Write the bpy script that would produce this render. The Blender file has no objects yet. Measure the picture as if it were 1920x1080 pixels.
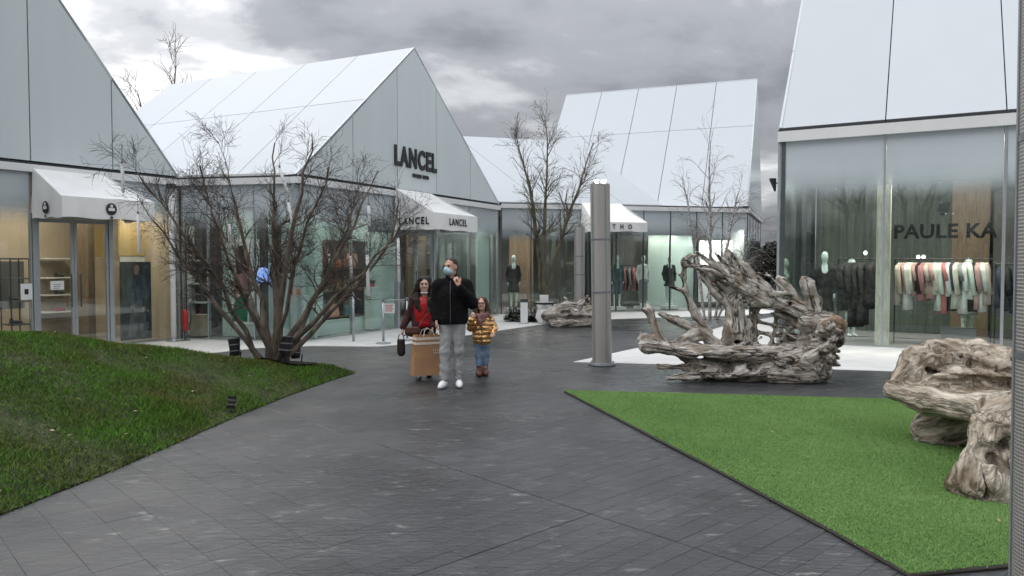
import bpy, bmesh, math, random
import numpy as np
from mathutils import Vector, Matrix

# ------------------------------------------------------------------ camera, world, sun, exposure
scene = bpy.context.scene
COL = scene.collection
random.seed(7)
RNG = np.random.default_rng(11)
R = math.radians

cam_d = bpy.data.cameras.new('camera'); cam = bpy.data.objects.new('camera', cam_d); COL.objects.link(cam)
cam.location = (0, 0, 1.75)
cam.rotation_euler = (R(90) - math.atan(50 / 1400), 0, 0)
cam_d.sensor_width = 36; cam_d.lens = 26.25
cam_d.clip_start = 0.05; cam_d.clip_end = 2000
scene.camera = cam

SUN_EL, SUN_AZ = R(48), R(248)      # azimuth clockwise from +Y (north): behind the viewer's left shoulder
sun_d = bpy.data.lights.new('sun', 'SUN'); sun = bpy.data.objects.new('sun', sun_d); COL.objects.link(sun)
sun_d.energy = 0.8; sun_d.angle = R(30); sun_d.color = (1, 0.97, 0.93)
sdir = Vector((math.sin(SUN_AZ) * math.cos(SUN_EL), math.cos(SUN_AZ) * math.cos(SUN_EL), math.sin(SUN_EL)))
sun.rotation_euler = sdir.to_track_quat('Z', 'Y').to_euler()

scene.view_settings.view_transform = 'Standard'
scene.view_settings.look = 'None'
scene.view_settings.exposure = 0.46
scene.view_settings.gamma = 1.0
scene.view_settings.use_curve_mapping = False
scene.cycles.use_denoising = True
scene.cycles.transparent_max_bounces = 24
scene.cycles.max_bounces = 8
scene.cycles.diffuse_bounces = 3
scene.cycles.glossy_bounces = 4
scene.cycles.sample_clamp_indirect = 4.0
scene.cycles.caustics_reflective = False
scene.cycles.caustics_refractive = False

def build_world():
    w = bpy.data.worlds.new('World'); scene.world = w; w.use_nodes = True
    nt = w.node_tree; nt.nodes.clear()
    N = lambda t, **k: _node(nt, t, **k)
    L = nt.links.new
    out = N('ShaderNodeOutputWorld'); bg = N('ShaderNodeBackground'); bg.inputs[1].default_value = 0.1
    L(bg.outputs[0], out.inputs[0])
    sky = N('ShaderNodeTexSky'); sky.sky_type = 'NISHITA'; sky.sun_disc = False
    sky.sun_elevation = SUN_EL; sky.sun_rotation = SUN_AZ; sky.air_density = 1.2; sky.dust_density = 3
    tc = N('ShaderNodeTexCoord')
    sep = N('ShaderNodeSeparateXYZ'); L(tc.outputs['Generated'], sep.inputs[0])
    # clouds on a flat layer overhead: direction / height
    mz = N('ShaderNodeMath', operation='MAXIMUM'); L(sep.outputs[2], mz.inputs[0]); mz.inputs[1].default_value = 0.0
    az = N('ShaderNodeMath', operation='ADD'); L(mz.outputs[0], az.inputs[0]); az.inputs[1].default_value = 0.22
    dv = N('ShaderNodeVectorMath', operation='DIVIDE'); L(tc.outputs['Generated'], dv.inputs[0])
    cmb = N('ShaderNodeCombineXYZ')
    for i in range(3): L(az.outputs[0], cmb.inputs[i])
    L(cmb.outputs[0], dv.inputs[1])
    mp = N('ShaderNodeMapping'); L(dv.outputs[0], mp.inputs[0])
    mp.inputs['Location'].default_value = SKY_OFF; mp.inputs['Scale'].default_value = (1.0, 1.0, 0.25)
    n1 = N('ShaderNodeTexNoise'); L(mp.outputs[0], n1.inputs['Vector'])
    n1.inputs['Scale'].default_value = 1.15; n1.inputs['Detail'].default_value = 9; n1.inputs['Roughness'].default_value = 0.52
    n1.inputs['Distortion'].default_value = 0.35
    n2 = N('ShaderNodeTexNoise'); L(mp.outputs[0], n2.inputs['Vector'])
    n2.inputs['Scale'].default_value = 3.4; n2.inputs['Detail'].default_value = 6; n2.inputs['Roughness'].default_value = 0.5
    n2.inputs['Distortion'].default_value = 0.25
    mx = N('ShaderNodeMath', operation='MULTIPLY_ADD'); L(n2.outputs[0], mx.inputs[0]); mx.inputs[1].default_value = 0.22; L(n1.outputs[0], mx.inputs[2])
    rp = N('ShaderNodeValToRGB'); L(mx.outputs[0], rp.inputs[0])
    cr = rp.color_ramp; cr.interpolation = 'EASE'
    cr.elements[0].position = 0.42; cr.elements[0].color = (0.195, 0.205, 0.228, 1)
    cr.elements[1].position = 0.56; cr.elements[1].color = (0.315, 0.325, 0.350, 1)
    for p, c in ((0.65, (0.54, 0.55, 0.575)), (0.73, (0.90, 0.90, 0.91)), (0.82, (1.25, 1.25, 1.25))):
        e = cr.elements.new(p); e.color = (*c, 1)
    # an overcast sky is brighter overhead than at the horizon
    g = N('ShaderNodeMath', operation='MULTIPLY_ADD'); L(mz.outputs[0], g.inputs[0]); g.inputs[1].default_value = 19.5; g.inputs[2].default_value = 5.6
    sc = N('ShaderNodeVectorMath', operation='SCALE'); L(rp.outputs[0], sc.inputs[0]); L(g.outputs[0], sc.inputs[3])
    mix = N('ShaderNodeMix'); mix.data_type = 'RGBA'; mix.inputs[0].default_value = 0.94
    L(sky.outputs[0], mix.inputs[6]); L(sc.outputs[0], mix.inputs[7])
    L(mix.outputs[2], bg.inputs[0])

def _node(nt, t, operation=None, **k):
    n = nt.nodes.new(t)
    if operation: n.operation = operation
    return n
SKY_OFF = (-14.7, -7.3, -3.2)
build_world()

# ------------------------------------------------------------------ materials
def new_mat(name):
    m = bpy.data.materials.new(name); m.use_nodes = True
    nt = m.node_tree
    return m, nt, nt.nodes['Principled BSDF'], nt.links.new

def setp(b, **k):
    names = {'spec': 'Specular IOR Level', 'rough': 'Roughness', 'metal': 'Metallic', 'coat': 'Coat Weight', 'sheen': 'Sheen Weight', 'trans': 'Transmission Weight'}
    for a, v in k.items(): b.inputs[names[a]].default_value = v

def mat(name, c, rough=0.6, metal=0.0, var=0.10, scale=6.0, bump=0.0, bscale=60.0, spec=0.5, objvar=0.0, c2=None, stretch=(1, 1, 1), coords='Object', detail=6, **k):
    """plain procedural material: a base colour, noise variation and a fine bump"""
    m, nt, b, L = new_mat(name)
    tc = _node(nt, 'ShaderNodeTexCoord'); mp = _node(nt, 'ShaderNodeMapping'); L(tc.outputs[coords], mp.inputs[0])
    mp.inputs['Scale'].default_value = stretch
    n = _node(nt, 'ShaderNodeTexNoise'); L(mp.outputs[0], n.inputs['Vector'])
    n.inputs['Scale'].default_value = scale; n.inputs['Detail'].default_value = detail
    r = _node(nt, 'ShaderNodeValToRGB'); L(n.outputs[0], r.inputs[0])
    lo = tuple(x * (1 - var) for x in c); hi = c2 if c2 else tuple(min(1, x * (1 + var)) for x in c)
    r.color_ramp.elements[0].position = 0.35; r.color_ramp.elements[0].color = (*lo, 1)
    r.color_ramp.elements[1].position = 0.68; r.color_ramp.elements[1].color = (*hi, 1)
    col = r.outputs[0]
    if objvar:
        oi = _node(nt, 'ShaderNodeObjectInfo'); mr = _node(nt, 'ShaderNodeMapRange'); L(oi.outputs['Random'], mr.inputs[0]); mr.inputs[3].default_value = 1 - objvar; mr.inputs[4].default_value = 1 + objvar
        sv = _node(nt, 'ShaderNodeVectorMath', operation='SCALE'); L(col, sv.inputs[0]); L(mr.outputs[0], sv.inputs[3]); col = sv.outputs[0]
    L(col, b.inputs['Base Color'])
    setp(b, rough=rough, metal=metal, spec=spec, **k)
    if bump:
        n2 = _node(nt, 'ShaderNodeTexNoise'); L(mp.outputs[0], n2.inputs['Vector']); n2.inputs['Scale'].default_value = bscale; n2.inputs['Detail'].default_value = 4
        bp = _node(nt, 'ShaderNodeBump'); bp.inputs['Strength'].default_value = bump; bp.inputs['Distance'].default_value = 0.02
        L(n2.outputs[0], bp.inputs['Height']); L(bp.outputs[0], b.inputs['Normal'])
    return m

def emit(name, c, s):
    m, nt, b, L = new_mat(name)
    b.inputs['Base Color'].default_value = (*c, 1); b.inputs['Emission Color'].default_value = (*c, 1); b.inputs['Emission Strength'].default_value = s
    return m

def glass_mat(name, z0, z1, tint=(0.92, 0.96, 0.945), frost=(0.50, 0.55, 0.58), refl=1.0):
    """shop glazing: clear below, printed with a dot frit that turns opaque towards the top (z0 clear, z1 full)"""
    m, nt, b, L = new_mat(name); nt.nodes.remove(b)
    out = nt.nodes['Material Output']
    geo = _node(nt, 'ShaderNodeNewGeometry'); sep = _node(nt, 'ShaderNodeSeparateXYZ'); L(geo.outputs['Position'], sep.inputs[0])
    mr = _node(nt, 'ShaderNodeMapRange'); mr.interpolation_type = 'SMOOTHSTEP'
    L(sep.outputs[2], mr.inputs[0]); mr.inputs[1].default_value = z0; mr.inputs[2].default_value = z1; mr.inputs[3].default_value = 0; mr.inputs[4].default_value = 0.97
    tr = _node(nt, 'ShaderNodeBsdfTransparent'); tr.inputs[0].default_value = (*tint, 1)
    df = _node(nt, 'ShaderNodeBsdfDiffuse'); df.inputs[0].default_value = (*frost, 1)
    m1 = _node(nt, 'ShaderNodeMixShader'); L(mr.outputs[0], m1.inputs[0]); L(tr.outputs[0], m1.inputs[1]); L(df.outputs[0], m1.inputs[2])
    gl = _node(nt, 'ShaderNodeBsdfGlossy'); gl.inputs['Roughness'].default_value = 0.012; gl.inputs[0].default_value = (0.95, 1, 1, 1)
    # Schlick reflectance of a thin pane, the same from both sides
    dt = _node(nt, 'ShaderNodeVectorMath', operation='DOT_PRODUCT'); L(geo.outputs['Incoming'], dt.inputs[0]); L(geo.outputs['Normal'], dt.inputs[1])
    ab = _node(nt, 'ShaderNodeMath', operation='ABSOLUTE'); L(dt.outputs['Value'], ab.inputs[0])
    om = _node(nt, 'ShaderNodeMath', operation='SUBTRACT'); om.inputs[0].default_value = 1.0; L(ab.outputs[0], om.inputs[1])
    pw = _node(nt, 'ShaderNodeMath', operation='POWER'); L(om.outputs[0], pw.inputs[0]); pw.inputs[1].default_value = 5.0
    fr = _node(nt, 'ShaderNodeMath', operation='MULTIPLY_ADD'); L(pw.outputs[0], fr.inputs[0]); fr.inputs[1].default_value = 0.94; fr.inputs[2].default_value = 0.055
    fm = _node(nt, 'ShaderNodeMath', operation='MULTIPLY'); fm.use_clamp = True; L(fr.outputs[0], fm.inputs[0]); fm.inputs[1].default_value = refl
    # panes are never quite flat: reflections waver a little
    no = _node(nt, 'ShaderNodeTexNoise'); L(geo.outputs['Position'], no.inputs['Vector']); no.inputs['Scale'].default_value = 0.9; no.inputs['Detail'].default_value = 1
    bp = _node(nt, 'ShaderNodeBump'); bp.inputs['Strength'].default_value = 0.05; bp.inputs['Distance'].default_value = 0.05; L(no.outputs[0], bp.inputs['Height'])
    L(bp.outputs[0], gl.inputs['Normal'])
    m2 = _node(nt, 'ShaderNodeMixShader'); L(fm.outputs[0], m2.inputs[0]); L(m1.outputs[0], m2.inputs[1]); L(gl.outputs[0], m2.inputs[2])
    L(m2.outputs[0], out.inputs[0])
    return m

def paving_mat(name):
    m, nt, b, L = new_mat(name)
    geo = _node(nt, 'ShaderNodeNewGeometry')
    def noise(scale, det, vec, rough=0.5):
        n = _node(nt, 'ShaderNodeTexNoise'); n.inputs['Scale'].default_value = scale; n.inputs['Detail'].default_value = det; n.inputs['Roughness'].default_value = rough
        L(vec, n.inputs['Vector']); return n.outputs[0]
    def ramp(fac, stops):
        r = _node(nt, 'ShaderNodeValToRGB'); L(fac, r.inputs[0]); e = r.color_ramp.elements
        e[0].position, e[0].color = stops[0][0], (*stops[0][1], 1); e[1].position, e[1].color = stops[1][0], (*stops[1][1], 1)
        for p, c in stops[2:]:
            x = e.new(p); x.color = (*c, 1)
        return r.outputs[0]
    P = geo.outputs['Position']
    mp = _node(nt, 'ShaderNodeMapping'); L(P, mp.inputs[0]); mp.inputs['Rotation'].default_value = (0, 0, R(-6)); mp.inputs['Scale'].default_value = (0.32, 1, 1)
    S = mp.outputs[0]
    base = ramp(noise(0.55, 9, P, 0.62), [(0.34, (0.022, 0.024, 0.026)), (0.50, (0.040, 0.042, 0.045)), (0.68, (0.066, 0.068, 0.071))])
    # every sett has its own tone
    ro_ = _node(nt, 'ShaderNodeVectorMath', operation='SUBTRACT'); L(P, ro_.inputs[0]); ro_.inputs[1].default_value = (0.55, 5.12, 0)
    fl_ = []
    for vec, ln in (((0.68, -0.733, 0), 0.14), ((-0.733, -0.68, 0), 0.28)):
        dp = _node(nt, 'ShaderNodeVectorMath', operation='DOT_PRODUCT'); L(ro_.outputs[0], dp.inputs[0]); dp.inputs[1].default_value = vec
        dv = _node(nt, 'ShaderNodeMath', operation='DIVIDE'); L(dp.outputs['Value'], dv.inputs[0]); dv.inputs[1].default_value = ln
        fo = _node(nt, 'ShaderNodeMath', operation='FLOOR'); L(dv.outputs[0], fo.inputs[0]); fl_.append(fo.outputs[0])
    cx = _node(nt, 'ShaderNodeCombineXYZ'); L(fl_[0], cx.inputs[0]); L(fl_[1], cx.inputs[1])
    wn = _node(nt, 'ShaderNodeTexWhiteNoise'); L(cx.outputs[0], wn.inputs[0])
    wr = _node(nt, 'ShaderNodeMapRange'); L(wn.outputs[0], wr.inputs[0]); wr.inputs[3].default_value = 0.86; wr.inputs[4].default_value = 1.14
    bs = _node(nt, 'ShaderNodeVectorMath', operation='SCALE'); L(base, bs.inputs[0]); L(wr.outputs[0], bs.inputs[3]); base = bs.outputs[0]
    # pale scuffs and mineral specks
    sc = ramp(noise(1.7, 5, P, 0.6), [(0.45, (0, 0, 0)), (0.62, (1, 1, 1))])
    sc2 = ramp(noise(13, 8, S, 0.72), [(0.56, (0, 0, 0)), (0.65, (0.95, 0.95, 0.95))])
    mm = _node(nt, 'ShaderNodeMath', operation='MULTIPLY'); L(sc, mm.inputs[0]); L(sc2, mm.inputs[1])
    # the strip beside the planted mound is drier and dustier
    sx = _node(nt, 'ShaderNodeSeparateXYZ'); L(P, sx.inputs[0])
    dr = _node(nt, 'ShaderNodeMapRange'); dr.interpolation_type = 'SMOOTHSTEP'; L(sx.outputs[0], dr.inputs[0]); dr.inputs[1].default_value = -0.6; dr.inputs[2].default_value = -2.7
    n5 = noise(1.5, 6, P); dd = _node(nt, 'ShaderNodeMath', operation='MULTIPLY'); L(dr.outputs[0], dd.inputs[0]); L(n5, dd.inputs[1])
    mixd = _node(nt, 'ShaderNodeMix'); mixd.data_type = 'RGBA'; L(dd.outputs[0], mixd.inputs[0]); L(base, mixd.inputs[6]); mixd.inputs[7].default_value = (0.125, 0.122, 0.118, 1)
    mix = _node(nt, 'ShaderNodeMix'); mix.data_type = 'RGBA'; L(mm.outputs[0], mix.inputs[0]); L(mixd.outputs[2], mix.inputs[6]); mix.inputs[7].default_value = (0.24, 0.24, 0.235, 1)
    L(mix.outputs[2], b.inputs['Base Color'])
    ro = _node(nt, 'ShaderNodeMapRange'); L(noise(0.9, 5, S), ro.inputs[0]); ro.inputs[1].default_value = 0.35; ro.inputs[2].default_value = 0.68; ro.inputs[3].default_value = 0.20; ro.inputs[4].default_value = 0.46
    ra = _node(nt, 'ShaderNodeMath', operation='MULTIPLY_ADD'); L(dr.outputs[0], ra.inputs[0]); ra.inputs[1].default_value = 0.14; L(ro.outputs[0], ra.inputs[2])
    L(ra.outputs[0], b.inputs['Roughness'])
    hb = _node(nt, 'ShaderNodeMath', operation='ADD'); L(noise(5, 8, S, 0.6), hb.inputs[0]); L(noise(26, 5, S, 0.6), hb.inputs[1])
    bp = _node(nt, 'ShaderNodeBump'); bp.inputs['Strength'].default_value = 0.75; bp.inputs['Distance'].default_value = 0.014; L(hb.outputs[0], bp.inputs['Height']); L(bp.outputs[0], b.inputs['Normal'])
    b.inputs['Specular IOR Level'].default_value = 0.5
    return m

def joint_mat(name):
    m, nt, b, L = new_mat(name)
    geo = _node(nt, 'ShaderNodeNewGeometry'); sx = _node(nt, 'ShaderNodeSeparateXYZ'); L(geo.outputs['Position'], sx.inputs[0])
    dr = _node(nt, 'ShaderNodeMapRange'); dr.interpolation_type = 'SMOOTHSTEP'; L(sx.outputs[0], dr.inputs[0]); dr.inputs[1].default_value = -0.4; dr.inputs[2].default_value = -2.4
    n = _node(nt, 'ShaderNodeTexNoise'); L(geo.outputs['Position'], n.inputs['Vector']); n.inputs['Scale'].default_value = 1.3; n.inputs['Detail'].default_value = 5
    mr = _node(nt, 'ShaderNodeMapRange'); L(n.outputs[0], mr.inputs[0]); mr.inputs[1].default_value = 0.38; mr.inputs[2].default_value = 0.62
    f = _node(nt, 'ShaderNodeMath', operation='MULTIPLY'); L(dr.outputs[0], f.inputs[0]); L(mr.outputs[0], f.inputs[1])
    mx = _node(nt, 'ShaderNodeMix'); mx.data_type = 'RGBA'; L(f.outputs[0], mx.inputs[0]); mx.inputs[6].default_value = (0.036, 0.037, 0.039, 1); mx.inputs[7].default_value = (0.26, 0.252, 0.24, 1)
    L(mx.outputs[2], b.inputs['Base Color']); setp(b, rough=0.85, spec=0.2)
    return m

def drift_mat(name, crack=0.16, tone=(0.56, 0.53, 0.49)):
    """weathered wood; the vertex attribute 'grain' runs squeezed along each limb so the noise draws fibres"""
    m, nt, b, L = new_mat(name)
    at = _node(nt, 'ShaderNodeAttribute'); at.attribute_name = 'grain'
    def noise(scale, det, rough=0.6):
        n = _node(nt, 'ShaderNodeTexNoise'); n.inputs['Scale'].default_value = scale; n.inputs['Detail'].default_value = det; n.inputs['Roughness'].default_value = rough
        L(at.outputs['Vector'], n.inputs['Vector']); return n.outputs[0]
    r = _node(nt, 'ShaderNodeValToRGB'); L(noise(16, 10, 0.66), r.inputs[0])
    e = r.color_ramp.elements
    e[0].position = 0.30; e[0].color = (tone[0] * 0.16, tone[1] * 0.14, tone[2] * 0.12, 1)
    e[1].position = 0.43; e[1].color = (tone[0] * 0.62, tone[1] * 0.60, tone[2] * 0.57, 1)
    for p, k in ((0.54, 1.0), (0.72, 1.32)):
        x = e.new(p); x.color = (tone[0] * k, tone[1] * k, tone[2] * k, 1)
    geo = _node(nt, 'ShaderNodeNewGeometry')
    n3 = _node(nt, 'ShaderNodeTexNoise'); L(geo.outputs['Position'], n3.inputs['Vector']); n3.inputs['Scale'].default_value = 4.5; n3.inputs['Detail'].default_value = 6
    r3 = _node(nt, 'ShaderNodeValToRGB'); L(n3.outputs[0], r3.inputs[0])
    r3.color_ramp.elements[0].position = 0.36; r3.color_ramp.elements[0].color = (0.52, 0.47, 0.42, 1); r3.color_ramp.elements[1].position = 0.6; r3.color_ramp.elements[1].color = (1, 1, 1, 1)
    mx = _node(nt, 'ShaderNodeMix'); mx.data_type = 'RGBA'; mx.blend_type = 'MULTIPLY'; mx.inputs[0].default_value = 1; L(r.outputs[0], mx.inputs[6]); L(r3.outputs[0], mx.inputs[7])
    # long drying cracks along the grain
    ck = _node(nt, 'ShaderNodeMath', operation='SUBTRACT'); L(noise(7, 5, 0.55), ck.inputs[0]); ck.inputs[1].default_value = 0.5
    ca = _node(nt, 'ShaderNodeMath', operation='ABSOLUTE'); L(ck.outputs[0], ca.inputs[0])
    cr = _node(nt, 'ShaderNodeMapRange'); cr.interpolation_type = 'SMOOTHSTEP'; L(ca.outputs[0], cr.inputs[0]); cr.inputs[1].default_value = 0.004; cr.inputs[2].default_value = 0.022; cr.inputs[3].default_value = crack; cr.inputs[4].default_value = 1.0
    sk = _node(nt, 'ShaderNodeVectorMath', operation='SCALE'); L(mx.outputs[2], sk.inputs[0]); L(cr.outputs[0], sk.inputs[3])
    L(sk.outputs[0], b.inputs['Base Color'])
    setp(b, rough=0.85, spec=0.15)
    h0 = _node(nt, 'ShaderNodeMath', operation='ADD'); L(noise(14, 10, 0.7), h0.inputs[0]); L(noise(45, 6), h0.inputs[1])
    h = _node(nt, 'ShaderNodeMath', operation='ADD'); L(h0.outputs[0], h.inputs[0]); L(cr.outputs[0], h.inputs[1])
    bp = _node(nt, 'ShaderNodeBump'); bp.inputs['Strength'].default_value = 0.8; bp.inputs['Distance'].default_value = 0.03; L(h.outputs[0], bp.inputs['Height']); L(bp.outputs[0], b.inputs['Normal'])
    return m

def grass_mat(name, c1, c2, c3, s1=1.2, vr=(0.65, 1.4)):
    m, nt, b, L = new_mat(name)
    geo = _node(nt, 'ShaderNodeNewGeometry')
    n = _node(nt, 'ShaderNodeTexNoise'); L(geo.outputs['Position'], n.inputs['Vector']); n.inputs['Scale'].default_value = s1; n.inputs['Detail'].default_value = 6; n.inputs['Roughness'].default_value = 0.65
    r = _node(nt, 'ShaderNodeValToRGB'); L(n.outputs[0], r.inputs[0])
    e = r.color_ramp.elements
    e[0].position = 0.36; e[0].color = (*c1, 1); e[1].position = 0.52; e[1].color = (*c2, 1); x = e.new(0.68); x.color = (*c3, 1)
    rnd = _node(nt, 'ShaderNodeMapRange'); L(geo.outputs['Random Per Island'], rnd.inputs[0]); rnd.inputs[3].default_value = vr[0]; rnd.inputs[4].default_value = vr[1]
    sc = _node(nt, 'ShaderNodeVectorMath', operation='SCALE'); L(r.outputs[0], sc.inputs[0]); L(rnd.outputs[0], sc.inputs[3])
    L(sc.outputs[0], b.inputs['Base Color']); setp(b, rough=0.85, spec=0.06)
    return m

def mesh_metal(name):
    """woven stainless wire skin of the light columns"""
    m, nt, b, L = new_mat(name)
    uv = _node(nt, 'ShaderNodeAttribute'); uv.attribute_name = 'weave'
    sp = _node(nt, 'ShaderNodeSeparateXYZ'); L(uv.outputs['Vector'], sp.inputs[0])
    hs = []
    for i, f in ((0, 620.0), (1, 380.0)):
        a = _node(nt, 'ShaderNodeMath', operation='MULTIPLY'); L(sp.outputs[i], a.inputs[0]); a.inputs[1].default_value = f
        s = _node(nt, 'ShaderNodeMath', operation='SINE'); L(a.outputs[0], s.inputs[0]); hs.append(s.outputs[0])
    mx = _node(nt, 'ShaderNodeMath', operation='MAXIMUM'); L(hs[0], mx.inputs[0]); L(hs[1], mx.inputs[1])
    r = _node(nt, 'ShaderNodeValToRGB'); L(mx.outputs[0], r.inputs[0])
    r.color_ramp.elements[0].position = 0.0; r.color_ramp.elements[0].color = (0.15, 0.145, 0.138, 1); r.color_ramp.elements[1].position = 0.6; r.color_ramp.elements[1].color = (0.52, 0.50, 0.475, 1)
    L(r.outputs[0], b.inputs['Base Color']); setp(b, rough=0.42, metal=0.45)
    bp = _node(nt, 'ShaderNodeBump'); bp.inputs['Strength'].default_value = 0.5; bp.inputs['Distance'].default_value = 0.003; L(mx.outputs[0], bp.inputs['Height']); L(bp.outputs[0], b.inputs['Normal'])
    return m

M = {}
M['roof'] = mat('roof_glass_white', (0.54, 0.58, 0.615), rough=0.42, var=0.008, scale=0.6, spec=0.25, objvar=0.03, stretch=(2.5, 2.5, 0.35))
M['gable'] = mat('gable_glass_grey', (0.60, 0.665, 0.68), rough=0.28, var=0.025, scale=1.0, spec=0.45, objvar=0.03, stretch=(2.5, 2.5, 0.3))
M['dark'] = mat('dark_gasket', (0.03, 0.032, 0.034), rough=0.7)
M['beam'] = mat('white_beam', (0.74, 0.75, 0.75), rough=0.45, var=0.03, scale=1.5)
M['steel'] = mat('steel_frame', (0.38, 0.41, 0.43), rough=0.35, metal=0.5, var=0.05)
M['darksteel'] = mat('dark_steel', (0.09, 0.10, 0.105), rough=0.4, metal=0.5)
M['glass'] = glass_mat('shop_glass', 2.35, 3.10)
M['glassL'] = glass_mat('boutique_glass', 2.35, 3.02, frost=(0.46, 0.51, 0.535))
M['glassR'] = glass_mat('corner_shop_glass', 2.98, 3.72, frost=(0.50, 0.56, 0.60))
M['mirror'] = glass_mat('mirror_glass', 3.0, 6.5, tint=(0.30, 0.33, 0.33), frost=(0.38, 0.41, 0.43), refl=4.0)
M['awning'] = mat('awning_canvas', (0.86, 0.86, 0.85), rough=0.8, var=0.05, scale=2.2, stretch=(1, 1, 0.5), bump=0.15, bscale=8)
M['black'] = mat('black_lettering', (0.012, 0.012, 0.013), rough=0.5)
M['white'] = mat('white_paint', (0.76, 0.77, 0.77), rough=0.5, var=0.04, scale=3)
M['whiteslab'] = mat('white_paving', (0.61, 0.61, 0.60), rough=0.6, var=0.08, scale=2.2, bump=0.1)
M['pave'] = paving_mat('slate_paving')
M['joint'] = joint_mat('paving_joint')
M['earth'] = mat('far_ground', (0.07, 0.075, 0.06), rough=0.95, var=0.3, scale=0.3)
M['soil'] = mat('soil', (0.045, 0.050, 0.020), rough=0.95, var=0.5, scale=9, c2=(0.06, 0.075, 0.026), bump=0.5, bscale=30)
M['grass'] = grass_mat('lawn_grass', (0.115, 0.128, 0.040), (0.080, 0.148, 0.028), (0.092, 0.205, 0.030))
M['turf'] = grass_mat('turf_grass', (0.150, 0.270, 0.086), (0.175, 0.300, 0.098), (0.205, 0.335, 0.118), s1=0.9, vr=(0.82, 1.2))
M['turfmat'] = mat('turf_mat', (0.105, 0.19, 0.060), rough=0.95, spec=0.05, var=0.25, scale=40, bump=0.5, bscale=120)
M['turfback'] = mat('turf_backing', (0.045, 0.042, 0.034), rough=0.9)
M['drift'] = drift_mat('driftwood_grey')
M['drift2'] = drift_mat('driftwood_pale', 0.55, (0.60, 0.54, 0.455))
M['cutwood'] = mat('cut_wood', (0.20, 0.145, 0.095), rough=0.9, var=0.45, scale=14, bump=0.6, bscale=30)
M['bark'] = mat('bark', (0.115, 0.092, 0.070), rough=0.9, var=0.45, scale=10, c2=(0.21, 0.172, 0.135), bump=0.6, bscale=40, stretch=(1, 1, 0.35))
M['twig'] = mat('twig', (0.062, 0.047, 0.042), rough=0.9, var=0.3, scale=2)
M['bark2'] = mat('mossy_bark', (0.11, 0.10, 0.066), rough=0.9, var=0.4, scale=8, c2=(0.18, 0.165, 0.11), stretch=(1, 1, 0.4))
M['birch'] = mat('birch_bark', (0.34, 0.32, 0.31), rough=0.8, var=0.55, scale=9, c2=(0.62, 0.60, 0.58), stretch=(1, 1, 2.5))
M['birchtwig'] = mat('birch_twig', (0.20, 0.16, 0.15), rough=0.9)
M['paletwig'] = mat('pale_twig', (0.17, 0.145, 0.125), rough=0.9)
M['weave'] = mesh_metal('wire_weave')
M['lit'] = emit('lamp_lens', (1.0, 0.93, 0.80), 14)
M['spotlit'] = emit('spot_lens', (1.0, 0.95, 0.86), 3)
M['blueglow'] = emit('blue_lamp_shade', (0.28, 0.42, 0.95), 0.55)
M['skin'] = mat('skin', (0.52, 0.31, 0.23), rough=0.55, var=0.08, scale=25, spec=0.35)
M['skin2'] = mat('skin_pale', (0.56, 0.36, 0.28), rough=0.55, var=0.08, scale=25, spec=0.35)
M['blackcloth'] = mat('black_cloth', (0.0055, 0.0055, 0.0065), rough=0.9, var=0.3, scale=12, bump=0.3, bscale=45, spec=0.2)
M['jeans_grey'] = mat('grey_denim', (0.30, 0.305, 0.31), rough=0.85, var=0.14, scale=9, bump=0.3, bscale=60)
M['jeans_blue'] = mat('blue_denim', (0.15, 0.23, 0.33), rough=0.85, var=0.25, scale=12, bump=0.3, bscale=60)
M['whiteshoe'] = mat('white_leather', (0.78, 0.78, 0.79), rough=0.5, var=0.03)
M['burgundy'] = mat('burgundy_cloth', (0.055, 0.013, 0.018), rough=0.8, var=0.25, scale=10, bump=0.3, bscale=45)
M['red'] = mat('red_satin', (0.50, 0.010, 0.018), rough=0.42, var=0.22, scale=10, bump=0.35, bscale=18)
M['gold'] = mat('gold_foil', (0.62, 0.37, 0.17), rough=0.24, metal=0.9, var=0.12, scale=10, bump=0.45, bscale=24)
M['brownleather'] = mat('brown_leather', (0.10, 0.038, 0.020), rough=0.5, var=0.2, scale=12)
M['darkleather'] = mat('dark_leather', (0.026, 0.016, 0.013), rough=0.5, var=0.2, scale=12)
M['darkhair'] = mat('dark_hair', (0.016, 0.010, 0.008), rough=0.55, var=0.5, scale=30, stretch=(6, 6, 0.6), bump=0.5, bscale=40)
M['brownhair'] = mat('brown_hair', (0.085, 0.045, 0.024), rough=0.5, var=0.5, scale=30, stretch=(6, 6, 0.6), bump=0.5, bscale=40)
M['shorthair'] = mat('short_hair', (0.040, 0.025, 0.017), rough=0.7, var=0.4, scale=60, bump=0.4, bscale=120)
M['mask'] = mat('face_mask', (0.42, 0.60, 0.66), rough=0.8, var=0.06, scale=20)
M['maskwhite'] = mat('white_mask', (0.75, 0.77, 0.78), rough=0.8)
M['scarf'] = mat('pink_brown_scarf', (0.20, 0.105, 0.095), rough=0.9, var=0.35, scale=30, bump=0.5, bscale=60)
M['greenfur'] = mat('dark_green_collar', (0.030, 0.036, 0.024), rough=0.95, var=0.4, scale=30, bump=0.6, bscale=60)
M['kraft'] = mat('kraft_paper', (0.40, 0.225, 0.115), rough=0.75, var=0.10, scale=6, bump=0.2, bscale=9)
M['kraftpale'] = mat('kraft_band', (0.74, 0.64, 0.55), rough=0.7, var=0.08, scale=6)
M['eye'] = mat('eye', (0.02, 0.015, 0.012), rough=0.2)
M['lip'] = mat('lip', (0.36, 0.12, 0.10), rough=0.5)
M['mint'] = mat('mint_wall', (0.46, 0.575, 0.535), rough=0.6, var=0.03, scale=1.5)
M['mintgrey'] = mat('sage_curtain', (0.085, 0.105, 0.095), rough=0.85, var=0.15, scale=2, stretch=(6, 6, 0.3))
M['beige'] = mat('beige_wall', (0.40, 0.33, 0.25), rough=0.8, var=0.06, scale=1.5)
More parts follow.
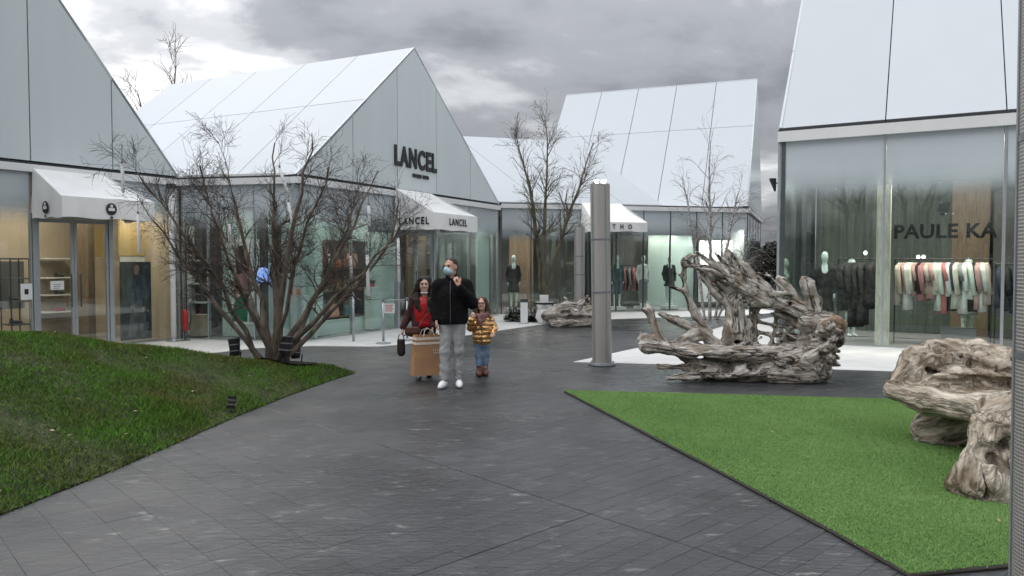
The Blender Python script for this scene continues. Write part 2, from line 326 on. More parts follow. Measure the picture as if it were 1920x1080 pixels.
M['ochre'] = mat('ochre_wall', (0.58, 0.43, 0.20), rough=0.7, var=0.06, scale=1.5)
M['woodbrown'] = mat('brown_wood', (0.16, 0.115, 0.075), rough=0.55, var=0.25, scale=5, stretch=(6, 6, 0.6))
M['darkwall'] = mat('dark_interior_wall', (0.075, 0.076, 0.075), rough=0.8, var=0.15, scale=1.2)
M['greywall'] = mat('grey_interior_wall', (0.24, 0.25, 0.245), rough=0.8, var=0.10, scale=1.2)
M['floorin'] = mat('shop_floor', (0.24, 0.23, 0.215), rough=0.35, var=0.1, scale=2)
M['ceil'] = mat('shop_ceiling', (0.30, 0.31, 0.31), rough=0.8, var=0.04)
M['posterdark'] = mat('dark_poster', (0.020, 0.022, 0.026), rough=0.4, var=0.3, scale=3)
M['rubber'] = mat('black_plastic', (0.016, 0.017, 0.02), rough=0.4, var=0.2)
M['ringgrey'] = mat('grey_ring', (0.22, 0.23, 0.25), rough=0.4, metal=0.4)
M['extred'] = mat('extinguisher_red', (0.42, 0.02, 0.02), rough=0.35, var=0.05)
M['mann'] = mat('mannequin_white', (0.62, 0.74, 0.69), rough=0.45, var=0.03)
M['led'] = mat('led_tube_white', (0.78, 0.79, 0.80), rough=0.35, var=0.02)
# ------------------------------------------------------------------ geometry helpers
ORIG = {}

def link(name, me, m, parent=None, smooth=False, loc=None):
    o = bpy.data.objects.new(name, me); COL.objects.link(o)
    if m is not None:
        me.materials.clear(); me.materials.append(M[m] if isinstance(m, str) else m)
    if smooth:
        me.polygons.foreach_set('use_smooth', np.ones(len(me.polygons), bool))
    if parent is not None: o.parent = parent
    if loc is not None: o.location = loc
    return o

def mk(name, V, F, m, parent=None, smooth=False):
    """mesh from world coordinates, shifted into its parent's origin (a top-level mesh keeps its origin at its base)"""
    V = np.asarray(V, float)
    if parent is not None: o0 = ORIG[parent.name]
    else:
        lo, hi = V.min(0), V.max(0); o0 = np.array([(lo[0] + hi[0]) / 2, (lo[1] + hi[1]) / 2, lo[2]])
    me = bpy.data.meshes.new(name)
    if isinstance(F, np.ndarray):
        n, k = F.shape
        me.vertices.add(len(V)); me.vertices.foreach_set('co', (V - o0).astype(np.float32).ravel())
        me.loops.add(n * k); me.loops.foreach_set('vertex_index', F.astype(np.int32).ravel())
        me.polygons.add(n); me.polygons.foreach_set('loop_start', np.arange(0, n * k, k, dtype=np.int32))
        me.update(calc_edges=True)
    else:
        me.from_pydata((V - o0).tolist(), [], F); me.update()
    o = link(name, me, m, parent, smooth)
    if parent is None: o.location = o0
    ORIG[o.name] = o0
    return o

def thing(name, label, cat, loc, group=None):
    o = bpy.data.objects.new(name, None); COL.objects.link(o); o.location = loc
    ORIG[o.name] = np.array(loc, float); o.empty_display_size = 0.2
    return tag(o, label, cat, group)

def tag(o, label=None, cat=None, group=None, kind=None):
    if label: o['label'] = label
    if cat: o['category'] = cat
    if group: o['group'] = group
    if kind: o['kind'] = kind
    return o

class MB:
    def __init__(s): s.V = []; s.F = []
    def add(s, V, F):
        n = len(s.V); s.V += [tuple(v) for v in V]; s.F += [tuple(i + n for i in f) for f in F]; return s
    def box(s, x0, x1, y0, y1, z0, z1):
        return s.hexa([(x0, y0, z0), (x1, y0, z0), (x1, y1, z0), (x0, y1, z0), (x0, y0, z1), (x1, y0, z1), (x1, y1, z1), (x0, y1, z1)])
    def hexa(s, v):
        return s.add(v, [(3, 2, 1, 0), (4, 5, 6, 7), (0, 1, 5, 4), (1, 2, 6, 5), (2, 3, 7, 6), (3, 0, 4, 7)])
    def obox(s, fr, s0, s1, d0, d1, z0, z1):
        w = fr.w
        return s.hexa([w(s0, d0, z0), w(s1, d0, z0), w(s1, d1, z0), w(s0, d1, z0), w(s0, d0, z1), w(s1, d0, z1), w(s1, d1, z1), w(s0, d1, z1)])
    def slab(s, pts, t):
        """polygon given by 3D points, thickened by vector t"""
        n = len(pts); p = [np.array(q, float) for q in pts]; t = np.array(t, float)
        V = p + [q + t for q in p]
        nrm = np.cross(p[1] - p[0], p[2] - p[0])
        F = [tuple(range(n)), tuple(range(2 * n - 1, n - 1, -1))] + [(i, i + n, (i + 1) % n + n, (i + 1) % n) for i in range(n)]
        if np.dot(nrm, t) > 0: F = [tuple(reversed(f)) for f in F]
        return s.add(V, F)
    def tube(s, pts, rad, n=8, cap=True):
        pts = [np.array(p, float) for p in pts]
        if not hasattr(rad, '__len__'): rad = [rad] * len(pts)
        base = len(s.V); t0 = pts[1] - pts[0]
        ref = np.array([0, 0, 1.0]) if abs(t0[2]) < 0.8 * np.linalg.norm(t0) else np.array([1.0, 0, 0])
        V = []; F = []
        for i, p in enumerate(pts):
            t = pts[min(i + 1, len(pts) - 1)] - pts[max(i - 1, 0)]; t = t / (np.linalg.norm(t) + 1e-9)
            a = np.cross(t, ref); a /= np.linalg.norm(a) + 1e-9; b = np.cross(t, a)
            for k in range(n):
                an = 2 * math.pi * k / n
                V.append(p + rad[i] * (a * math.cos(an) + b * math.sin(an)))
        for i in range(len(pts) - 1):
            for k in range(n):
                q = (k + 1) % n
                F.append((i * n + k, i * n + q, (i + 1) * n + q, (i + 1) * n + k))
        if cap: F += [tuple(range(n - 1, -1, -1)), tuple((len(pts) - 1) * n + k for k in range(n))]
        return s.add(V, F)
    def lathe(s, prof, c, n=24):
        V = []; F = []
        for r, z in prof:
            for k in range(n):
                a = 2 * math.pi * k / n; V.append((c[0] + r * math.cos(a), c[1] + r * math.sin(a), c[2] + z))
        for i in range(len(prof) - 1):
            for k in range(n):
                q = (k + 1) % n; F.append((i * n + k, i * n + q, (i + 1) * n + q, (i + 1) * n + k))
        F += [tuple(range(n - 1, -1, -1)), tuple((len(prof) - 1) * n + k for k in range(n))]
        return s.add(V, F)
    def out(s, name, m, parent=None, smooth=False): return mk(name, s.V, s.F, m, parent, smooth)

class Frame:
    """a facade line: s along it (to the right seen from outside), d inwards, z up"""
    def __init__(f, P, u):
        f.P = np.array(P, float); f.u = np.array(u, float) / np.hypot(*u); f.v = np.array([-f.u[1], f.u[0]])
    def w(f, s, d, z):
        p = f.P + f.u * s + f.v * d; return (p[0], p[1], z)

def clip_s(poly, lo, hi):
    """clip a convex (s,z) polygon to lo<=s<=hi"""
    for sgn, lim in ((1, lo), (-1, -hi)):
        out = []
        for i in range(len(poly)):
            a, b = poly[i], poly[(i + 1) % len(poly)]
            ia, ib = sgn * a[0] >= lim - 1e-9, sgn * b[0] >= lim - 1e-9
            if ia: out.append(a)
            if ia != ib:
                t = (lim - sgn * a[0]) / (sgn * b[0] - sgn * a[0]); out.append((a[0] + t * (b[0] - a[0]), a[1] + t * (b[1] - a[1])))
        poly = out
        if not poly: return []
    o = []
    for q in poly:
        if not o or abs(q[0] - o[-1][0]) + abs(q[1] - o[-1][1]) > 1e-4: o.append(q)
    return o

def text_geo(txt, size, bold=0.0, depth=0.01, space=1.0, sx=1.0):
    cu = bpy.data.curves.new('lettering', 'FONT'); cu.body = txt; cu.size = size; cu.extrude = depth; cu.offset = bold
    cu.align_x = 'CENTER'; cu.align_y = 'CENTER'; cu.space_character = space; cu.resolution_u = 3
    o = bpy.data.objects.new('lettering', cu); COL.objects.link(o)
    dg = bpy.context.evaluated_depsgraph_get(); dg.update(); me = o.evaluated_get(dg).to_mesh()
    V = [(v.co.x * sx, v.co.y, v.co.z) for v in me.vertices]; F = [tuple(p.vertices) for p in me.polygons]
    o.evaluated_get(dg).to_mesh_clear(); bpy.data.objects.remove(o); bpy.data.curves.remove(cu)
    return V, F

def letters(name, txt, size, origin, right, up, m, parent, fit=None, **k):
    V, F = text_geo(txt, size, **k)
    if fit:  # stretch to a width and a height in metres
        A = np.array(V); lo, hi = A.min(0), A.max(0); V = [((x - (lo[0] + hi[0]) / 2) * fit[0] / (hi[0] - lo[0]), (y - (lo[1] + hi[1]) / 2) * fit[1] / (hi[1] - lo[1]), z) for x, y, z in V]
    o = np.array(origin, float); r = np.array(right, float); u = np.array(up, float); n = np.cross(r, u)
    W = [o + r * x + u * y + n * z for x, y, z in V]
    return mk(name, W, F, m, parent)

# ---- value noise
def _h(ix, iy, iz, seed):
    n = (ix * 374761393 + iy * 668265263 + iz * 2147483647 + seed * 144665) & 0xffffffff
    n = ((n ^ (n >> 13)) * 1274126177) & 0xffffffff
    return ((n ^ (n >> 16)) & 0xffff) / 65535.0
def vnoise(p, seed=0):
    p = np.asarray(p, float); i = np.floor(p).astype(np.int64); f = p - i; f = f * f * (3 - 2 * f)
    r = 0
    for dx in (0, 1):
        for dy in (0, 1):
            for dz in (0, 1):
                w = (f[:, 0] if dx else 1 - f[:, 0]) * (f[:, 1] if dy else 1 - f[:, 1]) * (f[:, 2] if dz else 1 - f[:, 2])
                r = r + w * _h(i[:, 0] + dx, i[:, 1] + dy, i[:, 2] + dz, seed)
    return r * 2 - 1
def fbm(p, oct=4, seed=0):
    p = np.asarray(p, float); r = 0; a = 1.0
    for k in range(oct): r = r + a * vnoise(p * (2 ** k) + 17.3 * k, seed + k); a *= 0.5
    return r

# ---- distance fields meshed with surface nets
class Field:
    def __init__(s, lo, hi, h):
        s.lo = np.array(lo, float); s.h = h; s.n = np.ceil((np.array(hi, float) - s.lo) / h).astype(int) + 1
        s.f = np.full(s.n, 10.0, np.float32); s.id = np.zeros(s.n, np.int16); s.ax = [np.array([0, 0, 1.0])]; s.ct = [np.zeros(3)]
    def _sub(s, lo, hi):
        a = np.clip(np.floor((np.array(lo) - s.lo) / s.h).astype(int), 0, s.n); b = np.clip(np.ceil((np.array(hi) - s.lo) / s.h).astype(int) + 1, 0, s.n)
        sl = tuple(slice(a[i], b[i]) for i in range(3))
        g = [(s.lo[i] + s.h * np.arange(a[i], b[i])).astype(np.float32) for i in range(3)]
        return sl, g[0][:, None, None], g[1][None, :, None], g[2][None, None, :]
    def _put(s, sl, d, k, sub, axis=None, ctr=None):
        f = s.f[sl]
        if f.size == 0: return
        if sub:
            h = np.clip(0.5 - 0.5 * (f + d) / k, 0, 1); s.f[sl] = f * (1 - h) - d * h + k * h * (1 - h); return
        h = np.clip(0.5 + 0.5 * (f - d) / k, 0, 1); h = np.where(f > 5, 1.0, h)
        new = f * (1 - h) + d * h - np.where(f > 5, 0, k * h * (1 - h))
        if axis is not None:
            s.ax.append(axis); s.ct.append(ctr); s.id[sl] = np.where(d < f, len(s.ax) - 1, s.id[sl])
        s.f[sl] = new.astype(np.float32)
    def cone(s, a, b, ra, rb, k=0.03, sub=False, sq=(1, 1, 1)):
        """round cone from a to b; sq > 1 squashes the section along that axis"""
        a = np.array(a, float); b = np.array(b, float); m = max(ra, rb) + k + 2.5 * s.h
        sl, X, Y, Z = s._sub(np.minimum(a, b) - m, np.maximum(a, b) + m)
        ba = b - a; L = max((ba ** 2).sum(), 1e-9)
        t = np.clip(((X - a[0]) * ba[0] + (Y - a[1]) * ba[1] + (Z - a[2]) * ba[2]) / L, 0, 1)
        d = np.sqrt(((X - a[0] - t * ba[0]) * sq[0]) ** 2 + ((Y - a[1] - t * ba[1]) * sq[1]) ** 2 + ((Z - a[2] - t * ba[2]) * sq[2]) ** 2) - (ra + (rb - ra) * t)
        s._put(sl, d, k, sub, ba / math.sqrt(L), (a + b) / 2); return s
    def chain(s, pts, rad, k=0.03, sq=(1, 1, 1)):
        for i in range(len(pts) - 1): s.cone(pts[i], pts[i + 1], rad[i], rad[i + 1], k, False, sq)
        return s
    def ell(s, c, r, k=0.03, sub=False, rz=0.0, axis=(0, 0, 1.0)):
        c = np.array(c, float); r = np.array(r, float); m = max(r) + k + 2.5 * s.h
        sl, X, Y, Z = s._sub(c - m, c + m)
        x, y, z = X - c[0], Y - c[1], Z - c[2]
        if rz: cs, sn = math.cos(rz), math.sin(rz); x, y = x * cs + y * sn, -x * sn + y * cs
        q = np.sqrt((x / r[0]) ** 2 + (y / r[1]) ** 2 + (z / r[2]) ** 2)
        s._put(sl, (q - 1) * min(r), k, sub, np.array(axis, float) / np.linalg.norm(axis), c); return s
    def cut(s, n, d):
        """keep the side where n.p <= d"""
        n = np.array(n, float); n /= np.linalg.norm(n)
        sl, X, Y, Z = s._sub(s.lo, s.lo + s.h * (s.n - 1))
        s.f = np.maximum(s.f, (X * n[0] + Y * n[1] + Z * n[2] - d).astype(np.float32)); return s
    def mesh(s):
        f = s.f; f[0] = f[-1] = 1; f[:, 0] = f[:, -1] = 1; f[:, :, 0] = f[:, :, -1] = 1
        f = np.where(f == 0, 1e-6, f); n = f.shape
        inside = f < 0
        c = [inside[i:n[0] - 1 + i, j:n[1] - 1 + j, k:n[2] - 1 + k] for i in (0, 1) for j in (0, 1) for k in (0, 1)]
        tot = sum(x.astype(np.int8) for x in c); act = (tot > 0) & (tot < 8)
        idx = -np.ones(act.shape, np.int64); cells = np.argwhere(act); idx[act] = np.arange(len(cells))
        off = np.array([(i, j, k) for i in (0, 1) for j in (0, 1) for k in (0, 1)])
        val = np.stack([f[cells[:, 0] + o[0], cells[:, 1] + o[1], cells[:, 2] + o[2]] for o in off], 1)
        acc = np.zeros((len(cells), 3)); cnt = np.zeros(len(cells))
        for p in range(8):
            for q in range(p + 1, 8):
                if np.abs(off[p] - off[q]).sum() != 1: continue
                x = (val[:, p] < 0) != (val[:, q] < 0)
                t = val[x, p] / (val[x, p] - val[x, q])
                acc[x] += off[p] + t[:, None] * (off[q] - off[p]); cnt[x] += 1
        V = s.lo + s.h * (cells + acc / cnt[:, None])
        F = []
        for ax in range(3):
            b_, c_ = (ax + 1) % 3, (ax + 2) % 3
            i0 = [slice(1, -1)] * 3; i0[ax] = slice(0, n[ax] - 1); i1 = list(i0); i1[ax] = slice(1, n[ax])
            A, B = inside[tuple(i0)], inside[tuple(i1)]
            e = np.argwhere(A != B); 
            if not len(e): continue
            sgn = A[e[:, 0], e[:, 1], e[:, 2]]
            g = e.copy(); g[:, b_] += 1; g[:, c_] += 1
            def at(db, dc):
                q = g.copy(); q[:, b_] += db; q[:, c_] += dc; return idx[q[:, 0], q[:, 1], q[:, 2]]
            Q = np.stack([at(-1, -1), at(0, -1), at(0, 0), at(-1, 0)], 1)
            Q[~sgn] = Q[~sgn][:, ::-1]; F.append(Q)
        F = np.concatenate(F)
        F = F[(F >= 0).all(1)]
        s.cells = cells
        return V, F
    def axes_at(s):
        c = s.cells; i = s.id[c[:, 0], c[:, 1], c[:, 2]]; return np.array(s.ax)[i], np.array(s.ct)[i]

def grad_normals(V, F):
    n = np.cross(V[F[:, 2]] - V[F[:, 0]], V[F[:, 3]] - V[F[:, 1]])
    N = np.zeros_like(V)
    for k in range(4): np.add.at(N, F[:, k], n)
    return N / (np.linalg.norm(N, axis=1, keepdims=True) + 1e-12)

def field_obj(name, fl, m, parent=None, noise=0.0, nscale=8.0, loc=(0, 0, 0), rz=0.0, xf=None, seed=3):
    V, F = fl.mesh()
    if noise: V = V + grad_normals(V, F) * (noise * fbm(V * nscale, 3, seed))[:, None]
    if rz:
        c, s = math.cos(rz), math.sin(rz); V = np.stack([V[:, 0] * c - V[:, 1] * s, V[:, 0] * s + V[:, 1] * c, V[:, 2]], 1)
    return mk(name, V + np.array(loc, float), F, m, parent, smooth=True)
# ------------------------------------------------------------------ ground, paving, lawn, turf
def inside_poly(x, y, poly):
    c = np.zeros(x.shape, bool); n = len(poly)
    for i in range(n):
        (x0, y0), (x1, y1) = poly[i], poly[(i + 1) % n]
        if y0 == y1: continue
        k = ((y0 > y) != (y1 > y)) & (x < (x1 - x0) * (y - y0) / (y1 - y0) + x0); c ^= k
    return c
def edge_dist(x, y, poly):
    d = np.full(x.shape, 1e9); n = len(poly)
    for i in range(n):
        (x0, y0), (x1, y1) = poly[i], poly[(i + 1) % n]; dx, dy = x1 - x0, y1 - y0
        t = np.clip(((x - x0) * dx + (y - y0) * dy) / (dx * dx + dy * dy), 0, 1)
        d = np.minimum(d, np.hypot(x - x0 - t * dx, y - y0 - t * dy))
    return d
def sstep(a, b, x):
    t = np.clip((x - a) / (b - a), 0, 1); return t * t * (3 - 2 * t)

tag(mk('ground', [(-300, -100, -0.06), (300, -100, -0.06), (300, 500, -0.06), (-300, 500, -0.06)], [(0, 1, 2, 3)], 'earth'), kind='structure')
pavement = mk('pavement', [(-40, -12, -0.0042), (40, -12, -0.0042), (40, 60, -0.0042), (-40, 60, -0.0042)], [(0, 1, 2, 3)], 'joint')
tag(pavement, kind='structure')

LAWN = [(-2.46, 11.62), (-2.66, 10.9), (-2.92, 9.6), (-3.10, 8.4), (-3.22, 7.2), (-3.33, 6.2), (-3.52, 5.1), (-3.85, 4.0), (-4.6, 3.0), (-9.0, 2.6), (-11.0, 5.5), (-10.4, 9.6), (-9.0, 11.9), (-7.8, 12.75), (-6.7, 12.9), (-5.6, 12.55), (-4.5, 12.05), (-3.3, 11.95), (-2.7, 11.85)]
TURF = [(0.70, 9.92), (2.4, 9.68), (5.2, 9.20), (9.5, 8.6), (9.5, 4.1), (2.90, 4.22), (2.20, 4.07), (2.06, 4.75), (1.86, 5.55), (1.66, 6.35), (1.30, 7.7), (0.98, 8.9)]
WHITE_R = [(1.06, 12.9), (3.4, 12.42), (5.92, 11.84), (9.0, 11.2), (14, 10.2), (16, 12), (12.0, 23.0), (9.0, 24.4), (5.9, 20.4), (4.06, 17.2)]

JX, JY = 0.55, 5.12
SA = np.array([0.68, -0.733]); SB = np.array([-0.733, -0.68])
def make_slabs():
    LA, LB = 0.14, 0.28
    best = []
    for j in range(-80, 50):
        q0 = j * LB; q1 = q0 + LB
        g0 = 0.007 if j == 0 else 0.0011; g1 = 0.007 if j == -1 else 0.0011   # the long expansion joint
        if j % 14 == 0 and j: g0 = 0.005
        for i in range(-150, 110):
            t0 = i * LA; t1 = t0 + LA
            c = np.array([JX, JY]) + SA * (t0 + t1) / 2 + SB * (q0 + q1) / 2
            if c[1] < 3.2 or c[1] > 19 or abs(c[0]) > 0.70 * c[1] + 0.2: continue
            e0 = 0.006 if j >= 0 and i == 0 else 0.0011; e1 = 0.006 if j >= 0 and i == -1 else 0.0011
            best.append((math.hypot(*c), c, t0 + e0, t1 - e1, q0 + g0, q1 - g1))
    C = np.array([b[1] for b in best])
    hid = (inside_poly(C[:, 0], C[:, 1], LAWN) & (edge_dist(C[:, 0], C[:, 1], LAWN) > 0.35)) | (inside_poly(C[:, 0], C[:, 1], TURF) & (edge_dist(C[:, 0], C[:, 1], TURF) > 0.35)) \
        | (inside_poly(C[:, 0], C[:, 1], WHITE_R) & (edge_dist(C[:, 0], C[:, 1], WHITE_R) > 0.35))
    best = [b for b, h in zip(best, hid) if not h]
    best.sort(key=lambda b: b[0])
    def slab_vf(b):
        _, c, a0, a1, q0, q1 = b
        dz = random.uniform(-0.0007, 0.0007); tx, ty = random.uniform(-0.0012, 0.0012), random.uniform(-0.0012, 0.0012)
        V = []
        for ins, z in ((0.0, -0.008), (0.0, -0.0012), (0.002, 0.0)):
            for (t, q) in ((a0 + ins, q0 + ins), (a1 - ins, q0 + ins), (a1 - ins, q1 - ins), (a0 + ins, q1 - ins)):
                p = np.array([JX, JY]) + SA * t + SB * q
                V.append((p[0], p[1], z + dz + tx * (t - a0) + ty * (q - q0) - 0.001))
        F = [(8, 9, 10, 11)] + [(r * 4 + k, r * 4 + (k + 1) % 4, r * 4 + 4 + (k + 1) % 4, r * 4 + 4 + k) for r in (0, 1) for k in range(4)]
        return V, F
    for b in best[:300]:
        V, F = slab_vf(b); mk('paving_sett', V, F, 'pave', pavement)
    mb = MB()
    for b in best[300:]: mb.add(*slab_vf(b))
    tag(mb.out('paving_setts_far', 'pave', pavement), kind='stuff')
make_slabs()
# beyond the slabs: plain slate sheet behind and at the sides
far = MB()
far.add([(-40, 18.6, -0.0022), (40, 18.6, -0.0022), (40, 60, -0.0022), (-40, 60, -0.0022)], [(0, 1, 2, 3)])
far.add([(-40, -12, -0.0022), (40, -12, -0.0022), (40, 2.9, -0.0022), (-40, 2.9, -0.0022)], [(0, 1, 2, 3)])
far.out('paving_sheet', 'pave', pavement)

def flat(name, poly, z, m, t=0.03):
    mb = MB(); mb.slab([(x, y, z) for x, y in poly], (0, 0, -t)); return mb.out(name, m)
tag(flat('white_pavement', WHITE_R, 0.008, 'whiteslab'), kind='structure')
WHITE_L = [(-12.2, 10.2), (-10.6, 11.0), (-8.1, 13.55), (-5.72, 14.15), (-5.1, 15.0), (-4.1, 15.35), (-2.75, 15.25), (-2.3, 15.6), (0.62, 20.3), (1.6, 21.6), (3.2, 22.6), (7.4, 24.0), (9.3, 25.6), (9.2, 27.3), (-0.4, 24.7), (-4.6, 16.3), (-7.4, 16.8), (-12.6, 8.4)]
tag(flat('white_pavement', WHITE_L, 0.0085, 'whiteslab'), kind='structure')

# planted mound
def lawn_h(x, y):
    d = edge_dist(x, y, LAWN) * inside_poly(x, y, LAWN)
    h = 0.91 * sstep(0, 2.9, d) * (1 - 0.35 * sstep(7.0, 11.0, y)) + 0.10 * sstep(0, 0.35, d)
    p = np.stack([x * 0.9, y * 0.9, 0 * x], 1)
    return 0.012 + h + 0.05 * fbm(p, 3, 5) * sstep(0, 0.8, d)
def make_lawn():
    h = 0.12; gx = np.arange(-11.2, -2.3, h); gy = np.arange(2.5, 13.1, h)
    X, Y = np.meshgrid(gx, gy, indexing='ij'); x, y = X.ravel(), Y.ravel()
    ins = inside_poly(x, y, LAWN)
    # pull the nearest outside points onto the outline so the edge is clean
    P = np.array(LAWN); near = (~ins) & (edge_dist(x, y, LAWN) < h * 1.5)
    for i in np.where(near)[0]:
        bd = 1e9
        for k in range(len(P)):
            a, b = P[k], P[(k + 1) % len(P)]; t = np.clip(((x[i] - a[0]) * (b[0] - a[0]) + (y[i] - a[1]) * (b[1] - a[1])) / ((b - a) ** 2).sum(), 0, 1)
            q = a + t * (b - a); dd = (x[i] - q[0]) ** 2 + (y[i] - q[1]) ** 2
            if dd < bd: bd, bq = dd, q
        x[i], y[i] = bq
    ok = (ins | near).reshape(X.shape)
    z = lawn_h(x, y)
    F = []
    n1 = X.shape[1]
    q = ok[:-1, :-1] & ok[1:, :-1] & ok[1:, 1:] & ok[:-1, 1:]
    ij = np.argwhere(q); a = ij[:, 0] * n1 + ij[:, 1]
    F = np.stack([a, a + n1, a + n1 + 1, a + 1], 1)
    used = np.unique(F); re = -np.ones(len(x), int); re[used] = np.arange(len(used))
    lawn = mk('lawn', np.stack([x, y, z], 1)[used], re[F], 'soil', smooth=True); tag(lawn, kind='structure')
    # blades
    n = 640000; bx = RNG.uniform(-11.2, -2.3, n); by = RNG.uniform(2.5, 13.1, n)
    keep = inside_poly(bx, by, LAWN) & (bx > -0.76 * by - 0.5) & (RNG.random(n) < np.clip(9.0 / by, 0.45, 1)); bx, by = bx[keep], by[keep]
    n = len(bx); bz = lawn_h(bx, by) - 0.004
    cl = fbm(np.stack([bx * 1.7, by * 1.7, bx * 0], 1), 3, 9)
    L = (0.018 + 0.024 * RNG.random(n)) * (1 + 0.6 * cl); L = np.maximum(L, 0.010)
    push = RNG.normal(0, .025, (2, n)); bx = bx + push[0]; by = by + push[1]
    tuft = (np.hypot(bx + 3.55, (by - 7.75) * 0.8) < 0.34); L[tuft] *= 1.7
    an = RNG.uniform(0, 2 * math.pi, n); wd = 0.0035 + 0.003 * RNG.random(n); le = RNG.uniform(0.2, 1.1, n) * L; la = RNG.uniform(0, 2 * math.pi, n)
    base = np.stack([bx, by, bz], 1); sd = np.stack([np.cos(an) * wd, np.sin(an) * wd, 0 * an], 1)
    tip = base + np.stack([np.cos(la) * le, np.sin(la) * le, L], 1)
    V = np.stack([base - sd, base + sd, tip], 1).reshape(-1, 3)
    g = mk('grass', V, np.arange(3 * n).reshape(-1, 3), 'grass'); tag(g, 'short patchy winter grass covering the sloping mound', 'grass', kind='stuff')
    # fallen leaves, pale
    mb = MB()
    for i in range(90):
        while True:
            x0, y0 = random.uniform(-8, -2.6), random.uniform(3.6, 12)
            if inside_poly(np.array([x0]), np.array([y0]), LAWN)[0]: break
        z0 = float(lawn_h(np.array([x0]), np.array([y0]))[0]) + 0.035; s = random.uniform(0.010, 0.028); a = random.uniform(0, 6.28)
        c, t = math.cos(a) * s, math.sin(a) * s
        mb.add([(x0 - c, y0 - t, z0), (x0 + t * 0.5, y0 - c * 0.5, z0 + random.uniform(0, .01)), (x0 + c, y0 + t, z0 + random.uniform(0, .012)), (x0 - t * 0.5, y0 + c * 0.5, z0)], [(0, 1, 2, 3)])
    M['leaf'] = mat('dead_leaf', (0.36, 0.28, 0.17), rough=0.8, var=0.3, scale=3)
    tag(mb.out('fallen_leaves', 'leaf'), 'small pale fallen leaves scattered on the mound', 'leaves', kind='stuff')
make_lawn()

# artificial turf mat
TZ = 0.028
turf = MB().slab([(x, y, TZ) for x, y in TURF], (0, 0, -TZ - 0.004)).out('turf_mat', 'turfmat'); tag(turf, kind='structure')
def make_turf():
    n = 900000; bx = RNG.uniform(0.6, 7.6, n); by = RNG.uniform(4.0, 10.0, n)
    keep = inside_poly(bx, by, TURF) & (bx < 0.74 * by + 0.3) & (RNG.random(n) < np.clip(7.5 / by, 0.5, 1)); bx, by = bx[keep], by[keep]; n = len(bx)
    push = RNG.normal(0, .010, (2, n)); bx = bx + push[0]; by = by + push[1]
    L = 0.008 + 0.008 * RNG.random(n); an = RNG.uniform(0, 6.283, n); wd = 0.003 + 0.002 * RNG.random(n); la = RNG.normal(0.6, 1.2, n); le = RNG.uniform(0.2, 0.9, n) * L
    base = np.stack([bx, by, np.full(n, TZ - 0.002)], 1); sd = np.stack([np.cos(an) * wd, np.sin(an) * wd, 0 * an], 1)
    tip = base + np.stack([np.cos(la) * le, np.sin(la) * le, L], 1)
    V = np.stack([base - sd, base + sd, tip], 1).reshape(-1, 3)
    g = mk('turf_grass', V, np.arange(3 * n).reshape(-1, 3), 'turf'); tag(g, 'even bright green pile of the artificial turf', 'artificial grass', kind='stuff')
    mb = MB()
    edge = TURF + [TURF[0]]
    for a, b in zip(edge[:-1], edge[1:]):
        if b[0] > 9 or a[0] > 9: continue
    mb = MB()
    P = [np.array(p) for p in [TURF[5], TURF[6], TURF[7], TURF[8], TURF[9], TURF[10], TURF[11], TURF[0], TURF[1], TURF[2]]]
    mb.tube([(p[0], p[1], 0.012) for p in P], 0.014, 6)
    mb.out('edge_strip', 'turfback', turf)
    mb = MB()
    for x0, y0 in [(4.0, 6.95), (4.55, 6.9), (3.2, 4.85), (3.62, 4.95), (4.1, 6.8), (2.6, 7.4), (3.1, 5.2)]:
        s = random.uniform(0.012, 0.024); a = random.uniform(0, 6.28); c, t = math.cos(a) * s, math.sin(a) * s; z0 = TZ + 0.018
        mb.add([(x0 - c, y0 - t, z0), (x0 + t * .5, y0 - c * .5, z0 + .006), (x0 + c, y0 + t, z0 + .012), (x0 - t * .5, y0 + c * .5, z0 + .004)], [(0, 1, 2, 3)])
    tag(mb.out('fallen_leaves', 'leaf'), 'few tiny pale leaf scraps lying on the turf', 'leaves', kind='stuff')
make_turf()

